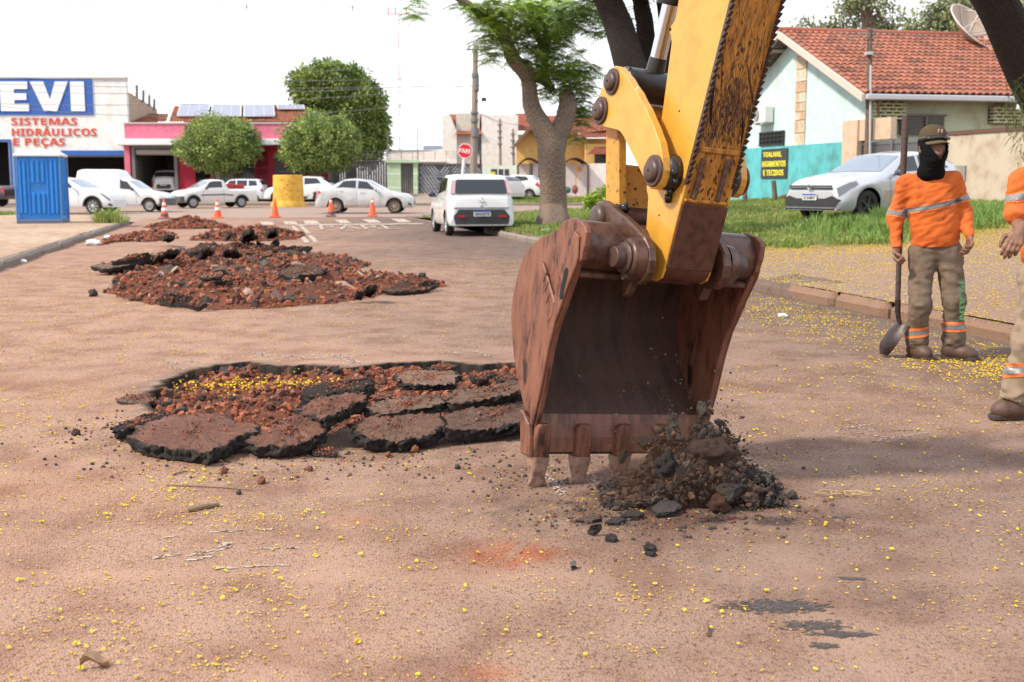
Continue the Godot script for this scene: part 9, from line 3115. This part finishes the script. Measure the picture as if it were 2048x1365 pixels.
	ins = heap("thrown_earth", [V(0.403,0,-4.8), V(0.475,0,-4.701), V(0.656,0,-4.701), V(0.848,0,-4.761), V(1.022,0,-4.92), V(1.085,0,-5.071), V(1.051,0,-5.287), V(0.863,0,-5.383), V(0.6,0,-5.287), V(0.433,0,-5.045)], 0.09, 0.03, 0.02, Color(0.075, 0.042, 0.028), Color(0.04, 0.03, 0.026), 311)
	scatter("thrown_clods", c1, ins, 2600, 0.004, 0.028, darks + darks + [reds[0], reds[2]], clod_m)
	var lumps := [["brown topped clump of earth and asphalt flung up beside the bucket's right lip", V(0.742,0.3,-4.402), V(0.075, 0.045, 0.06), Color(0.085, 0.045, 0.028)], ["grey stony lump flying low at the right of the burst of earth", V(0.865,0.07,-4.694), V(0.06, 0.035, 0.045), Color(0.10, 0.09, 0.085)], ["dark lump in the middle of the burst of earth", V(0.581,0.24,-4.453), V(0.04, 0.045, 0.04), Color(0.035, 0.03, 0.028)], ["pale topped splinter upright in the middle of the burst of earth", V(0.656,0.2,-4.498), V(0.02, 0.05, 0.02), Color(0.3, 0.24, 0.2)], ["reddish clod at the lower right foot of the burst of earth", V(0.97,0.04,-4.768), V(0.06, 0.045, 0.05), Color(0.16, 0.06, 0.035)], ["reddish clod low at the front of the burst of earth", V(0.828,0.03,-4.651), V(0.05, 0.035, 0.04), Color(0.15, 0.06, 0.035)], ["dark clod falling off the left of the burst of earth", V(0.449,0.2,-4.752), V(0.015, 0.03, 0.012), Color(0.03, 0.027, 0.026)], ["dark lump at the upper left of the burst of earth against the bucket", V(0.548,0.24,-4.852), V(0.035, 0.025, 0.03), Color(0.04, 0.036, 0.036)]]
	for q in lumps:
		var k := MB.new()
		k.lump(Vector3.ZERO, q[2], noise(7 + lumps.find(q), 0.02, 4), 0.7, 12)
		tag(put("earth_clod", k, mat("clod_%d" % lumps.find(q), lin(q[3].r, q[3].g, q[3].b), 0.95, {"tex": "asphalt", "scale": 4.0, "bump": 1.5, "bumptex": "asphalt_bump"}), self, Transform3D(Basis(V(0.3, 1, 0.2).normalized(), lumps.find(q) * 0.8), q[1])), q[0], "clod")
	var fm := FogMaterial.new()
	fm.resource_name = "dust"
	fm.albedo = Color(0.52, 0.37, 0.27)
	fm.density = 0.32
	for q in [[V(0.491,0.1,-4.779), V(0.16, 0.34, 0.2)], [V(0.502,0.12,-4.782), V(0.24, 0.42, 0.3)], [V(0.453,0.07,-4.694), V(0.2, 0.2, 0.25)], [V(0.533,0.18,-4.705), V(0.28, 0.34, 0.3)], [V(0.564,0.22,-4.801), V(0.16, 0.26, 0.2)], [V(0.633,0.24,-4.712), V(0.3, 0.3, 0.3)], [V(0.74,0.22,-4.622), V(0.34, 0.4, 0.34)], [V(0.794,0.12,-4.699), V(0.4, 0.34, 0.36)], [V(0.508,0.08,-4.735), V(0.34, 0.24, 0.34)]]:
		var fv := FogVolume.new()
		fv.name = "dust_cloud"
		fv.shape = RenderingServer.FOG_VOLUME_SHAPE_ELLIPSOID
		fv.size = q[1]
		fv.material = fm
		fv.position = q[0]
		add_child(fv, true)
		fv.set_meta("kind", "stuff")
	for q in [["grey jagged asphalt flake lying right in front of the burst of earth", [V(0.547,0.03,-4.592), V(0.588,0.045,-4.641), V(0.652,0.04,-4.675), V(0.675,0.03,-4.637), V(0.63,0.02,-4.585), V(0.563,0.02,-4.563)], Color(0.12, 0.105, 0.1)], ["dark flake pair left of the grey jagged flake", [V(0.419,0.02,-4.528), V(0.465,0.03,-4.563), V(0.517,0.02,-4.57), V(0.493,0.015,-4.531)], Color(0.07, 0.06, 0.058)], ["flat dark flake between the bucket teeth and the grey jagged flake", [V(0.355,0.015,-4.455), V(0.401,0.025,-4.496), V(0.438,0.02,-4.486), V(0.405,0.012,-4.452)], Color(0.08, 0.065, 0.06)], ["thin brown flake in front of the second bucket tooth", [V(0.243,0.012,-4.5), V(0.299,0.02,-4.528), V(0.348,0.018,-4.507), V(0.3,0.01,-4.479)], Color(0.2, 0.12, 0.085)], ["brown tilted splinter of asphalt below the thin brown flake", [V(0.28,0.01,-4.346), V(0.304,0.045,-4.318), V(0.331,0.05,-4.314), V(0.326,0.03,-4.317), V(0.297,0.01,-4.32)], Color(0.07, 0.04, 0.03)], ["small black asphalt chip lower left of the twin chips", [V(0.34,0.015,-4.253), V(0.362,0.03,-4.253), V(0.387,0.02,-4.249), V(0.371,0.01,-4.232)], Color(0.05, 0.045, 0.045)], ["upper of two black asphalt chips lying together below the burst", [V(0.469,0.015,-4.143), V(0.487,0.028,-4.137), V(0.514,0.02,-4.133), V(0.498,0.01,-4.118)], Color(0.05, 0.045, 0.045)], ["lower of two black asphalt chips lying together below the burst", [V(0.465,0.015,-4.091), V(0.483,0.028,-4.072), V(0.508,0.02,-4.069), V(0.486,0.01,-4.061)], Color(0.055, 0.05, 0.05)], ["small pale grey stone left of the black chips on open road", [V(0.198,0.012,-3.96), V(0.21,0.02,-3.968), V(0.22,0.012,-3.955), V(0.206,0.008,-3.945)], Color(0.2, 0.2, 0.21)], ["dark crust on the road just right of the burst, along a paint line", [V(1.071,0.012,-5.059), V(1.121,0.02,-5.142), V(1.164,0.016,-5.009), V(1.125,0.008,-4.989)], Color(0.08, 0.06, 0.05)]]:
		slab("asphalt_flake", q[0], q[1], 0.014, q[2], 90, "", "asphalt flake")
	for q in [["round red clod on open road below the tilted slab", V(-1.301,0,-5.287), 0.017], ["round red clod right of the fallen twig", V(-1.094,0,-5.106), 0.018], ["round red clod nearest the pit front, above its neighbour", V(-0.923,0,-5.335), 0.015], ["small black stone below the fallen twig", V(-1.15,0,-4.92), 0.011], ["dark clod on the road left of the black asphalt strip", V(-2.262,0,-6.108), 0.022], ["small red clod right of the pit front slabs", V(-0.726,0,-5.25), 0.008], ["small red clod lying alone near the long lower slab", V(-0.472,0,-5.723), 0.02], ["pair of small red clods before the long lower slab, left one", V(-0.594,0,-5.626), 0.014], ["small dark stone on open road below the long slab", V(-0.25,0,-5.383), 0.013], ["dark stone on the road left of the middle heap", V(-4.85,0,-13.84), 0.05], ["dark clod on road right of the burst of earth", V(1.165,0,-4.855), 0.02]]:
		var k := MB.new()
		k.lump(Vector3.ZERO, Vector3.ONE * q[2], noise(17 + int(q[2] * 1000), 0.03, 4), 0.6, 9)
		tag(put("clod", k, mat("clod_dark" if "dark" in q[0] or "black" in q[0] else "clod_red", lin(0.05, 0.035, 0.03) if "dark" in q[0] or "black" in q[0] else lin(0.16, 0.06, 0.035), 0.95), self, T3(q[1] + V(0, q[2] * 0.7, 0))), q[0], "clod")
func flower_mesh(sd: int) -> ArrayMesh:
	var r := RandomNumberGenerator.new()
	r.seed = sd
	var k := MB.new()
	for i in 5:
		var a := TAU * i / 5.0 + r.randf_range(-0.4, 0.4)
		var d := V(cos(a), r.randf_range(0.2, 0.9), sin(a)).normalized()
		var s := V(-sin(a), 0, cos(a))
		var l := r.randf_range(0.007, 0.011)
		var m := d * l * 0.6
		k.col = Color.WHITE * r.randf_range(0.85, 1.1)
		k.quad(V(0, 0.001, 0), m - s * l * 0.42 + V(0, 0.002, 0), d * l + V(0, -0.001, 0), m + s * l * 0.42)
	k.lump(V(0, 0.003, 0), V(0.0035, 0.004, 0.0035), noise(1, 0.01), 0.2, 4)
	return k.mesh()
func petal_mesh(sd: int) -> ArrayMesh:
	var r := RandomNumberGenerator.new()
	r.seed = sd
	var k := MB.new()
	var l := 0.0065
	k.quad(V(-l, 0.001, 0), V(0, 0.003, l * 0.42), V(l, 0.0015, 0.001), V(0, 0.0025, -l * 0.42))
	return k.mesh()
func petal_density(p: Vector3, n: FastNoiseLite, n2: FastNoiseLite) -> float:
	var c := p.dot(RC)
	var a := p.dot(RA)
	var e := n.get_noise_2d(p.x, p.z)
	var e2 := n2.get_noise_2d(p.x, p.z)
	var d := 0.12 + 0.5 * maxf(e * 0.7 + e2, 0.0) + 0.2 * clampf((1.0 - c) / 3.0, 0.0, 1.0)
	d += 0.9 * 1.6 * exp(-pow((c - 5.3) / 0.6, 2.0)) * clampf((18.0 - a) / 4.0, 0.0, 1.0) * (0.6 + e2)
	d += 0.30 * clampf((c - 6.3) / 0.5, 0.0, 1.0) * (0.5 + e2)
	d += 0.75 * exp(-pow((a - verge_edge(c) + 0.9) / 0.9, 2.0)) * clampf((c - 6.0) / 0.8, 0.0, 1.0)
	d += 0.20 * clampf((c - 2.6) / 2.0, 0.0, 1.0)
	d += 0.45 * clampf((1.0 - c) / 3.0, 0.0, 1.0) * clampf(1.0 - absf(a - 10.5) / 4.5, 0.0, 1.0) * (0.6 + 1.5 * e2)
	for q in [[V(-1.379,0,-5.177), 0.16, 0.25], [V(-1.333,0,-4.761), 0.18, 0.12], [V(-0.981,0,-4.542), 0.22, 0.1], [V(-0.969,0,-3.779), 0.16, 0.12], [V(-0.757,0,-3.463), 0.18, 0.1], [V(-0.975,0,-3.229), 0.2, 0.12], [V(-0.859,0,-3.056), 0.2, 0.1], [V(-1.377,0,-3.779), 0.1, 0.06], [V(-1.029,0,-5.316), 0.12, 0.06], [V(0.437,0,-3.66), 0.12, 0.06], [V(0.465,0,-3.505), 0.1, 0.06], [V(0.331,0,-3.229), 0.08, 0.06], [V(1.181,0,-3.056), 0.08, 0.05], [V(1.165,0,-3.123), 0.12, 0.06], [V(1.486,0,-3.592), 0.1, 0.05]]:
		d += 1.1 * gauss(p, q[0], q[1], q[2]) * (0.6 + 1.2 * e2)
	return d
func build_litter() -> void:
	var n := noise(401, 0.5, 3)
	var n2 := noise(402, 2.2, 3)
	var ym := mat("petal", Color.WHITE, 0.7, {"vc": true, "back": Color(0.3, 0.3, 0.1)})
	var bright := [Color(0.72, 0.52, 0.012), Color(0.78, 0.60, 0.03), Color(0.66, 0.43, 0.01)]
	var dry := [Color(0.60, 0.36, 0.02), Color(0.54, 0.30, 0.02), Color(0.64, 0.43, 0.025), Color(0.42, 0.23, 0.03)]
	var pit := pit_outline()
	var petals := []
	var pt := []
	var flowers := []
	var ft := []
	var near := []
	for i in 520000:
		var a := 2.6 + 17.5 * pow(rf(), 0.75) if i > 260000 else rr(2.8, 8.0)
		var c := rr(-3.4, 13.5)
		if c > 6.1 and a < 7.0 or absf(road_pt(c, a).x) > 0.5 * -road_pt(c, a).z + 0.6:
			continue
		var p := road_pt(c, a)
		var d := petal_density(p, n, n2)
		if rf() > d * (0.55 if c < 6.0 else 0.9):
			continue
		if c > 5.9:
			p.y = verge_h(p) + 0.004 if c > 6.25 else 0.17
			if a > verge_edge(c) + 0.5:
				continue
		else:
			p.y = road_h(p) + 0.002
			if Geometry2D.is_point_in_polygon(Vector2(p.x, p.z), pit) and rf() < 0.93:
				continue
		var b := Basis(Vector3.UP, rf() * TAU).rotated(Vector3.RIGHT, rr(-0.3, 0.3))
		var fresh := rf()
		if fresh < 0.045 + (0.25 if c > 4.5 and a > 7.0 else 0.0):
			p.y += 0.004
			if p.z > -6.2 and near.size() < 260 and fresh < 0.045:
				near.append(Transform3D(b.scaled(Vector3.ONE * rr(0.8, 1.2)), p))
			else:
				flowers.append(Transform3D(b.scaled(Vector3.ONE * rr(0.9, 1.5)), p))
				ft.append(bright[rng.randi() % 3])
		else:
			petals.append(Transform3D(b.scaled(Vector3.ONE * rr(0.6, 1.4) * (1.5 if a > 9.0 else 1.0)), p))
			pt.append(dry[rng.randi() % 4] if rf() < 0.6 or c < 4.0 else bright[rng.randi() % 3])
	many("fallen_petals", petal_mesh(1), ym, petals, pt)
	many("far_blossoms", flower_mesh(2), ym, flowers, ft)
	var inpit := []
	var it := []
	for i in 260:
		var p := V(-1.695,0,-7.734) + V(rng.randfn() * 0.26, -0.015 + rf() * 0.02, rng.randfn() * 0.13)
		inpit.append(Transform3D(Basis(V(rng.randfn(), 2, rng.randfn()).normalized(), rf() * TAU).scaled(Vector3.ONE * rr(0.9, 1.4)), p))
		it.append(bright[rng.randi() % 3])
	many("pit_blossoms", flower_mesh(5), ym, inpit, it)
	var meshes := [flower_mesh(11), flower_mesh(12), flower_mesh(13)]
	var fresh_m := mat("blossom", lin(0.80, 0.62, 0.02), 0.65, {"back": Color(0.3, 0.3, 0.1)})
	for q in near:
		var o := MeshInstance3D.new()
		o.name = "yellow_blossom"
		o.mesh = meshes[rng.randi() % 3]
		o.material_override = fresh_m
		o.transform = q
		add_child(o, true)
		tag(o, "fresh yellow blossom fallen on the dusty road in the foreground", "blossom", "yellow blossoms fallen on the near road")
	var grit := []
	var gt := []
	var gcol := [Color(0.2, 0.13, 0.1), Color(0.13, 0.11, 0.11), Color(0.26, 0.15, 0.1), Color(0.09, 0.07, 0.065), Color(0.3, 0.22, 0.17)]
	for i in 46000:
		var a := 2.4 + 8.0 * pow(rf(), 1.3)
		var p := road_pt(rr(-3.4, 5.8), a)
		if absf(p.x) > 0.48 * -p.z + 0.4:
			continue
		if rf() > 0.55 + 0.9 * n2.get_noise_2d(p.x, p.z):
			continue
		var q := Vector2(p.x, p.z)
		if Geometry2D.is_point_in_polygon(q, pit):
			continue
		var s := 0.0009 * pow(4.0, pow(rf(), 2.5))
		p.y = road_h(p) + s * 0.3
		grit.append(Transform3D(Basis(V(rng.randfn(), rng.randfn(), rng.randfn()).normalized(), rf() * TAU).scaled(Vector3.ONE * s), p))
		gt.append(gcol[rng.randi() % 5] * rr(0.8, 1.2))
	var crumbs := []
	for q in [[V(-0.878,0,-5.512), 1.1, 0.25, 900], [V(0.545,0,-4.613), 0.42, 0.22, 1500], [V(-2.189,0,-6.261), 0.3, 0.3, 350], [V(0.97,0,-4.761), 0.3, 0.2, 300], [V(0.124,0,-5.177), 0.3, 0.2, 300]]:
		for i in q[3]:
			var p: Vector3 = q[0] + V(rng.randfn() * q[1] * 0.6, 0, rng.randfn() * q[2] * 0.8)
			if Geometry2D.is_point_in_polygon(Vector2(p.x, p.z), pit):
				continue
			var s := 0.0016 * pow(7.0, pow(rf(), 2.6))
			p.y = road_h(p) + s * 0.3
			grit.append(Transform3D(Basis(V(rng.randfn(), rng.randfn(), rng.randfn()).normalized(), rf() * TAU).scaled(Vector3.ONE * s), p))
			gt.append([Color(0.045, 0.04, 0.04), Color(0.14, 0.05, 0.03), Color(0.08, 0.05, 0.04)][rng.randi() % 3])
	many("road_grit", clod_mesh(9, 0.4), mat("clod", Color.WHITE, 0.97, {"vc": true}), grit, gt)
	var tw := mat("twig", lin(0.30, 0.19, 0.115), 0.9, {"tex": "bark", "scale": 12.0})
	for q in [["thin dry twig lying below the large tilted slab", [V(-1.492,0.008,-5.048), V(-1.337,0.012,-5.016), V(-1.227,0.008,-5.006), V(-1.096,0.006,-4.971)], [0.003, 0.0035, 0.003, 0.002], "twig"], ["short thick stick among petals below the thin twig", [V(-1.286,0.012,-4.628), V(-1.246,0.014,-4.665), V(-1.187,0.012,-4.717)], [0.009, 0.0125, 0.010], "stick"], ["small splinter of wood on the road at the lower right centre", [V(0.576,0.006,-3.422), V(0.572,0.007,-3.371), V(0.563,0.006,-3.327)], [0.004, 0.006, 0.005], "splinter"], ["pale bark strip above the thin twig", [V(-1.516,0.008,-5.236), V(-1.493,0.01,-5.275), V(-1.465,0.006,-5.32)], [0.005, 0.004, 0.003], "bark strip"], ["thin straw right of the fallen flakes", [V(0.92,0.004,-4.432), V(0.922,0.008,-4.366), V(0.943,0.004,-4.34)], [0.0012, 0.0012, 0.001], "straw"]]:
		var k := MB.new()
		limb(k, q[1], q[2], 8, 0.2, 3)
		tag(put("twig", k, tw), q[0], q[3])
	var rows := []
	for i in 7:
		var row := PackedVector3Array()
		for j in 5:
			var w := sin(PI * (i + 0.3) / 6.8) * 0.016
			row.append(V(-1.126,0,-3.096) + V((i - 3) * 0.012, 0.012 + 0.014 * sin(i * 0.9) + 0.010 * absf(j - 2), (j - 2) * w * 0.7 - (i - 3) * 0.004))
		rows.append(row)
	var kl := MB.new()
	rows.reverse()
	kl.sheet(rows)
	tag(put("dry_leaf", kl, mat("dry_leaf", lin(0.36, 0.22, 0.13), 0.8, {"tex": "mottle", "scale": 8.0})), "curled dry brown leaf at the bottom left of the road", "leaf")
	var ks := MB.new()
	var path := []
	var rad := []
	for i in 70:
		var a := i * 0.33
		path.append(V(1.401,0,-4.92) + V(-0.09 + 0.0026 * i + 0.05 * cos(a) * (1.0 + 0.3 * sin(i * 0.21)), 0.012 + 0.003 * sin(i * 1.1), 0.03 * sin(a) + 0.0004 * i))
		rad.append(0.0022)
	ks.tube(path, rad, 5, true)
	tag(put("cord", ks, mat("cord_straw", lin(0.42, 0.28, 0.12), 0.8)), "tangled straw coloured cord lying right of the burst of earth", "cord")
